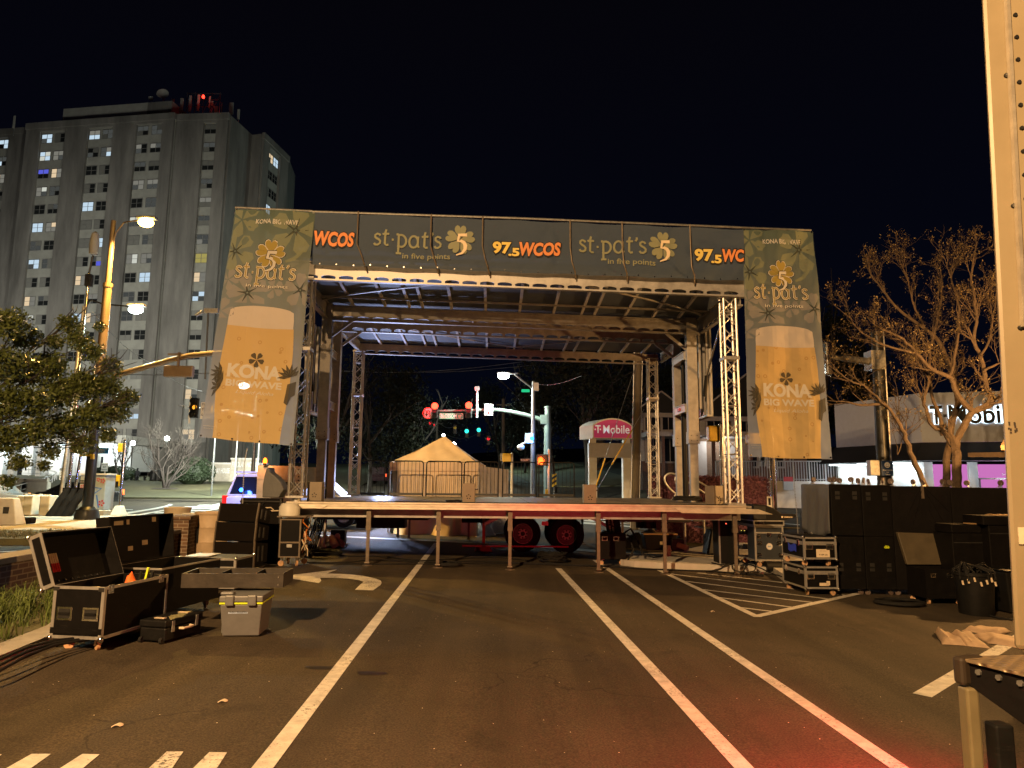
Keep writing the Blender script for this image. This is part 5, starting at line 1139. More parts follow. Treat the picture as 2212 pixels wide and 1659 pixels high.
# open lid case
t=thing('flight_case','dark open case with its lid standing up in front of the speaker wall','flight case',Vector((7.0,11.75,gz(7,11.8))),R_(3)); m=MB(); shell(m,.66,.5,.1,.56); m.build('body','black_laminate',t)
MB().hexa([(-.33,.46,.58),(.33,.46,.58),(.33,.53,.58),(-.33,.53,.58)],[(-.37,.62,1.10),(.33,.62,1.08),(.33,.69,1.08),(-.37,.69,1.10)]).build('lid',mat('lid_inside',(.075,.06,.035),.6,var=.2),t,bevel=.01)
for x in(-.2,.07): handle(t,lambda a,b,d,x=x:(x+a,-d,.46+b),.09,.07)
for x in(-.25,.25): caster(t,x,.06,z0=.1,h=.10,r=.04); caster(t,x,.44,z0=.1,h=.10,r=.04)
# trash bins
def bin_(label,loc,r,h,rz=0):
    t=thing('trash_bin',label,'bin',loc,rz); m=MB().lathe((0,0,0),[(r*.86,0),(r*.88,.02),(r*1.0,h-.06),(r*1.06,h-.05),(r*1.06,h),(r*.97,h),(r*.95,h-.05),(.02,h-.05)],28); m.build('body','black',t,smooth=True)
    return t
bl=Vector((6.95,10.95,gz(7,11))); bin_('round black bin with a tangle of cable ends on top, at the right',bl,.26,.62)
m=MB()
for k in range(26):
    a=random.uniform(0,6.28); r=random.uniform(.02,.22); b=a+random.uniform(1,3); p0=bl+Vector((math.cos(a)*r,math.sin(a)*r,.62)); p1=bl+Vector((math.cos(b)*.15,math.sin(b)*.15,.68+random.uniform(0,.08))); p2=bl+Vector((math.cos(b+.6)*.27,math.sin(b+.6)*.27,.64)); p3=p2+Vector((random.uniform(-.02,.02),-.02,-random.uniform(.04,.16)))
    m.tube([p0,p0.lerp(p1,.5)+Vector((0,0,.03)),p1,p2,p3],.010,6)
tag(m.build('cable_tangle','rubber',smooth=True,fixn=False),'tangle of black cables heaped on the round black bin','cable')
m=MB()
for k in range(7):
    a=3.6+k*.28; p=bl+Vector((math.cos(a)*.285,math.sin(a)*.285,.5+.03*(k%3))); m.cyl(p,p+Vector((.01,-.005,-.06)),.014,n=8)
tag(m.build('cable_plug','print_cream'),'pale cable plugs hanging over the rim of the round bin','plug')
bl2=Vector((7.72,11.05,gz(7.7,11))); t=thing('wheeled_bin','square black wheeled bin at the right beside the truck edge','bin',bl2,R_(5)); MB().hexa([(-.2,0,.02),(.22,0,.02),(.22,.4,.02),(-.2,.4,.02)],[(-.26,-.03,.62),(.27,-.03,.62),(.27,.45,.62),(-.26,.45,.62)]).build('body','black',t,bevel=.02); MB().box(-.28,.29,-.05,.47,.625,.65).build('lid','black',t,bevel=.01)
def dark_case(label,loc,w,d,h,handles=False,name='equipment_case'):
    t=thing(name,label,'case',loc,R_(2)); MB().box(-w/2,w/2,0,d,0,h).build('body','black_laminate',t,bevel=.012)
    if handles:
        for x in(-w*.28,w*.25): handle(t,lambda a,b,d_,x=x:(x+a,-d_-.0005,h*.17+b),.13,.10)
    MB().box(-w/2+.02,w/2-.02,-.004,0,h*.86,h*.875).build('lid_seam','dark_metal',t)
    return t
gR=gz(7.8,11.5)
dark_case('tall black case standing behind the open lid, at the right',Vector((7.52,11.9,gR)),.56,.5,1.14)
dark_case('tall black case with two metal handles nearest the truck',Vector((8.15,11.75,gR+.3)),.80,.6,.98,True)
dark_case('low black base case under the handled case',Vector((8.15,11.8,gR)),.78,.55,.29)
dark_case('flat case with amber lit top edge, on the tall case',Vector((7.48,11.88,gR+1.145)),.50,.45,.14,name='flat_case')
dark_case('flat black case lying on top of the handled case',Vector((8.08,11.72,gR+1.285)),.86,.5,.15,name='flat_case')
for (x0,x1,y,z),l in zip([(7.55,7.75,11.86,gR+1.292),(7.85,8.4,11.75,gR+1.442)],['row of tan webbing on the flat case','row of tan webbing on the topmost flat case']):
    m=MB(); 
    for k in range(6): m.box(x0+(x1-x0)*k/6,x0+(x1-x0)*(k+.75)/6,y,y+.2,z-.004,z+.012)
    tag(m.build('webbing_strap','timber'),l,'strap')
coil('cable_coil','flat coil of black cable lying on the open asphalt',Vector((6.15,11.60,gz(6,11.6))),.33,9,.013,.06,sq=.8)
cab('cable_stub','short cable end with a pale plug beside the square bin',[Q('b7',1875,1305),Q('b7',1960,1330),Q('b7',2050,1345),Q('b7',2120,1350)],r=.014)
# tarpaulins folded on the ground
tm=mat('tarpaulin',(.42,.30,.20),.75,var=.3,scale=4,bump=.4,bscale=20)
def tarp(label,P,h,nr,seed):
    A_,B_,C_,D_=[Vector(q) for q in P]; rr=random.Random(seed); ph=[rr.uniform(0,6) for _ in range(4)]
    f=lambda u,v:A_.lerp(B_,u).lerp(D_.lerp(C_,u),v)+Vector((0,0,h*(math.sin(min(1,u*6)*1.57)*math.sin(min(1,(1-u)*6)*1.57))*(math.sin(min(1,v*5)*1.57)*math.sin(min(1,(1-v)*5)*1.57))*(.55+.16*math.sin(u*5+ph[0]+v*3)+.30*math.exp(-((v-.25-.1*math.sin(u*3+ph[1]))/.09)**2)+.12*math.sin(v*9+ph[2]+u*2))+.006))
    o=MB().grid(f,30,18).build('folded_tarp',tm,smooth=True,sol=.006); return tag(o,label,'tarpaulin',group='folded tarpaulins on the asphalt')
g_=lambda x,y:GQ('b8',x,y)
tarp('rolled tan tarpaulin edge at the left of the folded pile',[g_(400,420),g_(470,530),g_(700,545),g_(530,430)],.09,1,1)
tarp('grey tan tarpaulin lying in the middle of the pile',[g_(540,430),g_(700,545),g_(915,570),g_(740,430)],.07,1,2)
tarp('wide tan tarpaulin at the back of the pile beside the truck',[g_(650,405),g_(1000,455),g_(1110,415),g_(860,368)],.08,1,3)
tarp('long tan tarpaulin running behind the lift platform',[g_(740,440),g_(890,520),g_(1230,575),g_(1230,480)],.08,1,4)
# ---- box truck at the right edge and its lift platform
t=thing('box_truck','cream box truck body cut off by the right edge, riveted','truck',(3.02,4.4,0))
m=MB(); m.hexa([(-.02,0,.75),(2.6,-.9,.75),(5.4,2.7,.75),(3.0,3.7,.75)],[(.14,0,5.2),(2.8,-.9,5.2),(5.6,2.7,5.2),(3.2,3.7,5.2)]); m.build('body','cream_paint',t,bevel=.03)
m=MB(); m.bar((.135,.0-.06,1.0),(.30,-.07,5.2),.035,.02); m.build('corner_post','alu_edge',t) if 0 else None
def tf(a,z): # point on the camera facing side, a metres from the edge
    q=Vector((-.02+.036*(z-.75),0,z)); return q+Vector((2.62,-.9,0)).normalized()*a
m=MB()
m.bar(tf(.125,2.7)+Vector((0,-.02,0)),tf(.135,5.1)+Vector((0,-.02,0)),.022,.03); m.build('trim_strip','alu_edge',t)
m=MB()
for k in range(14): c=tf(.185,2.9+k*.16); m.cyl(c+Vector((0,-.012,0)),c,.013,n=8)
for z in (4.4,3.5,2.7): c=tf(.115,z); m.cyl(c+Vector((0,-.014,0)),c,.014,n=8)
m.build('rivets','dark_metal',t)
m=MB()
for k in range(9): c=tf(.045+random.uniform(-.02,.03),2.07+random.uniform(-.04,.04)); m.box(c.x-.004,c.x+.006,c.y-.004,c.y-.001,c.z-.004,c.z+random.uniform(.004,.02))
m.build('scuff_marks','bark_dark',t)
c=tf(.075,1.42); m=MB(); m.hexa([c+Vector((-.03,-.005,-.05)),c+Vector((.09,-.046,-.05)),c+Vector((.09,-.040,-.05)),c+Vector((-.03,0,-.05))],[c+Vector((-.03,-.005,.05)),c+Vector((.09,-.046,.05)),c+Vector((.09,-.040,.05)),c+Vector((-.03,0,.05))]); st=m.build('notice_sticker','print_cream',t)
MB().text('NOTICE',lambda x,y:c+Vector((x,-.008-x*.345,y)),-.025,.06,.03,.042,.03).build('lettering','sign_blue',st,fixn=False)
P1=A(*Q('b8',583,637),3.3); zt_=P1.z; P2=GZ(*Q('b8',1235,800),zt_); P3=GZ(*Q('b8',1500,640),zt_); P4=GZ(*Q('b8',720,632),zt_)
t=thing('lift_platform','black steel lift platform with diamond plate top at the lower right corner','lift platform',(P1.x,P1.y,0)); rl=lambda p,dz=0:Vector((p.x-P1.x,p.y-P1.y,p.z+dz))
ext=(P2-P1).normalized(); P2b=P1+ext*2.2; q1,q2,q3,q4=rl(P1),rl(P2b),rl(P2b)+Vector((1.8,.3,0)),rl(P1)+Vector((2.2,.25,0))
dm=bpy.data.materials.new('diamond_plate'); dm.use_nodes=True; n=dm.node_tree.nodes; L=dm.node_tree.links; b=n['Principled BSDF']; b.inputs['Base Color'].default_value=(.45,.34,.22,1); b.inputs['Metallic'].default_value=.7; b.inputs['Roughness'].default_value=.4
tcn=n.new('ShaderNodeTexCoord'); ck=n.new('ShaderNodeTexWave'); ck.inputs['Scale'].default_value=9; ck.bands_direction='DIAGONAL'; L.new(tcn.outputs['Object'],ck.inputs[0]); mp=n.new('ShaderNodeMapping'); mp.inputs['Rotation'].default_value=(0,0,1.57); L.new(tcn.outputs['Object'],mp.inputs[0]); ck2=n.new('ShaderNodeTexWave'); ck2.inputs['Scale'].default_value=9; ck2.bands_direction='DIAGONAL'; L.new(mp.outputs[0],ck2.inputs[0]); mm=n.new('ShaderNodeMath'); mm.operation='MULTIPLY'; L.new(ck.outputs['Fac'],mm.inputs[0]); L.new(ck2.outputs['Fac'],mm.inputs[1]); bp=n.new('ShaderNodeBump'); bp.inputs['Strength'].default_value=1; bp.inputs['Distance'].default_value=.01; L.new(mm.outputs[0],bp.inputs['Height']); L.new(bp.outputs[0],b.inputs['Normal'])
MB().hexa([q1-Vector((0,0,.012)),q2-Vector((0,0,.012)),q3-Vector((0,0,.012)),q4-Vector((0,0,.012))],[q1,q2,q3,q4]).build('tread_plate',dm,t)
inn=Vector((-ext.y,ext.x,0)); inn=inn if inn.x>0 else -inn
m=MB(); D1=Vector((0,0,-.30)); dn=lambda p,z,o=0:p+Vector((0,0,z))+inn*o
m.hexa([dn(q1+ext*.30,-.30,.02),dn(q2,-.30,.02),dn(q2,-.30,.10),dn(q1+ext*.30,-.30,.10)],[dn(q1+ext*.30,-.014,.02),dn(q2,-.014,.02),dn(q2,-.014,.10),dn(q1+ext*.30,-.014,.10)])
m.hexa([dn(q1+ext*.03,-.11,.02),dn(q1+ext*.30,-.22,.02),dn(q1+ext*.30,-.22,.10),dn(q1+ext*.03,-.11,.10)],[dn(q1+ext*.03,-.014,.02),dn(q1+ext*.30,-.014,.02),dn(q1+ext*.30,-.014,.10),dn(q1+ext*.03,-.014,.10)])
m.build('side_beam','black_cloth',t,bevel=.006)
MB().hexa([dn(q1-ext*.0,-.11,-.02),dn(q1+ext*.055,-.115,-.02),dn(q1+ext*.055,-.115,.12),dn(q1,-.11,.12)],[dn(q1,.006,-.02),dn(q1+ext*.055,.006,-.02),dn(q1+ext*.055,.006,.12),dn(q1,.006,.12)]).build('corner_bumper',mat('bumper',(.03,.02,.012),.6),t,bevel=.015)
for k in (.10,.19,.28): c=dn(q1+ext*k,-.045,.018); MB().cyl(c,c-inn*.012,.013,n=6).build('bolt_head','steel',t)
c=q1+ext*.045; MB().box(c.x-.01,c.x+.045,c.y-.02,c.y+.05,gz(2,3.3),c.z-.12).build('support_post',mat('post_tan',(.16,.13,.07),.5,var=.2),t,bevel=.01)
c=q1+ext*.16; MB().box(c.x+.02,c.x+.10,c.y+.02,c.y+.10,gz(2,3.3),c.z-.25).build('inner_post','black',t,bevel=.01)
tl_=Vector((2.42,3.75,.50)); o=thing('tail_light','red tail light glowing behind the lift platform','tail light',tl_)
MB().cyl((0,0,0),(-.02,.02,0),.03,n=16).build('lens',glow('tail_red',(1,.02,.04),12),o); add_light('tail_light_glow','SPOT',(-.06,.04,0.02),650,(1,.025,.05),.04,parent=o,target=Vector((-1.75,14.2,.25)),angle=52,blend=1); add_light('tail_light_spill','SPOT',(-.16,.10,.10),420,(1,.02,.05),.04,parent=o,target=Vector((-.30,.10,-.4)),angle=166,blend=.3)
# ================================================================ TOWER BLOCK
ZR=56.0
PL={k:GZ(*Q('a1',*p),ZR) for k,p in dict(s0=(200,335),s1=(200,310),s2=(1215,235),s3=(1230,246),s4=(1588,235),s5=(1740,375),s6=(1815,365),s7=(1985,530),s8=(2030,650)).items()}
for p in PL.values(): p.z=0
PL['m1']=PL['s0']+(PL['s0']-PL['s4']).normalized()*22; PL['s9']=PL['s8']*1.12; PL['m2']=PL['m1']+Vector((3,34,0))
PL['s3'].y=PL['s2'].y+.5
T0=Vector((-55,100,0)); tz=gz(-55,100)-.6
tower=thing('apartment_tower','tall grey concrete apartment tower with scattered lit windows, left of the stage','building',T0)
ring=['m1','s0','s1','s2','s3','s4','s5','s6','s7','s8','s9','m2']; rp=[PL[k]-T0 for k in ring]
MB().prism([(p.x,p.y) for p in rp],(0,0,tz),(1,0,0),(0,1,0),(0,0,ZR-.9-tz)).build('wall','tower_panel',tower)
def onplane(px,py,a,b):
    d=ray(px,py); e=(b-a); # intersect vertical plane through a,b
    n=Vector((-e.y,e.x,0)); t=(Vector((a.x,a.y,EYE))-Vector((0,0,EYE))).dot(n)/d.dot(n); p=Vector((0,0,EYE))+d*t
    return (p-a).dot(e.normalized()),p.z
r1=onplane(*Q('a1',330,407),PL['s1'],PL['s2'])[1]; r11=onplane(*Q('a2',200,185),PL['s1'],PL['s2'])[1]; FP=(r1-r11)/10
def wm(nm,c,s): return glow(nm,c,s)
WG={'c':wm('window_cool',(.62,.80,.95),.85),'w':wm('window_warm',(.95,.72,.45),.8),'n':wm('window_white',(.80,.82,.72),.72),'d':wm('window_dim',(.50,.53,.50),.11),'b':wm('window_blue',(.14,.16,.95),.7),'y':wm('window_yellow',(.8,.68,.2),.45),'h':wm('window_half',(.7,.68,.58),.26),'o':mat('window_off',(.02,.022,.022),.25,var=0),'v':mat('window_blind',(.22,.22,.20),.6,var=.1)}
keys=list(WG); frm=mat('window_frame',(.20,.20,.19),.6,var=0)
def window(a,b,u,z,wd,ht,st):
    e=(b-a).normalized(); n=Vector((e.y,-e.x,0)); o=a-T0+e*u
    if n.dot(Vector((0,0,0))-a)<0: n=-n
    m=MB(); c=lambda x,zz,d:o+e*x+Vector((0,0,zz))+n*d
    def bx(x0,x1,z0,z1,d0,d1,mi): m.hexa([c(x0,z0,d0),c(x1,z0,d0),c(x1,z0,d1),c(x0,z0,d1)],[c(x0,z1,d0),c(x1,z1,d0),c(x1,z1,d1),c(x0,z1,d1)],mi)
    t=.06
    for (x0,x1,z0,z1) in ((-wd/2,wd/2,z-ht/2,z-ht/2+t),(-wd/2,wd/2,z+ht/2-t,z+ht/2),(-wd/2,-wd/2+t,z-ht/2+t,z+ht/2-t),(wd/2-t,wd/2,z-ht/2+t,z+ht/2-t),(-t/2,t/2,z-ht/2+t,z+ht/2-t),(-wd/2+t,wd/2-t,z-t/3,z+t/3)): bx(x0,x1,z0,z1,.01,.07,0)
    st=(st*4)[:4] if len(st)<4 else st
    for k,(x0,x1,z0,z1) in enumerate(((-wd/2+t,-t/2,z,z+ht/2-t),(t/2,wd/2-t,z,z+ht/2-t),(-wd/2+t,-t/2,z-ht/2+t,z),(t/2,wd/2-t,z-ht/2+t,z))): bx(x0,x1,z0+.02,z1-.02,.005,.03,1+keys.index(st[k]))
    m.build('window',[frm]+[WG[k] for k in keys],tower,fixn=False)
rows1=['c','d d','n h','b w'] 
lit={1:[('ccdc','vovo'),('cnnc','hhhd'),('bboo','whwh'),('hnhd','dddo'),('oo','vdoo'),('cc','hwhh'),('dvdd','oo'),('ccdc','dv'),('vo','vo'),('wh','dvoo'),('hnwh','vo'),('oo','voov'),('od','oo'),('vovo','oo')],
2:[('hhcc','ddvd'),('ovdo','dhdc'),('oo','vo'),('vovo','vo'),('cccc','oo'),('vv','vo'),('vv','occc'),('vovo','dhob'),('whwh','vo'),('oo','hhoo'),('cccc','whwh'),('oo','vo'),('oo','bdoo'),('hh','oo'),('vo','oo')],
3:[('ddvo','dvdd'),('hodo','hdoo'),('ddoo','vvoo'),('hhdh','hhdd'),('oo','dd'),('nndd','vv'),('vv','dv'),('hnhn','hhhd'),('oo','cccc'),('ddvd','oo'),('dd','vv'),('oovv','oo'),('vv','vo'),('vv','vv'),('dv','vv'),('oo','hhcc'),('vv','vo'),('oo','oo')],
4:[('vvoo',),('ddvo',),('vvoo',),('ddvo',),('hhvv',),('ddvv',),('ddhd',),('yyyy',),('whwh',),('dccd',),('vvoo',),('vvoo',),('oo',),('oo',),('whwd',),('vv',),('wwhw',),('vv',)],
0:[('ccoc',),('ddco',),('whwh',),('voov',),('oo',),('vv',),('dd',),('oo',),('vo',),('vo',)],
5:[('wwvw','cccc'),('oo','oo'),('vo','oo'),('cccc','ooo'),('oo','oo'),('vv','vv')]}
bays=[(0,'m1','s0',(30,),445),(1,'s1','s2',(327,419),407),(2,'s1','s2',(657,748),381),(3,'s1','s2',(990,1088),352),(4,'s3','s4',(1457,),341),(5,'s6','s7',(1867,1908),540)]
bu={}
for bi,ka,kb,xs_,yy in bays:
    a,b=PL[ka],PL[kb]; us=[onplane(*Q('a1',x,yy),a,b)[0] for x in xs_]; z0=onplane(*Q('a1',xs_[0],yy),a,b)[1]; bu[bi]=(min(us)-1.0,max(us)+1.0)
    wd=1.85 if bi!=5 else 1.6
    if bi==5: us=[u_ for u_ in (sum(us)/2-.85,sum(us)/2+.85)]; bu[bi]=(us[0]-1,us[1]+1)
    for r,row in enumerate(lit[bi]):
        for u,st in zip(us,row): window(a,b,u,z0-r*FP,wd,1.5,st)
# piers stand proud of the window strips, parapet band above
def pier(a,b,u0,u1,z0,z1,d=.35,name='pier',mt='tower_wall'):
    e=(b-a).normalized(); n=Vector((e.y,-e.x,0)); 
    if n.dot(-a)<0: n=-n
    o=a-T0; P=lambda u,dd,z:o+e*u+n*dd+Vector((0,0,z))
    MB().hexa([P(u0,0,z0),P(u1,0,z0),P(u1,d,z0),P(u0,d,z0)],[P(u0,0,z1),P(u1,0,z1),P(u1,d,z1),P(u0,d,z1)]).build(name,mt,tower)
L12=(PL['s2']-PL['s1']).length; L34=(PL['s4']-PL['s3']).length; L67=(PL['s7']-PL['s6']).length; Lm=(PL['s0']-PL['m1']).length
zt_b=r1+1.15
for a,b,cuts,Ln in (('s1','s2',[bu[1],bu[2],bu[3]],L12),('s3','s4',[bu[4]],L34),('s6','s7',[bu[5]],L67),('m1','s0',[bu[0]],Lm)):
    x=0
    for (p,q) in cuts: pier(PL[a],PL[b],x,p,tz,ZR-1.0); pier(PL[a],PL[b],p,q,zt_b,ZR-1.0,.34); x=q
    pier(PL[a],PL[b],x,Ln,tz,ZR-1.0)
    pier(PL[a],PL[b],-.1,Ln+.15,ZR-1.0,ZR,.5,'parapet','tower_wall')
for a,b in (('s4','s5'),('s5','s6'),('s7','s8')): pier(PL[a],PL[b],0,(PL[b]-PL[a]).length,tz,ZR-.3,.3)
a=onplane(*Q('a2',970,1100),PL['s1'],PL['s2']); 
for zx0,zx1 in ((770,850),(870,950),(1260,1330)):
    e=(PL['s2']-PL['s1']); pier(PL['s1'],PL['s2'],onplane(*Q('a2',zx0,1150),PL['s1'],PL['s2'])[0],onplane(*Q('a2',zx1,1150),PL['s1'],PL['s2'])[0],tz,tz+4.6,.36,'ground_opening','glass_dark')
ph0=AQ('a1',440,200,103.0); ph1=AQ('a1',1190,148,100.3); PZ=ph0.z; dv=(ph1-ph0).normalized(); nv=Vector((-dv.y,dv.x,0))
mid=ph0.lerp(ph1,.78)
for A_,B_,mt in ((ph0,mid,'tower_panel'),(mid,ph1,'tower_wall')): MB().hexa([q-T0 for q in [Vector((A_.x,A_.y,ZR-1.5)),Vector((B_.x,B_.y,ZR-1.5)),Vector((B_.x,B_.y,ZR-1.5))+nv*9,Vector((A_.x,A_.y,ZR-1.5))+nv*9]],[q-T0 for q in [Vector((A_.x,A_.y,PZ)),Vector((B_.x,B_.y,PZ)),Vector((B_.x,B_.y,PZ))+nv*9,Vector((A_.x,A_.y,PZ))+nv*9]]).build('penthouse',mt,tower)
def roofant(label,zx,y0,y1,wz,Y=102):
    p=AQ('a1',zx,y1,Y); q=AQ('a1',zx,y0,Y); wd=wz*.5424*.576*Y/1560; h=q.z-p.z; o=p-T0
    MB().box(o.x-wd/2,o.x+wd/2,o.y,o.y+.2,o.z,o.z+h).cyl((o.x,o.y+.25,o.z-1.2),(o.x,o.y+.25,o.z+h*.9),.06,n=6,m=1).build('antenna_panel',['tower_panel','steel'],tower,label=label,bevel=.03)
for i,(zx,y0,y1,wz,l) in enumerate([(1040,112,135,32,'small box antenna'),(1193,128,160,18,'small square antenna'),(1190,182,218,18,'small square antenna'),(1252,124,206,22,'tall pale panel antenna'),(1308,106,218,18,'reddish panel antenna'),(1366,98,212,17,'tall panel antenna'),(1446,112,195,13,'narrow panel antenna'),(1492,180,224,28,'short wide antenna'),(1594,155,238,32,'wide panel antenna'),(1645,200,268,18,'slim panel antenna'),(90,246,330,14,'lone slim antenna'),(1467,145,180,18,'small reddish antenna'),(1530,155,225,7,'thin rod antenna')]): roofant(l,zx,y0,y1,wz)
o=AQ('a1',1125,140,102)-T0; MB().lathe((o.x,o.y,o.z+.9),[(.05,0),(.6,.1),(.85,.28),(.88,.28),(.6,.06),(.05,-.04)],18,axis=(.2,-1,.2)).cyl((o.x,o.y+.2,o.z-1),(o.x,o.y+.2,o.z+.9),.08,n=8,m=1).build('satellite_dish',['tower_panel','steel'],tower,smooth=True)
o=AQ('a1',1400,235,104)-T0; m=MB()
for k in range(5): m.bar((o.x-2.6+k*1.3,o.y,o.z),(o.x-2.6+k*1.3,o.y,o.z+3.6),.09)
for z in (1.2,2.4,3.4): m.bar((o.x-2.7,o.y,o.z+z),(o.x+2.7,o.y,o.z+z),.09)
for k in range(4): m.bar((o.x-2.6+k*1.3,o.y,o.z+.2),(o.x-1.3+k*1.3,o.y,o.z+3.3),.06)
m.build('antenna_frame','steel',tower)
o=AQ('a1',1405,125,101.5)-T0; MB().lathe(o,[(.16,0),(.22,.2),(.15,.45),(.02,.5)],10).build('aviation_beacon',glow('beacon_red',(1,.03,.015),6),tower); add_light('aviation_light','POINT',o+Vector((0,-.6,.3)),22,(1,.06,.03),.2,parent=tower)
# low bright wing at the left foot of the tower
wb=A(-30,1025,88); t=thing('entrance_wing','low white entrance wing with columns, brightly lit, left of the tower','building',(wb.x,wb.y,gz(wb.x,wb.y)))
MB().box(-12,16,3,9,0,4.2).build('wall','white_paint',t); MB().box(-13,17,-.5,9.5,4.2,5.2).build('roof','concrete_pale',t)
for k in range(8): MB().box(-11+k*3.4,-10.3+k*3.4,0,.7,0,4.2).build('column','concrete_pale',t)
for k in range(7): MB().box(-9.6+k*3.4,-7.9+k*3.4,2.9,2.99,.0,2.7).build('doorway','curtain' if k%3 else 'glass_dark',t)
for x in(-8,0,8,14): add_light('porch_light','POINT',(x,1.4,3.7),420,(.8,.95,1),.3,parent=t)
m=MB(); pts=[GQ('b3',*p,.9) for p in [(160,860),(330,815),(500,770),(620,725),(670,695),(640,680),(480,665),(200,655)]]
m=MB(); P2=[]
for i in range(len(pts)-1): P2+= [pts[i].lerp(pts[i+1],k/4) for k in range(4)]
m.tube(P2,.04,6); m.tube([p-Vector((0,0,.45)) for p in P2],.03,6)
for p in P2[::2]: m.cyl((p.x,p.y,p.z-.95),p,.035,n=6)
tag(m.build('path_railing','steel'),'curved metal railing beside the driveway of the tower','railing')
# sign wall
a=AQ('b4',240,455,80); b=AQ('b4',985,455,80); g0=gz(a.x,80)+.1
t=thing('house_sign_wall','long brick sign wall lettered Findlay House with pale coping','sign wall',(a.x,80,g0)); Wd=b.x-a.x
MB().box(0,Wd,0,.5,0,1.9).build('wall_body',mat('pale_brick',(.30,.27,.22),.85,var=.3,scale=3),t); MB().box(-.1,Wd+.1,-.1,.6,1.9,2.1).build('coping','concrete_pale',t); MB().box(Wd*.42,Wd*.88,-.25,-.02,0,2.45).build('center_pier',mat('pale_brick2',(.32,.29,.24),.85,var=.3,scale=3),t); MB().box(Wd*.41,Wd*.89,-.32,.1,2.45,2.62).build('pier_cap','concrete_pale',t)
MB().text('FINDLAY HOUSE',lambda x,y:(x,-.03,y),.3,Wd*.39,.9,1.5,.02).text('FINDLAY  HOUSE',lambda x,y:(x,-.28,y),Wd*.44,Wd*.86,1.6,2.2,.02).build('lettering','sign_white',t,fixn=False)
for x in (-.8,Wd*.45,Wd*.8): add_light('sign_light','SPOT',(x,-2.5,.3),260,(.95,1,.85),.1,parent=t,target=(x+1.2,0,1.6),angle=110)
# ================================================================ TREES
def leaves(m,c,r,n,size,sq=(1,1,1),flat=False):
    c=Vector(c)
    for k in range(n):
        while True:
            d=Vector((random.uniform(-1,1),random.uniform(-1,1),random.uniform(-1,1)))
            if d.length<=1: break
        d*= .55+.45*random.random(); p=c+Vector((d.x*r*sq[0],d.y*r*sq[1],d.z*r*sq[2])); s=size*random.uniform(.6,1.3)
        a=Vector((random.gauss(0,1),random.gauss(0,1),random.gauss(0,1))).normalized(); b=a.orthogonal().normalized(); b=(b*math.cos(k)+a.cross(b)*math.sin(k))
        m.face([p-a*s,p-b*s*.45,p+a*s,p+b*s*.45])
def branch(m,p,d,L,r,depth,mi=0,spread=.55,up=.12,n=3,tips=None,seg=3):
    pts=[p]; q=p; dd=d
    for k in range(seg):
        dd=(dd+Vector((random.uniform(-1,1),random.uniform(-1,1),random.uniform(-1,1)))*.16+Vector((0,0,up*.3))).normalized(); q=q+dd*L/seg; pts.append(q)
    m.tube(pts,r,5 if r>.02 else 3,mi,r1=r*.6)
    if tips is not None and depth<=1: tips.append(q)
    if depth==0: return
    for k in range(n):
        a=Vector((random.uniform(-1,1),random.uniform(-1,1),random.uniform(-.5,1))); nd=(dd+a*spread+Vector((0,0,up))).normalized()
        st=pts[random.randint(1,seg)] if k else q
        branch(m,st,nd,L*random.uniform(.62,.85),r*.58,depth-1,mi,spread,up,n,tips,seg)
def dark_tree(label,px,Y,h,r,n=5200,mt='leaf_dark',group='dark trees beyond the junction',size=.17,trunk=.22,shape=1.0,name='tree'):
    p=A(px,1000,Y); p.z=gz(p.x,Y); t=thing(name,label,'tree',p,group=group)
    m=MB(); tips=[]; branch(m,Vector((0,0,-.2)),Vector((0,0,1)),h*.42,trunk,3,spread=.75,up=.15,n=3,tips=tips); m.build('trunk','bark_dark',t,fixn=False)
    c=MB()
    for k in range(11):
        a=random.uniform(0,6.28); rr=r*random.uniform(.1,.75); zz=h*random.uniform(.35,.9); leaves(c,(math.cos(a)*rr,math.sin(a)*rr,zz),r*random.uniform(.35,.55),n//11,size)
    c.build('crown',mt,t,fixn=False); return t
random.seed(11)
for px,Y,h,r,l in [(1270,52,13,5.5,'broad dark tree right behind the lettered pylon sign'),(1200,66,12,5,'dark tree behind the mast arm pole'),(1080,92,13,6,'tall tree above the far green signals'),(800,62,11,5.5,'dense dark tree right of the left mast'),(700,58,12,6,'dark tree just left of the left stage mast'),(880,75,10,5,'leafy dark tree left of the far street'),(1360,70,14,6.5,'large dark tree left of the dark houses'),(1460,85,15,6,'dark tree rising behind the left brick house'),(1790,60,17,5.5,'tall dark tree right of the right beer banner'),(1850,66,15,5,'dark tree above the phone shop roof'),(960,110,11,6,'far tree behind the left red signal'),(1135,115,12,6,'far tree at the end of the street')]:
    dark_tree(l,px,Y,h,r)
def bare_tree(label,px,Y,h,r0,depth=5,name='bare_tree',mt='bark',n=3,up=.18,spread=.6,loc=None,stems=3,group=None):
    p=loc or A(px,1000,Y); p.z=gz(p.x,p.y); t=thing(name,label,'tree',p,group=group); m=MB(); tw=MB()
    for k in range(stems):
        a=k*6.28/stems; branch(m,Vector((math.cos(a)*.12,math.sin(a)*.12,0)),Vector((math.cos(a)*.25,math.sin(a)*.25,1)).normalized(),h*.30,r0,depth,spread=spread,up=up,n=n)
    m.build('branches',mt,t,fixn=False); return t
bare_tree('leafless crape myrtle in a mulch ring on the lawn before the tower',362,66,7.0,.13,5,mt='bark_dark',stems=4,up=.10,spread=.85)
bare_tree('leafless tree near the curved driveway, behind the light pole',265,76,5.6,.12,4,mt='bark_dark',up=.2)
bare_tree('bare spreading tree whose pale limbs show behind the pylon sign',1262,60,12,.3,5,mt='bark',stems=1,up=.05,spread=.8)
p=A(362,1000,66); tag(MB().lathe((p.x,p.y,gz(p.x,66)+.12),[(1.3,0),(.9,.08),(.02,.1)],20).build('mulch_ring','bark_dark'),'dark mulch ring at the foot of the lawn tree','mulch')
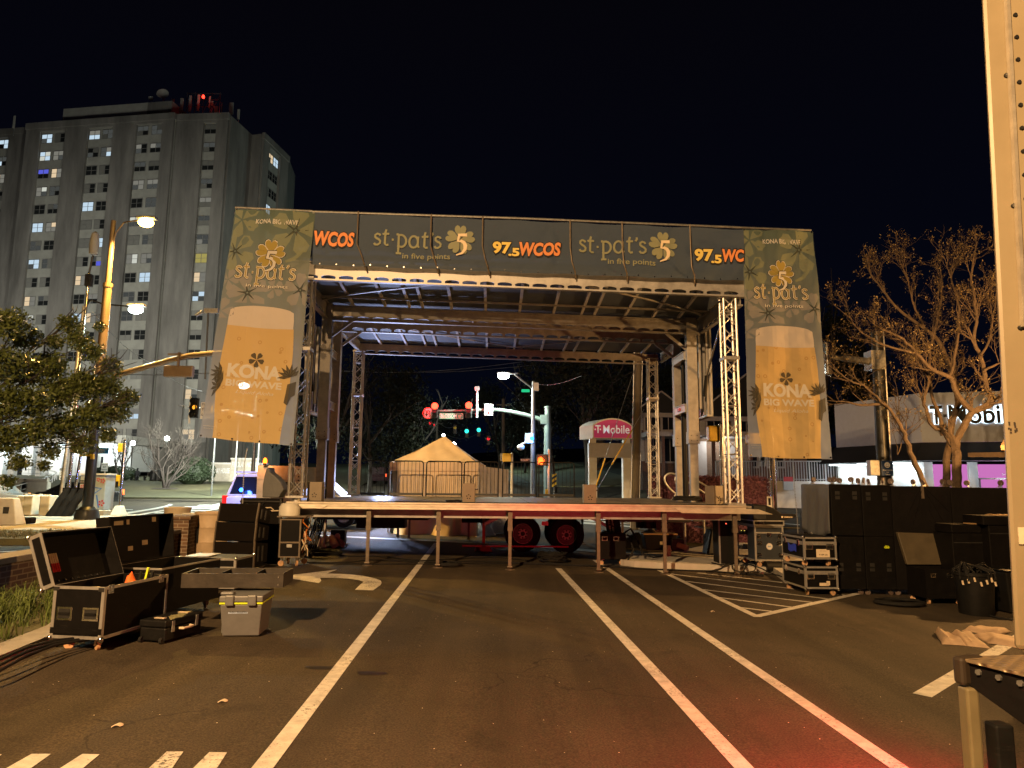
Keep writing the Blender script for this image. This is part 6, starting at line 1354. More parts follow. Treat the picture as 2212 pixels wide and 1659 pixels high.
def bush(label,loc,rx,ry,rz,mt,n,size,box=False,name='bush',cat='bush'):
    t=thing(name,label,cat,loc); c=MB()
    for k in range(n):
        if box:
            f=random.choice('tfflr'); x=random.uniform(-rx,rx); y=random.uniform(-ry,ry); z=random.uniform(0,rz)
            if f=='t': z=rz
            elif f=='f': y=-ry
            elif f=='l': x=-rx
            else: x=rx
            p=Vector((x,y,z))+Vector((random.gauss(0,1),random.gauss(0,1),random.gauss(0,1)))*.04
            q=.25*max(0,z-rz+.25)/.25; p.x*=1-q*.15
        else:
            a=random.uniform(0,6.28); b=math.acos(random.uniform(-.6,1)); rr=1+.08*math.sin(a*5)+random.uniform(-.08,.04); p=Vector((math.cos(a)*math.sin(b)*rx*rr,math.sin(a)*math.sin(b)*ry*rr,rz*.5+math.cos(b)*rz*.55*rr))
        a=Vector((random.gauss(0,1),random.gauss(0,1),random.gauss(0,1))).normalized(); b=a.orthogonal().normalized(); s=size*random.uniform(.6,1.3); c.face([p-a*s,p-b*s*.5,p+a*s,p+b*s*.5])
    if box: c.box(-rx+.08,rx-.08,-ry+.08,ry-.08,0,rz-.08)
    else: c.sph((0,0,rz*.48),1,12,sc=(rx*.88,ry*.88,rz*.5))
    c.build('foliage',mt,t,fixn=False); return t
p=A(418,1000,74); bush('round clipped bush at the left end of the sign wall',Vector((p.x,74,gz(p.x,74))),2.0,1.8,2.7,'leaf_bush',2600,.11)
p=A(247,1000,80); bush('low shrub beside the driveway of the tower',Vector((p.x,80,gz(p.x,80))),2.6,1.4,1.6,'leaf_bush',1200,.13)
a=AQ('c2',965,1340,23.5); b=AQ('a8',92,1000,24.5)
bush('clipped purple leaved hedge behind the right end of the stage',Vector(((a.x+b.x)/2,24.3,gz(9,24.3)+.05)),(b.x-a.x)/2,.8,a.z-gz(9,24.3)-.02,'leaf_purple',16000,.04,box=True,name='hedge',cat='hedge')
# left evergreen, lit by the sodium lamp
random.seed(5)
t=thing('evergreen_tree','evergreen tree leaning in from the left edge, lit yellow by street lamp','tree',Vector((-17.2,19.5,gz(-17,19))))
rel=lambda p:p-t.location
m=MB(); trunkp=[Vector((0,0,0)),Vector((.15,.1,1.6)),Vector((.5,0,2.6))]; m.tube(trunkp,.17,8,r1=.12)
tips_px=[(60,905,18),(150,860,18.5),(230,905,19),(120,760,19),(20,740,18),(200,800,19),(270,870,19),(160,690,20),(30,960,17.5),(180,960,18.5),(240,800,19.5),(70,820,17.5)]
for px,py,Y in tips_px:
    q=rel(A(px,py,Y)); s=trunkp[2]; mid=s.lerp(q,.5)+Vector((0,0,-.25)); m.tube([s,s.lerp(mid,.5)+Vector((0,0,.05)),mid,mid.lerp(q,.5)+Vector((0,0,.12)),q],.07,6,r1=.012)
    for k in range(6): e_=q+Vector((random.uniform(-.5,.5),random.uniform(-.5,.5),random.uniform(-.1,.6))); m.tube([mid.lerp(q,random.uniform(.2,.9)),q.lerp(e_,.6),e_],.018,4,r1=.006)
m.build('trunk','bark_dark',t,fixn=False)
c=MB(); cl=[(20,700,17,.55,520),(55,730,18,.5,400),(0,790,17,.7,700),(60,800,18,.65,700),(110,790,19,.55,560),(150,700,20,.42,260),(168,735,20,.42,260),(120,740,19.5,.3,140),(200,760,20,.42,300),(240,790,20,.38,260),(230,835,19.5,.52,520),(180,830,19,.55,600),(130,850,18.5,.6,700),(70,870,17.5,.6,700),(10,870,17,.6,700),(275,860,19.5,.38,300),(255,890,19.5,.42,360),(200,900,19,.6,640),(140,920,18.5,.55,600),(80,930,17.5,.5,500),(20,950,17,.55,520),(180,960,18.7,.38,280),(235,940,19.4,.30,160),(110,975,18,.32,160),(40,1000,17.2,.32,160),(15,1040,17,.25,90),(95,1005,17.6,.2,60),(215,705,20,.2,70)]
for px,py,Y,r,n in cl: leaves(c,rel(A(px,py,Y)),r*1.02,int(n*2.3),.056,(1,.9,.85))
c.build('crown','leaf_live',t,fixn=False)
# bare tree at the right, limbs taken from the photograph and given their own depth
random.seed(21)
tb=Vector((10.45,17.4,gz(10.4,17.4)+.1)); t=thing('bare_tree','bare many limbed tree lit orange behind the speaker wall','tree',tb)
m=MB(); tips=[]
def limb(pts,r0,r1,Y0,Y1,n=2):
    P=[AQ('c3',x,y,lerp(Y0,Y1,i/(len(pts)-1)))-tb for i,(x,y) in enumerate(pts)]; sm=[]
    for i in range(len(P)-1):
        a=P[max(0,i-1)];b=P[i];c=P[i+1];d=P[min(len(P)-1,i+2)]
        for q in range(4): u=q/4; sm.append(.5*((2*b)+(c-a)*u+(2*a-5*b+4*c-d)*u*u+(3*b-a-3*c+d)*u**3)+Vector((random.gauss(0,.012),random.gauss(0,.012),0)))
    sm.append(P[-1]); m.tube(sm,r0,8,r1=r1); N=len(sm)
    for k in range(n):
        i=random.randint(max(1,N//3),N-1); d=(sm[i]-sm[i-1]).normalized(); nd=(d+Vector((random.uniform(-1,1),random.uniform(-.8,.8),random.uniform(-.2,1)))*.9).normalized(); branch(m,sm[i],nd,random.uniform(.32,.56),max(.012,lerp(r0,r1,i/N)*.4),3,spread=.95,up=.02,n=3,tips=tips,seg=3)
    branch(m,sm[-1],(sm[-1]-sm[-2]).normalized(),.36,r1,3,spread=.85,up=.04,n=3,tips=tips)
limb([(895,1760),(893,1600),(890,1450),(885,1390)],.115,.10,17.4,17.4,0)
limb([(885,1395),(905,1300),(960,1200),(1000,1150)],.09,.075,17.4,17.2,1)
limb([(1000,1150),(1100,1110),(1115,1080),(1080,1000),(1060,900),(1040,800),(1005,700),(1015,560),(1000,420),(985,300),(1000,180)],.07,.02,17.2,17,10)
limb([(1000,1150),(930,1090),(880,1010),(850,940),(740,885),(640,790),(560,700),(430,640)],.07,.02,17.2,16.6,10)
limb([(885,1390),(840,1330),(800,1265),(740,1240),(700,1130),(690,1060),(720,960),(650,840)],.07,.02,17.4,17.6,7)
limb([(835,1800),(830,1600),(835,1400),(870,1200),(900,1060),(860,900),(780,720),(700,640),(560,540),(450,420),(360,300)],.10,.02,18.2,18.8,11)
limb([(805,1300),(790,1180),(740,1060),(720,900),(740,700),(790,500),(800,330)],.05,.018,17.9,18,9)
limb([(760,1750),(690,1600),(620,1440),(570,1290),(510,1190),(440,1110),(300,1110),(200,1090)],.075,.02,16.6,16.4,8)
limb([(440,1110),(330,1000),(230,960),(120,880)],.03,.012,16.4,16,5)
limb([(1060,900),(1130,860),(1180,840),(1230,800)],.03,.015,17,16.8,4)
limb([(850,940),(880,820),(900,640),(900,470),(860,330),(880,230)],.04,.014,17.2,17.6,9)
limb([(1040,800),(1100,700),(1120,560),(1140,420)],.03,.014,17,17.2,7)
limb([(640,790),(520,760),(400,720),(280,640),(230,560)],.03,.012,16.8,16.5,7)
limb([(700,640),(640,520),(600,400),(580,300)],.03,.012,18.6,18.4,6)
limb([(560,1300),(530,1420),(520,1360)],.012,.006,16.6,16.5,0)
m.build('branches',M['bark'],t,fixn=False)
c=MB()
for q in tips:
    if random.random()<.5: leaves(c,q,.10,4,.024)
    if len(c.f)>14000: break
c.build('buds',mat('bud_leaf',(.14,.10,.035),.6,var=.4),t,fixn=False)
# ================================================================ POLES, LAMPS, SIGNALS
def lamp_head(par,at,mt,light,power,col,rad=.16,tilt=0,size=.35,glowc=(1,1,1),gs_=60):
    at=Vector(at); MB().box(at.x-size,at.x+size,at.y-.12,at.y+.16,at.z+.12,at.z+.22).build('lamp_housing','steel',par,bevel=.03)
    MB().sph((at.x,at.y-.02,at.z-.02),size*.8,16,sc=(1,.8,.62)).build('lamp_lens_glow',glow(mt,glowc,gs_),par,smooth=True)  # lens oversized: the glow around the lamp is put into its shape
    add_light(light,'SPOT',(at.x,at.y,at.z-.3),power*1.6,col,.12,parent=par,target=(at.x,at.y,at.z-5),angle=158,blend=.5)
pb=G(186,1130); pb.z=gz(pb.x,pb.y)+.13; Yp=pb.y
t=thing('street_lamp','tall tan street lamp with glowing amber head, its base on the sidewalk','street lamp',pb); R0=lambda p:p-pb
top=R0(A(247,477,Yp)); j=R0(A(228,690,Yp))
MB().cyl((0,0,0),(0,0,.35),.42,.36,n=16).cyl((0,0,.35),(0,0,.45),.30,.22,n=16).build('base','pole_dark',t,smooth=True)
MB().cyl((0,0,.4),(0,0,5.2),.185,.165,n=16).build('lower_pole','pole_dark',t,smooth=True)
MB().cyl((0,0,5.2),(0,0,8.6),.16,.145,n=16).cyl((0,0,8.6),(0,0,top.z),.105,.09,n=12).cyl((0,0,8.5),(0,0,8.65),.17,n=14).build('pole','pole_tan',t,smooth=True)
lh=R0(A(316,480,Yp-.4)); MB().tube([(0,0,top.z-1.2),(.15,-.05,top.z-.5),(.45,-.1,top.z-.1),(lh.x-.3,lh.y,lh.z+.08),(lh.x,lh.y,lh.z+.08)],.03,8).build('arm','pole_tan',t,smooth=True)
lamp_head(t,lh,'sodium_glow','sodium_light',6500,(1,.55,.12),glowc=(1,.62,.10),gs_=40)
a0=R0(A(225,835,Yp)); pts=[(0,0,a0.z-.1)]+[tuple(R0(AQ('a2',x,y,Yp-.6*k))) for k,(x,y) in enumerate([(830,560),(1000,512),(1180,462),(1320,430),(1470,415),(1700,400)])]
MB().tube(pts,.115,10,r1=.085).build('mast_arm','pole_tan',t,smooth=True)
c=R0(AQ('a2',1243,470,Yp-1.5)); MB().box(c.x-.50,c.x+.50,c.y-.1,c.y+.1,c.z-.55,c.z-.16).build('signal_back','pole_tan',t,bevel=.03)
o=MB().box(c.x-.42,c.x+.42,c.y-.05,c.y+.05,c.z+.22,c.z+.27).box(c.x-.03,c.x+.03,c.y-.13,c.y-.05,c.z-.2,c.z+.3).build('bracket','pole_tan',t)
c=R0(AQ('a2',1432,410,Yp-2.2)); d_=R0(AQ('a2',1440,135,Yp-2.2)); MB().cyl(c-Vector((0,0,.9)),d_,.03,n=8).build('camera_mast','pole_dark',t)
MB().box(d_.x-.12,d_.x+.35,d_.y-.08,d_.y+.08,d_.z-.02,d_.z+.14).cyl((d_.x-.2,d_.y,d_.z+.02),(d_.x-.4,d_.y,d_.z-.1),.05,n=8).build('camera','steel',t)
def sign(label,zk,x0,y0,x1,y1,Y,mt,lines,tmt='black',name='street_sign',depth=.03,post=None,rot=0,cat='sign',border=None,fit=.8):
    a=AQ(zk,x0,y1,Y); b=AQ(zk,x1,y0,Y); wd=b.x-a.x; h=b.z-a.z; t=thing(name,label,cat,a,rot)
    MB().box(0,wd,0,depth,0,h).build('panel',mt,t,bevel=.006)
    if border: 
        e=.04*min(wd,h)+.01; MB().box(e,wd-e,-.004,-.001,h-e*1.6,h-e).box(e,wd-e,-.004,-.001,e,e*1.6).box(e,e*1.6,-.004,-.001,e*1.6,h-e*1.6).box(wd-e*1.6,wd-e,-.004,-.001,e*1.6,h-e*1.6).build('border',border,t)
    m=MB()
    for (txt,fx0,fx1,fy0,fy1) in lines: m.text(txt,lambda x,y:(x,-.005,y),wd*fx0,wd*fx1,h*fy0,h*fy1,.02)
    if lines: m.build('lettering',tmt,t,fixn=False)
    if post is not None:
        zb=gz(a.x+wd/2,Y)-a.z; MB().cyl((wd/2,depth+.04,zb),(wd/2,depth+.04,h if post else 0),.035,n=8).build('post','steel',t)
    return t
sign('dark green street sign reading BLOS behind the light pole, left side','b3',815,395,960,465,Yp+.35,'sign_dgreen',[('BLOS',.06,.62,.2,.8)],'print_cream')
sign('blue street sign reading ARDEN on the right of the light pole','b3',1115,405,1275,475,Yp+.35,'sign_blue',[('HARDEN',.05,.70,.15,.85),('ST',.80,.93,.55,.85)],'sign_white')
sign('speed limit 25 sign left of the shiny pipes','b3',692,678,778,780,33,'sign_white',[('SPEED',.2,.8,.80,.92),('LIMIT',.2,.8,.64,.76),('25',.12,.88,.12,.52)],post=True)
sign('small dark sign plate above the speed limit sign','b3',698,645,768,672,33,'sign_black',[('SCHOOL',.1,.9,.3,.7)],'sign_white')
sign('white sign telling the right lane to turn, right of light pole','b3',1184,582,1270,680,38,'sign_white',[('RIGHT LANE',.08,.92,.72,.85),('MUST',.25,.75,.42,.60),('TURN RIGHT',.08,.92,.12,.26)],post=True)
sign('small dark sign reading FIVE on the painted cabinet','b3',936,785,1004,828,27,'sign_black',[('FIVE',.12,.85,.25,.8)],'sign_white')
sh=AQ('b3',955,470,Yp-.3); t=thing('pedestrian_signal','yellow pedestrian signal head on the left side of the light pole','pedestrian signal',sh); MB().box(-.28,.16,0,.25,0,.55).build('housing','yellow',t,bevel=.02); MB().box(-.05,.45,-.04,.04,-.10,-.02).box(.36,.46,-.05,.05,-.2,-.1).build('bracket','yellow',t)
# pipes (LED street lamp and utility risers)
pb=A(146,1078,28.6); pb.z=gz(pb.x,28.6)+.13; R1=lambda p:p-pb
t=thing('led_street_lamp','slim grey lamp pole with arm and bright green white light, left','street lamp',pb); tp=R1(AQ('a1',642,1330,28.6))
MB().cyl((0,0,0),(0,0,tp.z),.075,.05,n=12).build('pole','chrome',t,smooth=True)
lh=R1(A(294,668,28.4)); ap0=R1(AQ('a2',640,45,28.6)); MB().tube([(0,0,ap0.z-.3),(.2,0,ap0.z),(.7,0,lh.z+.25),(lh.x-.3,lh.y,lh.z+.12),(lh.x,lh.y,lh.z+.1)],.03,8).build('arm','chrome',t,smooth=True)
lamp_head(t,lh,'led_glow','led_light',4200,(.72,1,.86),glowc=(.8,1,.92),gs_=55)
q=R1(AQ('a1',645,1215,28.6)); MB().lathe((q.x,q.y,q.z),[(.02,0),(.17,.08),(.19,.5),(.14,.95),(.02,1.05)],14).build('antenna_pod','tower_panel',t,smooth=True); MB().cyl((0,0,tp.z),(q.x,q.y,q.z),.04,n=8).box(-.1,.15,-.1,.1,tp.z-.6,tp.z-.1).build('bracket','dark_metal',t)
for dx,r,l,mt in ((-.22,.085,'left one of the shiny steel pipes behind the black bags','steel'),(.25,.06,'right one of the shiny steel pipes behind the black bags','chrome')):
    p=pb+Vector((dx,-.1,0)); o=MB().cyl((0,0,0),(.35 if dx>0 else .1,.2,6.5 if dx>0 else 8.5),r,n=12).build('utility_pipe',mt,smooth=True); o.location=p; tag(o,l,'pipe')
# white flared-base post
a=G(256,1120); a.z=gz(a.x,a.y)+.13; t=thing('signal_post','slim shiny post with flared white base, right of painted cabinet','signal post',a); hh=(AQ('b3',1475,325,a.y)-a).z
MB().hexa([(-.24,-.24,0),(.24,-.24,0),(.24,.24,0),(-.24,.24,0)],[(-.12,-.12,.38),(.12,-.12,.38),(.12,.12,.38),(-.12,.12,.38)]).build('base','white_paint',t,bevel=.02); MB().cyl((0,0,.38),(0,0,hh),.058,n=14).sph((0,0,hh),.07,10).build('pole','chrome',t,smooth=True)
MB().box(-.26,-.09,-.05,.12,hh-.45,hh-.1).build('signal_head','yellow',t,bevel=.02); MB().box(-.22,-.07,-.06,.06,1.15,1.6).build('push_button','yellow',t,bevel=.015); MB().box(-.20,-.09,-.075,-.0605,1.1,1.35).build('button_face','black',t)
# painted cabinet
M['flower_red']=mat('flower_red',(.45,.05,.08),.5)
a=GQ('b3',1040,1240); a.z=gz(a.x,a.y)+.13; Yc=a.y+.3; x0=AQ('b3',912,1100,Yc).x; x1=AQ('b3',1215,1100,Yc).x; hz=AQ('b3',1100,722,Yc).z-a.z
t=thing('painted_cabinet','utility cabinet painted with red flowers and blue lines, behind light pole','utility cabinet',Vector((a.x,Yc,a.z)))
MB().box(x0-a.x,x1-a.x,0,.7,.2,hz).build('body',mat('cabinet_white',(.38,.48,.62),.5,var=.15),t,bevel=.02); MB().box(x0-a.x-.22,x1-a.x+.1,-.15,.9,0,.2).build('plinth','concrete_pale',t,bevel=.02); MB().box(x0-a.x-.03,x1-a.x+.03,-.03,.73,hz,hz+.06).build('lid','white_paint',t)
m2=MB(); xr=x1-a.x; xl=x0-a.x
for cx,cz,r in ((xl+.15,hz*.55,.14),(xl+.16,hz*.40,.17),(xl+.12,hz*.7,.10),(xr-.12,hz*.85,.11),(xr-.1,hz*.30,.14),(xr-.3,hz*.88,.09)):
    m=MB()
    for k in range(5): q=k*1.257; m.poly([(cx+math.cos(q+b_)*r*d_,cz+math.sin(q+b_)*r*d_) for b_,d_ in ((0,.15),(-.45,.8),(0,1),(.45,.8))],lambda x,y:(x,-.004,y),0)
    m.build('painted_flower','flower_red',t,fixn=False)
m2.ribbon([(xr-.75,hz*.72),(xr-.15,hz*.66),(xr-.6,hz*.45)],.06,lambda x,y:(x,-.003,y)).ribbon([(xr-.2,.3),(xr-.32,hz*.5)],.06,lambda x,y:(x,-.003,y)); m2.build('painted_line',mat('line_blue',(.05,.20,.75),.5),t,fixn=False)
# white cubes and black bags on the pavement
Yb=G(75,1122).y
for i,(xa,xb,l) in enumerate([(175,255,'leftmost white plastic block in the row on the pavement'),(250,360,'second white plastic block, the widest of the row'),(362,440,'third white plastic block, set a little back'),(440,560,'rightmost white plastic block, beside the black bags')]):
    p=AQ('b3',(xa+xb)/2,1250,Yb+(.4 if i==2 else 0)); p.z=gz(p.x,p.y)+.13; wd=(xb-xa)*.3195*.576*Yb/1545; t=thing('plastic_block',l,'plastic block',p,group='white plastic blocks on the pavement')
    MB().box(-wd/2,wd/2,0,.55,0,.78 if i!=2 else .8).build('body','white_plastic',t,bevel=.04); MB().cyl((0,.25,.775),(0,.25,.83),.07,n=10).build('cap','white_plastic',t)
for i,(xa,l) in enumerate([(620,'left one of three black wrapped bags leaning on the pipes'),(710,'middle one of three black wrapped bags leaning on the pipes'),(800,'right one of three black wrapped bags leaning on the pipes')]):
    p=AQ('b3',xa-30,1245,Yb); p.z=gz(p.x,p.y)+.13; t=thing('black_bag',l,'bag',p,group='black wrapped bags on the pavement')
    MB().grid(lambda u,v:((.19+.02*math.sin(v*13))*math.cos(u*6.28)*(1-.2*v**3)+.30*v,.5*v+.16*math.sin(u*6.28),v*1.05+.0),16,16).box(.12,.45,.38,.6,.95,1.08).build('bag_body','black_cloth',t,smooth=True)
p=AQ('b3',40,1390,22); p.z=gz(p.x,22)+.13; t=thing('barricade_foot','white plastic barricade foot at the left edge','barricade',p); MB().hexa([(-.7,0,0),(.35,0,0),(.35,.5,0),(-.7,.5,0)],[(-.7,.1,.82),(.12,.1,.82),(.12,.4,.82),(-.7,.4,.82)]).build('body','white_plastic',t,bevel=.03); MB().box(-.1,.06,.02,.09,.35,.55).build('grip','dark_metal',t)
p=AQ('b3',240,1375,22.5); p.z=gz(p.x,22.5)+.15; t=thing('black_tool_bag','small black tool bag on the grass strip','bag',p); MB().box(-.18,.28,0,.3,0,.2).build('bag_body','black_cloth',t,bevel=.05)
for i,xa in enumerate((165,290,410)):
    p=AQ('b3',xa,985,60); p.z=gz(p.x,60); t=thing('water_barrier',['leftmost','middle','rightmost'][i]+' white barrier of the row beyond the street','barrier',p,group='white barriers beyond the street'); MB().box(-1.1,1.1,-.25,.25,.15,1.0).box(-1.0,1.0,-.18,.18,1.0,1.25).build('body','white_plastic',t,bevel=.05)
    for q in(-.8,.8): MB().box(q-.25,q+.25,-.3,.3,0,.15).build('foot','white_plastic',t)
# lawn globe lamps, flagpoles
def globe(label,zk,x,y,Y):
    p=AQ(zk,x,y,Y); zg=gz(p.x,Y); t=thing('globe_lamp',label,'lamp post',Vector((p.x,Y,zg)),group='globe lamps by the tower'); h=p.z-zg
    MB().cyl((0,0,0),(0,0,h-.3),.06,n=8).cyl((0,0,0),(0,0,.5),.12,n=8).build('post','black',t); MB().sph((0,0,h),.28,14).build('globe',glow('globe_glow',(.9,1,.95),22),t,smooth=True); add_light('globe_light','POINT',(0,-.5,h-.1),650,(.85,1,.9),.2,parent=t)
globe('globe lamp on the lawn left of the leafless tree','b3',1560,350,84); globe('globe lamp shining through the leafless tree','b3',1960,295,82)
for x0,x1,l in ((1625,1630,'left white flagpole above the sign wall'),(1785,1783,'right white flagpole above the sign wall')):
    p=AQ('a2',x1,1190,78); q=AQ('a2',x0,900,78); t=thing('flagpole',l,'flagpole',Vector((p.x,78,gz(p.x,78))),group='flagpoles behind the sign wall'); h=q.z+1.5-gz(p.x,78); MB().cyl((0,0,0),(0,0,h),.09,.06,n=8).cyl((0,0,0),(0,0,.4),.2,n=8).sph((0,0,h),.12,8).build('pole','white_paint',t)
# seated person and benches by the tower
def person_seated(label,loc,rz=0):
    t=thing('person',label,'person',loc,rz)
    me=bpy.data.meshes.new('body'); V=[(0,0,.48),(0,.02,.75),(0,.02,1.02),(0,.0,1.12),(-.11,-.08,.46),(-.12,-.46,.47),(-.12,-.48,.06),(-.12,-.60,.03),(.11,-.08,.46),(.12,-.46,.47),(.12,-.48,.06),(.12,-.60,.03),(-.2,.02,1.0),(-.25,-.05,.75),(-.15,-.28,.62),(.2,.02,1.0),(.25,-.05,.75),(.15,-.28,.62),(0,-.03,1.22),(0,-.03,1.33)]
    E_=[(0,1),(1,2),(2,3),(3,18),(18,19),(0,4),(4,5),(5,6),(6,7),(0,8),(8,9),(9,10),(10,11),(2,12),(12,13),(13,14),(2,15),(15,16),(16,17)]
    me.from_pydata(V,E_,[]); o=bpy.data.objects.new('body',me); COL.objects.link(o); o.parent=t
    o.modifiers.new('skin','SKIN'); sv=me.skin_vertices[0].data
    rr=[.15,.15,.15,.055,.09,.075,.05,.04,.09,.075,.05,.04,.06,.05,.035,.06,.05,.035,.095,.085]
    for i,r in enumerate(rr): sv[i].radius=(r,r*.85)
    sv[0].use_root=True; o.modifiers.new('sub','SUBSURF').levels=1; me.materials.append(M['person_clothes']); MB().sph((0,-.01,1.30),.105,10,sc=(1,1,.9)).build('hair','black',t,smooth=True)
M['person_clothes']=mat('person_clothes',(.04,.04,.05),.8)
p=AQ('b3',1612,712,80); p.z=gz(p.x,80)+.12; person_seated('person in dark clothes seated on a bench outside the tower',p,.5)
for x,l in ((1625,'bench with the seated person outside the tower'),(1695,'empty dark bench on the lawn left of the mulch ring')):
    q=AQ('b3',x,712,80.4); q.z=gz(q.x,80.4)+.12; t=thing('bench',l,'bench',q,group='benches outside the tower'); MB().box(-.9,.9,-.25,.25,.40,.46).build('seat','bark_dark',t); MB().box(-.9,.9,.2,.26,.5,.95).build('backrest','bark_dark',t)
    for k in(-.75,.75): MB().box(k-.04,k+.04,-.2,.2,0,.4).build('leg','dark_metal',t)
for x,l in ((1805,'dark litter bin left of the leafless tree trunk'),(1858,'second dark litter bin next to the leafless tree trunk')):
    q=AQ('b3',x,715,80); q.z=gz(q.x,80)+.12; t=thing('litter_bin',l,'litter bin',q,group='litter bins by the tower'); MB().lathe((0,0,0),[(.32,0),(.38,.1),(.4,1.0),(.3,1.15),(.02,1.2)],14).build('body','dark_metal',t); MB().cyl((0,-.3,.85),(0,-.42,.85),.12,n=10).build('opening','black',t)
# far left mast arm pole with amber signals and LED lamp
pb=A(545,1040,54); pb.z=gz(pb.x,54); R2=lambda p:p-pb
t=thing('signal_mast','white pole with long mast arm and bright lamp behind left beer banner','traffic signal pole',pb); h=R2(AQ('a2',1752,705,54)).z
MB().cyl((0,0,0),(0,0,h),.16,.11,n=12).build('pole','steel',t,smooth=True)
pts=[tuple(R2(AQ('a2',x,y,54))) for x,y in ((1860,925),(1790,870),(1700,838),(1600,818),(1460,800),(1340,788),(1240,775))]; MB().tube([(0,0,R2(AQ('a2',1748,860,54)).z)]+pts[2:],.10,8,r1=.05).build('mast_arm','white_paint',t,smooth=True)
lh=R2(A(527,833,54)); MB().tube([(0,0,h),(-.3,0,h+.6),(lh.x+.3,0,lh.z+.2),(lh.x,lh.y,lh.z+.12)],.05,8).build('lamp_arm','white_paint',t,smooth=True)
lamp_head(t,lh,'led_glow_far','led_light_far',13000,(.86,1,.90),glowc=(.92,1,.95),gs_=110,size=.5)
for x,y,l in ((1460,800,0),(1600,825,0)):
    q=R2(AQ('a2',x,y,53.8)); MB().box(q.x-.16,q.x+.16,q.y,q.y+.2,q.z-.8,q.z+.3).build('signal_housing','pole_dark',t); MB().lathe((q.x,q.y-.01,q.z),[(.02,0),(.26,.01),(.3,.05),(.3,.08)],14,axis=(0,1,0)).build('amber_lamp',glow('amber_signal',(1,.42,.02),2.2),t)
t=thing('traffic_light','black three lamp signal with amber light, left of the beer banner','traffic light',AQ('a2',1335,860,40)); hh=AQ('a2',1335,722,40).z-t.location.z
MB().box(-.22,.22,0,.2,0,hh).build('housing','black',t,bevel=.03)
for k in range(3):
    z=hh*(.17+.33*k); MB().cyl((0,0,z),(.0,-.22,z),.17,n=14,caps=False).cyl((0,-.02,z),(0,-.001,z),.15,n=14).build('visor','black',t)
MB().cyl((.05,-.03,hh*.52),(.05,-.02,hh*.52),.13,n=12).build('amber_lamp',glow('amber_signal2',(1,.38,.03),1.6),t)
m=MB(); m.box(-.36,-.26,.21,.24,-.3,hh+.1).box(.3,.9,.21,.24,-.05,hh*.8); m.cyl((.95,.3,-.1),(1.05,.3,hh*1.5),.05,n=8); m.build('hanger_plate','white_paint',t)
MB().text('TURN',lambda x,y:(x,.205,y),.35,.85,hh*.64,hh*.74,.01).text('YIELD',lambda x,y:(x,.205,y),.36,.85,hh*.38,hh*.52,.02).text('GREEN',lambda x,y:(x,.205,y),.35,.85,hh*.12,hh*.22,.01).build('lettering','black',t,fixn=False)
def wire(label,pts,sag=.3,r=.012,mt='steel',name='overhead_wire'):
    m=MB()
    for a,b in zip(pts[:-1],pts[1:]):
        m.tube([a.lerp(b,k/14)-Vector((0,0,sag*math.sin(math.pi*k/14))) for k in range(15)],r,5)
    return tag(m.build(name,mt),label,'wire')
wire('sparkling cable sloping down behind the lamp post towards the banner',[AQ('a2',640,130,28.6),AQ('a2',1040,480,45),AQ('a2',1400,680,52),AQ('a2',1700,740,54)],.3,.012)
wire('long thin wire crossing below the mast arm at left',[AQ('a2',860,562,40),AQ('a2',1460,552,40)],.05,.02)
wire('upper thin wire between the stage towers',[AQ('a6',430,-20,60),AQ('a6',2070,-100,60)],.5,.02)
wire('lower thin wire between the stage towers',[AQ('a4',500,1605,62),AQ('a4',2200,1560,62)],.4,.02)
wire('wire sloping up to the right from the white lamp pole',[AQ('c1',1590,275,44),AQ('c1',2111,180,34)],.2,.007)
# centre: mast arm signals
Ym=45; pb=AQ('c1',1727,1500,Ym); pb.z=gz(pb.x,Ym); R3=lambda p:p-pb
t=thing('signal_mast','green grey signal pole with curved mast arm reaching left','traffic signal pole',pb); h=R3(AQ('c1',1722,545,Ym)).z; h2=R3(AQ('c1',1722,730,Ym)).z
MB().cyl((0,0,0),(0,0,h2),.24,.22,n=14).cyl((0,0,h2),(0,0,h),.19,.18,n=14).cyl((0,0,h),(0,0,h+.12),.21,n=14).box(-.45,-.05,-.2,.2,h2+.02,h2+.6).build('pole','pole_green',t,smooth=True)
apts=[tuple(R3(AQ('c1',x,y,Ym))) for x,y in ((1700,690),(1620,662),(1480,620),(1320,585),(1160,562),(1000,565),(850,570),(700,575),(480,578),(420,580))]; MB().tube(apts,.15,10,r1=.07).build('mast_arm','pole_green',t,smooth=True)
def tl_red(label,zx,z0,z1,zc):
    a=AQ('c1',zx,z1,Ym-.4); hh=AQ('c1',zx,z0,Ym-.4).z-a.z; t=thing('traffic_light',label,'traffic light',a,group='red traffic lights on the centre mast arm'); MB().box(-.20,.20,0,.22,0,hh).build('housing','yellow' if 0 else 'dark_metal',t,bevel=.03)
    for k in range(3):
        z=hh*(.17+.32*k); MB().cyl((0,0,z),(0,-.2,z),.165,n=14,caps=False).build('visor','dark_metal',t)
        if k<2: MB().cyl((0,-.01,z),(0,-.002,z),.15,n=14).build('dark_lens','red_paint' if 0 else 'black',t)
    z=hh*.83; MB().sph((0,-.10,z),.21,14,sc=(1,.6,1)).build('red_lens',glow('red_signal',(1,.035,.015),11),t); add_light('red_signal_light','POINT',(0,-.45,z),190,(1,.03,.06),.1,parent=t)
tl_red('left red traffic light beside the no U-turn sign',452,495,655,535); tl_red('right red traffic light beside the camera mast',836,485,655,515)
sign('green street sign reading BLOSSOM ST hanging from the mast arm','c1',505,603,778,667,Ym-.3,'sign_green',[('BLOSSOM',.06,.72,.22,.82),('ST',.79,.93,.25,.62)],'sign_white',border='sign_white')
t=sign('white no U-turn sign left of the red lights','c1',335,548,425,655,Ym-.3,'sign_white',[]); 
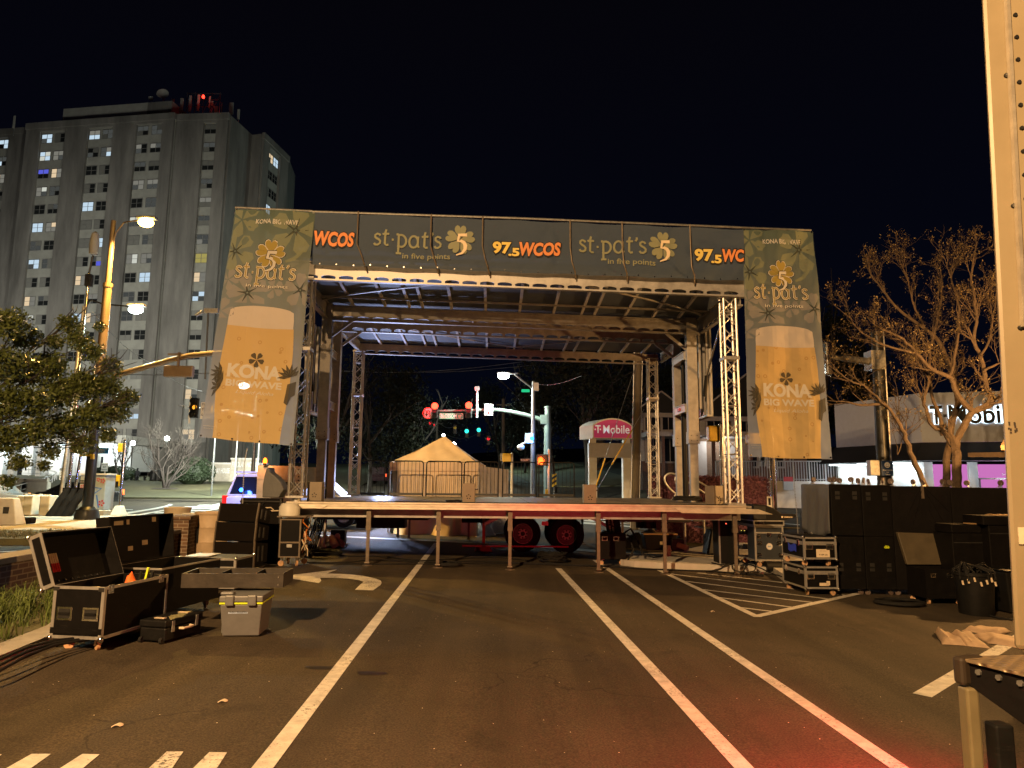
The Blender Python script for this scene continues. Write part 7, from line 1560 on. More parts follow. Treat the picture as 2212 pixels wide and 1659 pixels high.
wd=.47*2; a=AQ('c1',335,655,Ym-.3); b=AQ('c1',425,548,Ym-.3); cx,cz=(b.x-a.x)/2,(b.z-a.z)/2; m=MB(); fn=lambda x,y:(cx+x,-.006,cz+y)
m.ribbon(arc(0,0,.34,0,360,24),.05,fn); m.ribbon([(-.24,.24),(.24,-.24)],.05,lambda x,y:(cx+x,-.009,cz+y)); m.build('red_ring','red_paint',t,fixn=False); m=MB(); m.ribbon([(.10,-.22),(.10,.05)]+arc(0,.05,.10,0,180,8)+[(-.10,-.08)],.06,lambda x,y:(cx+x,-.0075,cz+y)); m.poly([(-.2,-.06),(0,-.06),(-.1,-.22)],lambda x,y:(cx+x,-.0075,cz+y)); m.build('arrow','black',t,fixn=False)
t=sign('white no turn on red sign at the bend of the mast arm','c1',1014,498,1112,624,Ym-.3,'sign_white',[('NO',.3,.7,.74,.86),('TURN',.2,.8,.53,.66),('ON RED',.1,.9,.33,.46)]); a=AQ('c1',1014,624,Ym-.3); b=AQ('c1',1112,498,Ym-.3); MB().cyl(((b.x-a.x)*.5,-.008,(b.z-a.z)*.2),((b.x-a.x)*.5,-.002,(b.z-a.z)*.2),.09,n=14).build('red_disc','red_paint',t)
c=AQ('c1',930,650,Ym-.2); d_=AQ('c1',934,345,Ym-.2); t=thing('camera_mast','white vertical camera mast standing on the mast arm','camera mast',c); MB().cyl((0,0,0),d_-c,.06,n=8).build('mast','white_paint',t); MB().box(-.18,.14,-.14,.14,(d_-c).z,(d_-c).z+.26).build('camera','white_paint',t,bevel=.05); MB().tube([(0,0,.2),(-.35,0,.3),(-.45,0,.7),(-.3,0,1.2)],.02,6).build('cable','black',t)
pb=AQ('c1',1562,1500,43.5); pb.z=gz(pb.x,43.5); R4=lambda p:p-pb; t=thing('led_street_lamp','grey lamp pole with bright white head above the stage opening','street lamp',pb); h=R4(AQ('c1',1555,240,43.5)).z
MB().cyl((0,0,0),(0,0,h),.17,.10,n=12).build('pole','steel',t,smooth=True); lh=R4(AQ('c1',1232,178,43.5)); MB().tube([(0,0,h-.5),(-1.2,0,h+.45),(lh.x+.9,0,lh.z+.15),(lh.x,0,lh.z+.1)],.055,8).build('arm','steel',t,smooth=True)
lamp_head(t,lh,'led_glow_mid','led_light_mid',3800,(.80,1,.86),glowc=(.9,1,.93),gs_=90,size=.42)
q=R4(AQ('c1',1490,348,43.3)); MB().box(q.x-.3,q.x+.2,q.y-.1,q.y+.1,q.z-.08,q.z+.08).build('green_sensor',glow('green_led',(.02,.5,.2),1.2),t,bevel=.03); MB().box(q.x+.45,q.x+.75,q.y-.1,q.y+.2,q.z,q.z+.5).build('sensor_box','steel',t)
q=R4(AQ('c1',1520,905,43.2)); MB().box(q.x-.25,q.x+.25,q.y-.15,q.y+.15,q.z-.2,q.z+.4).build('camera_box','white_paint',t,bevel=.02); MB().sph((q.x-.5,q.y,q.z-.45),.24,12,sc=(1,1,.8)).cyl((q.x-.5,q.y,q.z-.3),(q.x-.1,q.y,q.z-.1),.06,n=8).build('dome_camera','white_paint',t)
q=R4(AQ('c1',1553,888,43.0)); MB().sph((q.x,q.y,q.z),.12,10).build('blue_lamp',glow('blue_glow',(.02,.22,1),10),t); add_light('blue_lamp_light','POINT',(q.x,q.y-.4,q.z),130,(.1,.35,1),.1,parent=t)
a=AQ('c1',1652,1140,40.8); t=thing('pedestrian_signal','orange glowing hand signal on a white post beside the green pole','pedestrian signal',a); MB().box(-.22,.40,.1,.35,-.28,.38).build('housing','dark_metal',t,bevel=.03); hm=MB()
hm.box(-.13,.13,.08,.098,-.2,.04); 
for k in range(4): hm.box(-.13+k*.068,-.075+k*.068,.08,.098,.045,.16+.05*(k in(1,2)))
hm.hexa([(.135,.08,-.12),(.20,.08,-.0),(.20,.098,-.0),(.135,.098,-.12)],[(.135,.08,-.02),(.23,.08,.07),(.23,.098,.07),(.135,.098,-.02)])
hm.build('orange_hand',glow('hand_orange',(1,.09,.01),7),t); MB().cyl((.48,.25,-a.z+gz(a.x,41)),(.48,.25,.62),.075,n=12).sph((.48,.25,.62),.08,8).build('post','white_paint',t,smooth=True); MB().box(.28,.42,.15,.3,-1.9,-1.6).build('push_button','yellow',t); add_light('hand_light','POINT',(0,-.2,0),60,(1,.2,.03),.08,parent=t)
sign('small dark street sign reading BLOSSOM left of the orange hand','c1',1422,1112,1535,1150,41,'sign_black',[('BLOSSOM',.04,.72,.2,.8),('ST',.8,.95,.5,.8)],'print_cream')
t=sign('yellow and black striped hazard marker behind the last guard rail','c1',1780,1285,1832,1440,40,'sign_black',[],post=False); a=AQ('c1',1780,1440,40); b=AQ('c1',1832,1285,40); w_,h_=b.x-a.x,b.z-a.z; m=MB()
for k in range(3): z=h_*(.0+.36*k); m.poly([(0,z),(w_,z+h_*.22),(w_,min(h_,z+h_*.40)),(0,min(h_,z+h_*.18))],lambda x,y:(x,-.004,y))
m.build('yellow_stripe','yellow',t,fixn=False)
a=AQ('c1',1323,1500,30); a.z=gz(a.x,30); hh=AQ('c1',1323,1065,30).z-a.z; t=thing('signal_post','white signal post with yellow pedestrian head behind the guard rails','signal post',a); MB().cyl((0,0,0),(0,0,hh),.055,n=12).sph((0,0,hh),.06,8).build('post','white_paint',t,smooth=True); z=AQ('c1',1290,1155,30).z-a.z; MB().box(-.40,-.02,-.12,.2,z,z+.36).build('signal_head','yellow',t,bevel=.03); MB().box(-.12,.03,-.08,0,hh*.22,hh*.35).build('instruction_plate','sign_white',t); MB().cyl((-.02,-.1,hh*.12),(-.02,-.02,hh*.12),.06,n=10).build('push_button','yellow',t)
sign('white notice sign beside the yellow pedestrian head','c1',1192,1058,1262,1142,32,'sign_white',[('Stop',.3,.7,.7,.85),('YIELD',.2,.8,.45,.6),('PEDS',.15,.85,.2,.35)],'sign_blue',post=False)
# distant junction
wood_poles=[('leaning wooden pole left of the far junction','c1',230,590,185,1060,75),('thin wooden pole behind the BLOSSOM ST sign','c1',482,670,475,930,80),('tall bare utility pole left of the grey lamp pole','c1',1228,440,1230,1400,60)]
for l,zk,x0,y0,x1,y1,Y in wood_poles:
    a=AQ(zk,x1,y1,Y); b=AQ(zk,x0,y0,Y); a.z=min(a.z,gz(a.x,Y)) if False else gz(a.x,Y); t=thing('utility_pole',l,'utility pole',a,group='wooden poles of the far street'); MB().cyl((0,0,0),b-a,.17,.12,n=10).build('pole','wood_pole',t); MB().bar(b-a+Vector((-.6,0,-.5)),b-a+Vector((.6,0,-.5)),.1).build('crossarm','wood_pole',t)
wire('wires running from the leaning pole to the far signals',[AQ('c1',235,630,75),AQ('c1',480,690,80),AQ('c1',700,740,86)],.5,.025)
wire('lower wires drooping from the leaning pole',[AQ('c1',235,640,75),AQ('c1',480,790,80),AQ('c1',1000,800,95)],1.0,.022)
for i,(x,y,c,l) in enumerate([(402,712,'r','far red signal, left one of the pair'),(452,735,'r','far red signal, right one of the pair'),(815,805,'g','far green signal, left one of the pair'),(952,792,'g','far green signal, right one of the pair'),(1060,890,'r','small far red signal right of the green pair'),(683,765,'a','unlit far signal hanging between the pairs')]):
    a=AQ('c1',x,y,92); t=thing('far_traffic_light',l,'traffic light',a,group='traffic lights at the far junction'); MB().box(-.2,.2,.05,.3,-.8,.35).build('housing','dark_metal',t)
    MB().cyl((0,-.05,0),(0,.04,0),.26 if c=='g' else .2,n=12).build('lens',{'r':glow('far_red',(.9,.02,.03),1.6),'g':glow('far_green',(.03,.75,.55),2.5),'a':M['yellow']}[c],t)
    MB().cyl((0,.15,.3),(0,.15,2.2),.03,n=6).build('hanger','black',t)
for x,y,Y,s,l in ((668,955,70,.22,'dazzling white street light just behind the tan tent roof'),(552,850,85,.16,'small white light above the tent peak'),(392,965,88,.14,'small white light left of the tan tent')):
    a=AQ('c1',x,y,Y); t=thing('far_street_lamp',l,'street lamp',a); MB().sph((0,0,0),s,12).build('lamp_globe',glow('far_lamp_glow',(.95,1,.92),45),t); MB().cyl((0,.1,gz(a.x,Y)-a.z),(0,.1,-.05),.06,n=8).build('post','steel',t)
    if s>.2: add_light('far_lamp_light','POINT',(0,-.6,0),2200,(.9,1,.9),.2,parent=t)
for x0,y0,x1,y1,l in ((218,1020,262,1072,'pale mailbox left of the tan tent'),(275,995,328,1060,'taller white mailbox left of the tan tent')):
    a=AQ('c1',(x0+x1)/2,y1,66); a.z=gz(a.x,66)+.1; t=thing('mailbox',l,'mailbox',a,group='mailboxes on the verge'); s=(x1-x0)*.3316*.576*66/1545/2; MB().box(-s,s,-.3,.3,.2,1.5).build('box','white_paint',t,bevel=.1); MB().box(-s*.8,s*.8,-.25,.25,0,.2).build('legs','steel',t)
add_light('road_lamp_light','POINT',A(1030,880,115),9000,(.7,1,.92),.3)
# ================================================================ TENT
Yt=23.6; tx0=AQ('a6',952,900,Yt).x; tx1=AQ('a6',1643,900,Yt).x; te=AQ('a6',1200,692,Yt).z; tg=gz(0,24); pk=AQ('a6',1385,487,Yt+1.6)
t=thing('canopy_tent','tan canopy tent with pointed roof and loose side curtains behind the stage','tent',(0,0,0)); D_=3.1; tentm=mat('tent_fabric',(.82,.66,.47),.6,var=.15,scale=1.5,bump=.6,bscale=3)
cm=mat('tent_curtain',(.70,.65,.60),.5,var=.15,bump=.5,bscale=3)
C4=[Vector((tx0,Yt,te)),Vector((tx1,Yt,te)),Vector((tx1+.1,Yt+D_,te)),Vector((tx0+.1,Yt+D_,te))]; m=MB()
for i in range(4):
    a,b=C4[i],C4[(i+1)%4]
    def f(u,v,a=a,b=b):
        e=a.lerp(b,u); s=v**1.15; return Vector((lerp(e.x,pk.x,v),lerp(e.y,pk.y,v),lerp(e.z,pk.z,v**1.12)+.02*math.sin(u*17+v*9)*(1-v)-.0))
    m.grid(f,16,12)
m.build('roof',tentm,t,smooth=True,fixn=False)
m=MB()
for i in range(4):
    a,b=C4[i],C4[(i+1)%4]; m.grid(lambda u,v,a=a,b=b:a.lerp(b,u)+Vector((0,-.02 if i==0 else 0,-.28*v)),4,1)
m.build('valance',tentm,t,fixn=False)
def wall_(a,b,mt,fl):
    n=Vector(((b-a).y,-(b-a).x,0)).normalized()
    MB().grid(lambda u,v:a.lerp(b,u).lerp(Vector((a.lerp(b,u).x,a.lerp(b,u).y,tg+.02)),v)+n*(.05*math.sin(u*34+v*3)*v+fl*max(0,v-.45)**2*(.7+.6*math.sin(u*13))),60,14).build('side_curtain',mt,t,smooth=True,fixn=False)
wall_(C4[0]+Vector((.25,.04,-.2)),C4[1]+Vector((0,.04,-.2)),tentm,2.2); wall_(C4[1]+Vector((-.02,0,-.1)),C4[2]+Vector((.9,0,-.15)),cm,1.2); wall_(C4[3],C4[0]+Vector((.1,0,0)),cm,.3)
m=MB()
for c in C4: m.bar((c.x,c.y+.1,tg),(c.x,c.y+.1,te),.05)
m.build('frame_leg','white_paint',t)
m=MB(); m.bar(C4[0]+Vector((.5,.12,-.55)),C4[1]+Vector((0,.12,-.40)),.03); m.build('frame_bar','steel',t)
# ================================================================ PYLON SIGN, POLE, WIRES
Ys=36; a=AQ('c2',225,1560,Ys); x0=AQ('c2',165,880,Ys).x; xf=AQ('c2',222,880,Ys).x; x1=AQ('c2',668,890,Ys).x; g0=gz(a.x,Ys)
z=lambda y:AQ('c2',400,y,Ys).z
t=thing('pylon_sign','white pylon sign with arched magenta panel lettered T Mobile','sign',(0,Ys,0)); zb,ze,zp=z(888),z(738),z(658)
P=[(xf,zb),(x1,zb),(x1,ze)]+[(lerp(x1,xf,k/12),ze+(zp-ze)*math.sin(math.pi*k/12)**.75) for k in range(1,12)]+[(xf,ze)]
MB().prism(P,(0,0,0),(1,0,0),(0,0,1),(-.55,1.3,0)).build('cabinet','white_paint',t)
cxm=(xf+x1)/2; P2=[(cxm+(x-cxm)*.95,(zb+ze)/2+(y_-(zb+ze)/2)*.90+.0) for x,y_ in P]; MB().prism(P2,(0,-.012,0),(1,0,0),(0,0,1),(0,.010,0)).build('magenta_panel','magenta',t)
wt=mat('sign_letter',(.7,.7,.72),.4,var=0,emit=(.8,.8,.85),estr=.25); L_=x1-xf
MB().text('Mobile',lambda x,y:(x,-.016,y),xf+L_*.26,xf+L_*.93,z(832),z(738),.012).text('T',lambda x,y:(x,-.016,y),xf+L_*.06,xf+L_*.20,z(828),z(738),.02).box(xf+L_*.045,xf+L_*.075,-.018,-.014,z(795),z(778)).box(xf+L_*.175,xf+L_*.205,-.018,-.014,z(795),z(778)).build('lettering',wt,t,fixn=False)
MB().box(x0+.05,x1-.02,.02,.6,z(1102),z(940)).build('lower_panel',mat('pylon_grey',(.50,.50,.52),.6,var=.1),t)
for xa,xb in ((180,268),(565,655)): MB().box(AQ('c2',xa,1200,Ys).x,AQ('c2',xb,1200,Ys).x,.03,.55,g0-.1,z(1103)).box(AQ('c2',xa+8,1200,Ys).x,AQ('c2',xb-6,1200,Ys).x,.05,.5,z(939),z(889)).build('post','white_paint',t)
a=AQ('c2',690,1560,30); a.z=gz(a.x,30); b=AQ('c2',740,-250,30); t=thing('utility_pole','weathered wooden utility pole right of the pylon sign','utility pole',a); MB().cyl((0,0,0),b-a,.17,.13,n=12).build('pole','wood_pole',t,smooth=True); d_=(b-a); MB().tube([d_*k+Vector((-.18,-.02,0)) for k in (0,.3,.6,1)],.02,6).tube([d_*k+Vector((.17,-.03,0)) for k in (0,.3,.6,1)],.015,6).build('conduit','steel',t); MB().box(-.12,.12,-.2,-.17,.95,1.15).build('tag_plate','sign_white',t)
for (p0,p1,q0,q1,l) in [((700,80),(235,1490),(345,1150),(237,1485),'left guy wire with yellow guard from the wooden pole'),((800,560),(260,1480),(628,820),(412,1205),'right guy wire with yellow guard crossing the pylon sign')]:
    t=thing('guy_wire',l,'guy wire',AQ('c2',*p1,27),group='guy wires of the wooden pole'); o=t.location
    A0,B0=AQ('c2',*p0,30),AQ('c2',*p1,27); 
    MB().cyl(A0-o,B0-o,.012,n=6).build('wire','steel',t)
    f=lambda q:(q[1]-p0[1])/(p1[1]-p0[1]); C0,D0=A0.lerp(B0,f(q0)),A0.lerp(B0,f(q1)); MB().cyl(C0-o+Vector((0,-.02,0)),D0-o+Vector((0,-.02,0)),.028,n=8).build('yellow_guard','yellow',t)
# stair with curled handrails at the right rear
t=thing('stage_stair','stair with curled tube handrails at the right rear of the stage','stair',SO,SA)
for v,pl in ((6.2,[(1240,1560),(1130,1490),(1050,1400),(1035,1330),(1080,1285),(1150,1292),(1240,1345),(1400,1450),(1600,1570),(1750,1650)]),(7.0,[(1240,1470),(1165,1400),(1155,1340),(1200,1295),(1270,1295),(1400,1365),(1650,1515),(1800,1605)])):
    P=[LS(*Q('c2',*p),v) for p in pl]; sm=[]
    for i in range(len(P)-1):
        a=P[max(0,i-1)];b=P[i];c=P[i+1];d=P[min(len(P)-1,i+2)]
        for q in range(5): u=q/5; sm.append(.5*((2*b)+(c-a)*u+(2*a-5*b+4*c-d)*u*u+(3*b-a-3*c+d)*u**3))
    MB().tube(sm,.028,8).build('handrail','alu',t,smooth=True)
for v,p,q in ((6.2,(1110,1595),(1235,1405)),(6.2,(1115,1598),(1240,1395)),(7.0,(1300,1560),(1400,1375))): MB().cyl(LS(*Q('c2',*p),v),LS(*Q('c2',*q),v),.022,n=8).build('rail_post','alu',t)
for k in range(6): MB().box(7.75+k*.26,8.01+k*.26,6.2,7.0,DZ-.22-k*.2,DZ-.18-k*.2).build('step','dark_metal',t)
# chrome pedestrian posts at the right
for (zk,x,ytop,Y,hd,l) in (('c2',1672,735,20.5,((1535,742),(1690,925)),'shiny steel signal post with yellow back of a pedestrian head'),('a8',168,560,16.6,((5,597),(128,682)),'shiny steel signal post in front of the right beer banner foot')):
    a=AQ(zk,x,ytop,Y); g0=gz(a.x,Y)+.13; t=thing('signal_post',l,'signal post',Vector((a.x,Y,g0)),group='shiny signal posts right of the stage'); h=a.z-g0
    MB().cyl((0,0,0),(0,0,h),.068,n=16).sph((0,0,h),.075,10).build('post','chrome',t,smooth=True); p=AQ(zk,*hd[0],Y)-t.location; q=AQ(zk,*hd[1],Y)-t.location
    MB().box(p.x,q.x-(.13 if zk=='c2' else .06),.02 if zk=='c2' else -.1,.34 if zk=='c2' else .2,q.z+.02,p.z).build('signal_head','yellow',t,bevel=.03); MB().box(q.x-.16 if zk=='c2' else -.1,q.x if zk=='c2' else .05,.09,.3,q.z,p.z+.03).build('head_bracket','yellow',t,bevel=.02)
    if zk=='a8':
        p=AQ('a8',133,1125,Y)-t.location; q=AQ('a8',163,1035,Y)-t.location; o=MB().box(p.x,q.x,-.1,-.08,p.z,q.z).build('instruction_plate','sign_white',t,bevel=.004)
        m=MB()
        for k in range(4): m.box(p.x+.03,q.x-.03,-.104,-.1005,p.z+.1+k*(q.z-p.z-.15)/4,p.z+.13+k*(q.z-p.z-.15)/4+.02)
        m.build('pictogram','black',o); MB().cyl((-.03,-.13,p.z-.17),(-.03,-.05,p.z-.17),.06,n=12).build('push_button','yellow',t)
# ================================================================ HOUSES, WALL, STORE
def house(label,zk,x0,x1,ye,yp,Y,dep=9,porch=None,wins=(),gx=.5,group=None):
    a=AQ(zk,x0,1000,Y); b=AQ(zk,x1,1000,Y); g0=gz(a.x,Y)-.5; ze=AQ(zk,(x0+x1)/2,ye,Y).z; zp=AQ(zk,(x0+x1)/2,yp,Y).z; W_=b.x-a.x
    t=thing('brick_house',label,'house',(a.x,Y,0)); MB().box(0,W_,0,dep,g0,ze).build('wall','brick_dark',t)
    m=MB(); o_=.6; m.prism([(-o_,ze-.1),(W_+o_,ze-.1),(W_*gx,zp)],(0,-o_,0),(1,0,0),(0,0,1),(0,dep+2*o_,0)); m.build('roof','roof_dark',t)
    m=MB(); m.bar((-o_,-o_-.03,ze-.05),(W_*gx,-o_-.03,zp+.02),.1,.35,up=(0,1,0)).bar((W_+o_,-o_-.03,ze-.05),(W_*gx,-o_-.03,zp+.02),.1,.35,up=(0,1,0)); m.build('bargeboard','house_trim',t)
    MB().box(-.3,W_+.3,-.35,-.01,ze-.45,ze-.11).build('eave_board','house_trim',t)
    for (fx,zx,w_,h_) in wins:
        x=W_*fx; zc=AQ(zk,(x0+x1)/2,zx,Y).z; f=MB().box(x-w_/2-.14,x+w_/2+.14,-.08,-.01,zc-h_/2-.14,zc+h_/2+.14).build('window','house_trim',t); MB().box(x-w_/2,x-.03,-.10,-.085,zc-h_/2,zc+h_/2).box(x+.03,x+w_/2,-.10,-.085,zc-h_/2,zc+h_/2).build('pane','glass_dark',f)
        for s in (-1,1): MB().box(x+s*(w_/2+.38)-.2,x+s*(w_/2+.38)+.2,-.07,-.01,zc-h_/2,zc+h_/2).build('shutter','curtain',t)
    if porch:
        yp_,=porch; zz=AQ(zk,(x0+x1)/2,yp_,Y-2).z; MB().box(-.2,W_+.2,-3,-.02,zz,zz+.35).build('porch_roof','house_trim',t)
        for k in range(4): MB().box(W_*k/3-.1+.1,W_*k/3+.2+.0,-2.9,-2.6,g0,zz).build('porch_post','brick_dark',t)
    return t
house('dark brick house with white eaves, seen between the right mast and rear tower','a7',1060,1350,300,150,56,porch=(495,),wins=((.25,350,.9,1.9),(.72,345,.9,1.9),(.3,590,1.0,1.9),(.75,590,.9,1.9)))
h2_=house('dark brick gabled house behind the right beer banner','a7',1530,2350,330,20,54,porch=(500,),wins=((.12,370,1.0,1.8),(.43,370,1.1,2.0),(.66,370,1.1,2.0),(.88,370,1.0,1.8),(.45,620,1.1,2.0),(.7,620,1.1,2.0)),gx=.42)
a=AQ('a7',1455,620,53); t=thing('lit_porch','white lit doorway with brick edge between the dark houses','doorway',a); z0=gz(a.x,53)-a.z
MB().box(0,4.4,.6,.8,z0,1.2).build('wall','brick',t); MB().box(.4,1.1,.5,.58,z0,.9).box(2.6,3.3,.5,.58,z0,.9).build('door','sign_white',t); MB().box(-.3,4.8,-1.5,.58,1.2,1.5).build('roof','house_trim',t); add_light('porch_lamp','POINT',(1.8,-.6,.8),160,(1,.93,.85),.12,parent=t); MB().sph((1.8,-.6,1.02),.1,8).build('lamp_globe',glow('porch_glow',(1,.95,.85),10),t)
# retaining wall with railing
Yw=39; a=AQ('a7',1640,860,Yw); b=AQ('a8',640,1000,Yw-1.5); zt2=AQ('a8',300,930,Yw).z; t=thing('retaining_wall','long white retaining wall left of the phone shop','wall',(a.x,Yw,0)); 
MB().hexa([(0,0,-.5),(b.x-a.x,-1.5,-.5),(b.x-a.x,-1.2,-.5),(0,.3,-.5)],[(0,0,zt2),(b.x-a.x,-1.5,zt2),(b.x-a.x,-1.2,zt2),(0,.3,zt2)]).build('wall_body','white_paint',t)
p=AQ('a8',247,965,Yw-.9)-Vector((a.x,Yw,0)); o=MB().box(p.x,p.x+.5,p.y-.2,p.y-.18,p.z-.2,p.z+.5).build('notice_sign','sign_white',t); MB().box(p.x,p.x+.5,p.y-.21,p.y-.202,p.z+.25,p.z+.5).build('red_band','red_paint',o)
m=MB(); n=46; t=thing('wall_railing','white metal railing along the top of the retaining wall','railing',(a.x,Yw+.2,zt2)); L_=b.x-a.x; sl=-1.5/L_
for k in range(n+1): x=L_*k/n; m.bar((x,sl*x,0),(x,sl*x,1.05),.035 if k%6 else .06)
m.bar((0,0,1.05),(L_,-1.5,1.05),.06).bar((0,0,.1),(L_,-1.5,.1),.04); m.build('rails','house_trim',t)
# phone shop
S0=GZ(*Q('a8',605,402),6.0); S1=GZ(*Q('a8',1190,322),6.0); S2=GZ(*Q('a8',1800,305),6.0); 
for q in (S0,S1,S2): q.z=0
S3=S2+(S2-S1).normalized()*9; gS=.45
t=thing('phone_shop','white shop with backlit T Mobile lettering, dark awning and pink interior','shop',(S1.x,S1.y,0)); rr_=lambda p:Vector((p.x-S1.x,p.y-S1.y,0))
a_,b_,c_,e_=rr_(S0),rr_(S1),rr_(S3),rr_(S3)+Vector((2.5,9,0)); f_=rr_(S0)+Vector((2,8,0)); up=lambda p,z:Vector((p.x,p.y,z))
fas=mat('shop_fascia',(.50,.56,.68),.6,var=.08)
MB().hexa([up(a_,3.75),up(b_,3.75),up(b_,3.75)+Vector((.35,.35,0)),up(a_,3.75)+Vector((.5,.1,0))],[up(a_,6),up(b_,6),up(b_,6)+Vector((.35,.35,0)),up(a_,6)+Vector((.5,.1,0))]).hexa([up(b_,3.75),up(c_,3.75),up(c_,3.75)+Vector((.1,.35,0)),up(b_,3.75)+Vector((.35,.36,0))],[up(b_,6),up(c_,6),up(c_,6)+Vector((.1,.35,0)),up(b_,6)+Vector((.35,.36,0))]).build('fascia',fas,t)
out=lambda p,q:Vector(((q-p).y,-(q-p).x,0)).normalized()
n1,n2=out(a_,b_),out(b_,c_)
nb=(n1+n2).normalized()*1.35
m=MB(); m.hexa([up(a_,2.87)+n1*1.2,up(b_,2.89)+nb,up(b_,2.89),up(a_,2.87)],[up(a_,3.74)+n1*.05,up(b_,3.74)+n1*.05,up(b_,3.74),up(a_,3.74)]); m.hexa([up(b_,2.89)+nb,up(c_,2.89)+n2*1.2,up(c_,2.89),up(b_,2.89)],[up(b_,3.74)+n2*.05,up(c_,3.74)+n2*.05,up(c_,3.74),up(b_,3.74)]); m.build('awning','roof_dark',t)
m=MB(); m.hexa([up(a_,gS-.4),up(b_,gS-.4),up(b_,gS-.4)+Vector((.3,.3,0)),up(a_,gS-.4)+Vector((.5,.1,0))],[up(a_,2.86),up(b_,2.86),up(b_,2.86)+Vector((.3,.3,0)),up(a_,2.86)+Vector((.5,.1,0))]); m.build('side_wall','white_paint',t)
m=MB(); L2=(c_-b_).length; ex=(c_-b_).normalized(); fp=lambda u,z,d=0:b_+ex*u+n2*d+Vector((0,0,z))
def fbox(m,u0,u1,z0,z1,d0,d1,mi=0): m.hexa([fp(u0,z0,d0),fp(u1,z0,d0),fp(u1,z0,d1),fp(u0,z0,d1)],[fp(u0,z1,d0),fp(u1,z1,d0),fp(u1,z1,d1),fp(u0,z1,d1)],mi); return m
for u0,u1 in ((0,.35),(1.75,2.1),(4.35,4.9),(8.0,8.4)): fbox(MB(),u0,u1,gS-.4,2.86,-.25,.0).build('pillar','white_paint',t)
fbox(MB(),.35,1.75,gS-.4,gS+.35,-.2,-.01).build('window_sill','white_paint',t); fbox(MB(),4.9,8,gS-.4,gS+.35,-.2,-.01).build('window_sill','white_paint',t)
pink=glow('pink_interior_glow',(.95,.28,.80),.62); pink2=glow('pink_wall_glow',(.9,.10,.62),.75)
fbox(MB(),.2,4.8,gS-.3,2.85,-3.4,-3.3).build('back_wall',pink,t); fbox(MB(),4.9,9,gS-.3,2.85,-2.4,-2.3).build('back_wall',pink2,t)  # back walls glow: the shop's pink light is put into their colour
fbox(MB(),0.1,11,gS-.35,gS-.3,-3.3,-.3).build('shop_floor',mat('shop_floor',(.3,.25,.28),.4),t)
m=MB(); 
for u in (2.15,2.95,3.7,4.3): fbox(m,u-.03,u+.03,gS-.3,2.1,-.08,-.02)
fbox(m,2.12,4.33,2.1,2.16,-.08,-.02); m.build('door_frame','alu',t)
m=MB(); fbox(m,2.4,2.85,1.1,1.3,-.02,-.015); fbox(m,3.2,3.45,1.3,1.5,-.02,-.015); m.build('door_notice','sign_white',t)
m=MB()
for u,z0,w_ in ((1.0,gS+.3,.7),(2.6,gS,.9),(3.5,gS,.8),(5.6,gS+.4,1.0),(6.8,gS,.8)): fbox(m,u,u+w_,z0,z0+.7,-2.0,-1.6)
m.build('display_table','white_paint',t)
MB().text('Google',lambda x,y:fp(x,y,.004),.75,1.35,1.45,1.62,.01).text('519 HARDEN',lambda x,y:fp(x,y,.004),3.0,3.75,2.28,2.36,.01).text('T Mobile',lambda x,y:fp(x,y,1.23) if 0 else fp(x,y,1.25),2.5,4.0,3.0,3.2,.01).build('small_lettering','house_trim',t,fixn=False)
u0=(onplane(*Q('a8',1240,480),S1,S3)); u1=onplane(*Q('a8',1840,450),S1,S3); zz0=onplane(*Q('a8',1500,535),S1,S3)[1]; zz1=onplane(*Q('a8',1500,405),S1,S3)[1]
Ls=u1[0]-u0[0]; halo=glow('sign_halo',(.75,.95,1),3.0)
for bb,dd,mt,nm2 in ((.075,.03,halo,'letter_glow'),(.02,.10,M['sign_black'],'sign_lettering')):
    MB().text('Mobile',lambda x,y,dd=dd:fp(x,y,dd),u0[0]+Ls*.26,u0[0]+Ls*1.07,zz0,zz1,bb).text('T',lambda x,y,dd=dd:fp(x,y,dd),u0[0]+Ls*.04,u0[0]+Ls*.19,zz0,zz1,bb*1.2).build(nm2,mt,t,fixn=False)
m=MB(); fbox(m,u0[0],u0[0]+.14,(zz0+zz1)/2-.1,(zz0+zz1)/2+.02,.08,.1); fbox(m,u0[0]+Ls*.2,u0[0]+Ls*.2+.14,(zz0+zz1)/2-.1,(zz0+zz1)/2+.02,.08,.1); m.build('logo_dots','sign_black',t)
for k in (.15,.5,.85):
    c=a_.lerp(b_,k)+n1*.6; MB().box(c.x-.5,c.x+.5,c.y-.06,c.y+.06,2.78,2.82).build('soffit_lamp',glow('soffit',(.85,.97,1),9),t); add_light('soffit_light','POINT',(c.x,c.y,2.45),55,(.82,.95,1),.15,parent=t)
for u in (1,3.2,6,9): c=fp(u,2.45,.6); add_light('soffit_light','POINT',tuple(c),32,(.85,.92,1),.15,parent=t)
c=fp(3,2.2,-1.5); add_light('shop_light','POINT',tuple(c),45,(1,.5,.9),.3,parent=t)
MB().box(a_.lerp(b_,.62).x-.3+n1.x*.05,a_.lerp(b_,.62).x+.3+n1.x*.05,a_.lerp(b_,.62).y-.05+n1.y*.05,a_.lerp(b_,.62).y-.03+n1.y*.05,1.15,1.45).build('blue_sign','sign_blue',t)
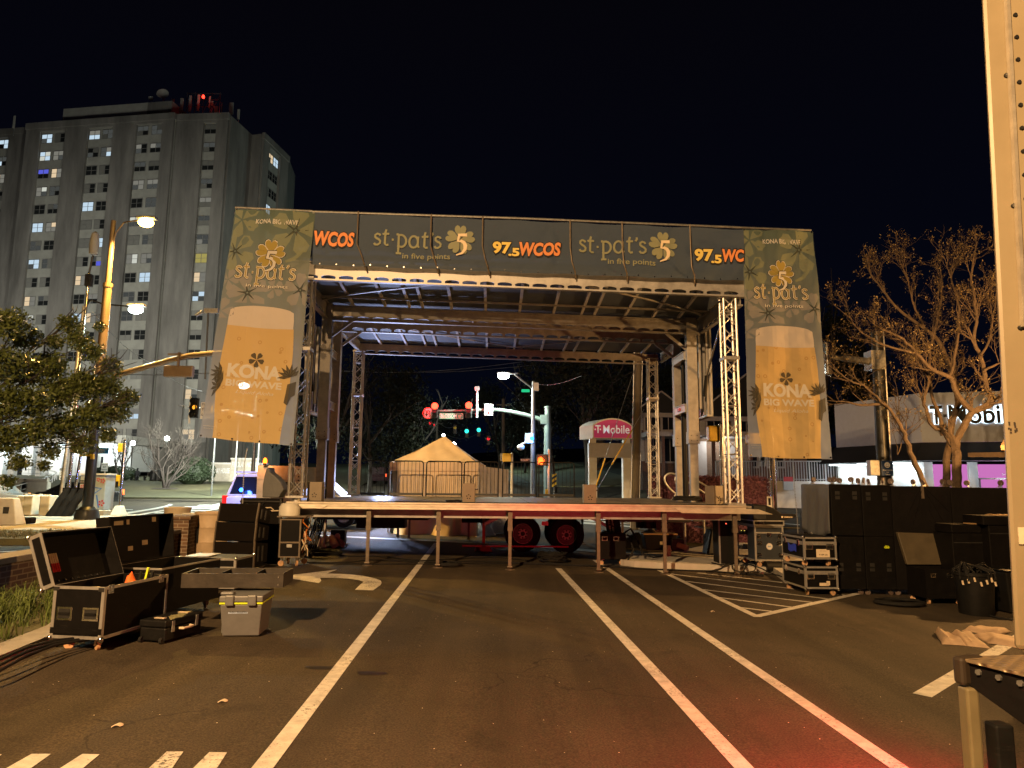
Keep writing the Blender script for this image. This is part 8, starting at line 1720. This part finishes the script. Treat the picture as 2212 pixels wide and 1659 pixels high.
# big dark pole behind the bare tree
Yk=20.5; a=AQ('c3',440,1620,Yk); g0=gz(a.x,Yk)+.1; t=thing('signal_mast','thick dark pole behind the bare tree with a short arm to the left','traffic signal pole',Vector((a.x,Yk,g0))); o=t.location; h=AQ('c3',395,655,Yk).z-g0; tp=AQ('c3',395,655,Yk)-o
MB().cyl((0,0,0),(tp.x,0,h),.20,.16,n=16).build('pole','pole_dark',t,smooth=True); MB().tube([(.2,-.05,0),(tp.x+.16,-.05,h)],.03,6).build('conduit','steel',t)
q0=AQ('c3',350,840,Yk)-o; q1=AQ('c3',105,808,Yk-.5)-o; MB().cyl(q0,q1,.11,.07,n=10).box(q0.x-.05,q0.x+.35,-.22,.22,q0.z-.25,q0.z+.3).build('mast_arm','steel',t,smooth=True); MB().box(q1.x-.16,q1.x+.02,q1.y-.1,q1.y+.1,q1.z-.55,q1.z+.45).build('signal_back','chrome',t,bevel=.05); MB().tube([q1+Vector((0,0,-.3)),q1+Vector((-.02,0,-.75)),q1+Vector((.12,0,-.6))],.012,6).build('cable','black',t)
p=AQ('a8',933,893,Yk-.3)-o; q=AQ('a8',1008,790,Yk-.3)-o; s_=MB().box(p.x,q.x,p.y-.02,p.y,p.z,q.z).build('camera_sign',mat('sign_navy',(.01,.03,.09),.4,var=0),t,bevel=.01); w_=q.x-p.x; h_=q.z-p.z
m=MB(); m.text('Cameras',lambda x,y:(x,p.y-.025,y),p.x+w_*.1,p.x+w_*.95,p.z+h_*.34,p.z+h_*.44,.015).text('in',lambda x,y:(x,p.y-.025,y),p.x+w_*.4,p.x+w_*.6,p.z+h_*.2,p.z+h_*.3,.015).text('Use',lambda x,y:(x,p.y-.025,y),p.x+w_*.33,p.x+w_*.7,p.z+h_*.05,p.z+h_*.15,.015); cx,cz=p.x+w_*.5,p.z+h_*.72
m.poly(arc(cx,cz,h_*.19,0,359,20)[:-1],lambda x,y:(x,p.y-.024,y)); m.build('lettering','sign_white',s_,fixn=False); m=MB(); m.ribbon(arc(cx,cz,h_*.11,200,340,8),h_*.03,lambda x,y:(x,p.y-.028,y)); m.poly(arc(cx-h_*.06,cz+h_*.06,h_*.025,0,359,8)[:-1],lambda x,y:(x,p.y-.028,y)); m.poly(arc(cx+h_*.06,cz+h_*.06,h_*.025,0,359,8)[:-1],lambda x,y:(x,p.y-.028,y)); m.build('smile','sign_black',s_,fixn=False)
MB().box(p.x-.32,p.x-.05,p.y-.05,p.y+.2,p.z,q.z+.02).build('control_box','steel',t,bevel=.02)
# shed at the right, behind the truck edge
a=AQ('a8',1735,700,15.2); t=thing('shed','small shed with amber lit timber eave beside the truck edge','shed',Vector((a.x,15.2,0))); z0=a.z
MB().hexa([(.6,.3,gz(12,15)),(4.5,.3,gz(12,15)),(7,3.3,gz(12,15)),(3.1,3.3,gz(12,15))],[(.6,.3,z0-.05),(4.5,.3,z0-.05),(7,3.3,z0-.05),(3.1,3.3,z0-.05)]).build('wall',mat('shed_wall',(.25,.17,.09),.8),t); MB().hexa([(0,-.1,z0-.05),(5,-.1,z0-.05),(8,3.8,z0-.05),(3,3.8,z0-.05)],[(.0,-.1,z0+.05),(5,-.1,z0+.35),(8,3.8,z0+1.2),(3,3.8,z0+.8)]).build('roof',mat('shed_roof',(.16,.10,.05),.8),t)
for k in range(5): MB().bar((.15+k*.35,-.12,z0-.14),(.15+k*.35,1.2,z0-.10),.06,.1).build('rafter','timber',t)
# ================================================================ VEHICLES
def car(label,loc,rz,L_=4.9,H_=1.75,W_=1.9,mt='white_paint',name='parked_car',kind='suv',glassm='glass_dark',group=None,tail=None,head=None):
    t=thing(name,label,'car',loc,rz,group); wb=L_*.29; 
    if kind=='suv': prof=[(-.5,.32),(-.5,.62),(-.485,.64),(-.49,.95),(-.455,1.0),(-.10,1.03),(.22,1.04),(.30,1.0),(.47,.90),(.495,.72),(.495,.32)]; gp=[(-.485,1.0),(-.44,1.66),(-.40,1.72),(.0,1.75),(.12,1.68),(.27,1.02)]
    else: prof=[(-.5,.30),(-.5,.60),(-.495,.88),(-.36,.95),(.22,.93),(.46,.75),(.497,.55),(.495,.3)]; gp=[(-.40,.93),(-.22,1.36),(-.05,1.44),(.08,1.38),(.27,.92)]
    k=H_/(1.75 if kind=='suv' else 1.44)
    m=MB(); h=W_/2
    low=[(x*L_,z*k) for x,z in prof]; m.prism(low,(0,-h,0),(1,0,0),(0,0,1),(0,W_,0)); m.build('body',mt,t,bevel=.05)
    m=MB(); n=len(gp); i0=len(m.v); G1=[(x*L_,-h+.04+(.14 if z>1.1 else 0),z*k) for x,z in gp]; G2=[(x,-y,z) for x,y,z in G1]; m.v+=G1+G2; m.f+=[tuple(range(n)),tuple(reversed(range(n,2*n)))]+[(j,(j+1)%n,n+(j+1)%n,n+j) for j in range(n)]; m.m+=[0]*(n+2); cab_=m.build('cabin',mt,t,bevel=.03)
    # side glass
    def sg(x0,x1,z0,z1,sl0,sl1):
        for s in (-1,1):
            f=lambda x,z:(x*L_,s*(h-.035-.14*(z/k-1.0)/.7*(1 if kind=='suv' else 1.5)+.008),z)
            q=MB(); P=[f(x0,z0),f(x1,z0),f(x1-sl1,z1),f(x0+sl0,z1)]; q.face(P); o=q.build('side_window',glassm,t,sol=.01)
    if kind=='suv': sg(-.46,-.27,1.06*k,1.62*k,.03,-.04); sg(-.255,-.08,1.06*k,1.64*k,-.03,0); sg(-.07,.20,1.06*k,1.62*k,0,.12)
    else: sg(-.30,-.05,.96*k,1.32*k,.10,0); sg(-.04,.20,.96*k,1.32*k,0,.12)
    for sx in(-wb,wb):
        for s in(-1,1):
            r=.37 if kind=='suv' else .33; w_=MB().lathe((sx,s*(h-.02),r),[(.02,0.03),(.22,0.03),(.22,0),(r-.03,0),(r,.03),(r,.2),(r-.03,.23),(.2,.23)],22,axis=(0,-s,0)).build('wheel','rubber',t,smooth=True); MB().lathe((sx,s*(h-.01),r),[(.02,0),(.19,.0),(.22,.04),(.22,.1)],18,axis=(0,-s,0)).build('rim','alu_dull',w_,smooth=True)
    for s in(-1,1):
        MB().box(-.505*L_,-.475*L_,s*h-.12 if s>0 else -h-.01,s*h+.01 if s>0 else -h+.12,.72*k,1.02*k).build('tail_light',tail or 'red_paint',t,bevel=.02)
        MB().box(.47*L_,.505*L_,s*h-.35 if s>0 else -h-.01,s*h+.01 if s>0 else -h+.35,.62*k,.78*k).build('headlight',head or 'chrome',t,bevel=.02)
    MB().box(.49*L_,.51*L_,-.45,.45,.42,.68*k).build('grille','black',t)
    MB().box(-.44*L_,.10*L_,-h+.2,-h+.24,H_+.0,H_+.05).box(-.44*L_,.10*L_,h-.24,h-.2,H_,H_+.05).build('roof_rail',mt,t) if kind=='suv' else None
    return t
p=AQ('b4',478,700,24.6); t=car('white police SUV with blue light in its rear side window',Vector((p.x+2.55,25.4,gz(p.x+2,25))),R_(4),5.1,1.82,2.0,'white_paint','police_car',tail=glow('tail_glow',(.8,.02,.02),1.4))
q=AQ('b4',665,620,24.2)-t.location; MB().sph((q.x,q.y,q.z),.07,10).build('blue_lamp',glow('police_blue',(.02,.14,1),12),t); add_light('police_light','POINT',(q.x,q.y-.35,q.z+.1),60,(.08,.2,1),.1,parent=t); add_light('roof_fill_light','POINT',(q.x+4.6,q.y+1.2,1.75),1500,(.50,.60,1),.15,parent=t)  # second point light is added by the car to brighten the stage ceiling
p=AQ('b3',150,1100,31); car('silver SUV nose at the left edge of the street',Vector((p.x-2.3,32.2,gz(p.x,32))),R_(2),4.6,1.62,1.85,mat('silver_paint',(.45,.46,.48),.3,.4,var=.05),group='cars on the left street')
p=AQ('b3',880,990,46); car('dark car passing behind the light pole with its lights on',Vector((p.x,46,gz(p.x,46))),math.pi,7.2*.72,1.55,1.9,mat('car_black',(.02,.022,.026),.25,.2,var=.05),kind='sedan',tail=glow('car_tail',(1,.12,.03),6),head=glow('car_head',(1,.45,.12),6),group='cars on the left street')
p=A(838,1000,78); car('dark parked SUV on the verge left of the far street',Vector((p.x,78,gz(p.x,78)+.1)),R_(75),4.9,1.85,1.95,mat('car_maroon',(.05,.02,.025),.3,.2,var=.05),tail=glow('suv_tail',(.8,.1,.03),2))
# unseen floodlights, added to brighten the tower
def flood(label,loc,target,power,col,ang=80):
    t=thing('added_flood_light',label,'added flood light',loc); add_light('tower_fill_light','SPOT',(0,0,0),power,col,.3,parent=t,target=Vector(target)-Vector(loc),angle=ang,blend=.9)
    MB().box(-.3,.3,-.45,-.2,-.2,.2).build('housing','steel',t,bevel=.03); MB().cyl((0,-.35,-loc[2]+gz(loc[0],loc[1])),(0,-.35,-.2),.08,n=8).build('post','steel',t)
flood('added flood light on a post outside the left edge, aimed at the tower',(-72,62,8),(-62,103,14),34000,(1,.97,.86),105)
flood('added flood light on a post hidden by the left beer banner, aimed at the tower',(-24,58,7),(-48,101,12),34000,(1,.97,.86),105)
add_light('lawn_lamp_light','POINT',(-30,66,9),5200,(.95,1,.80),.3)
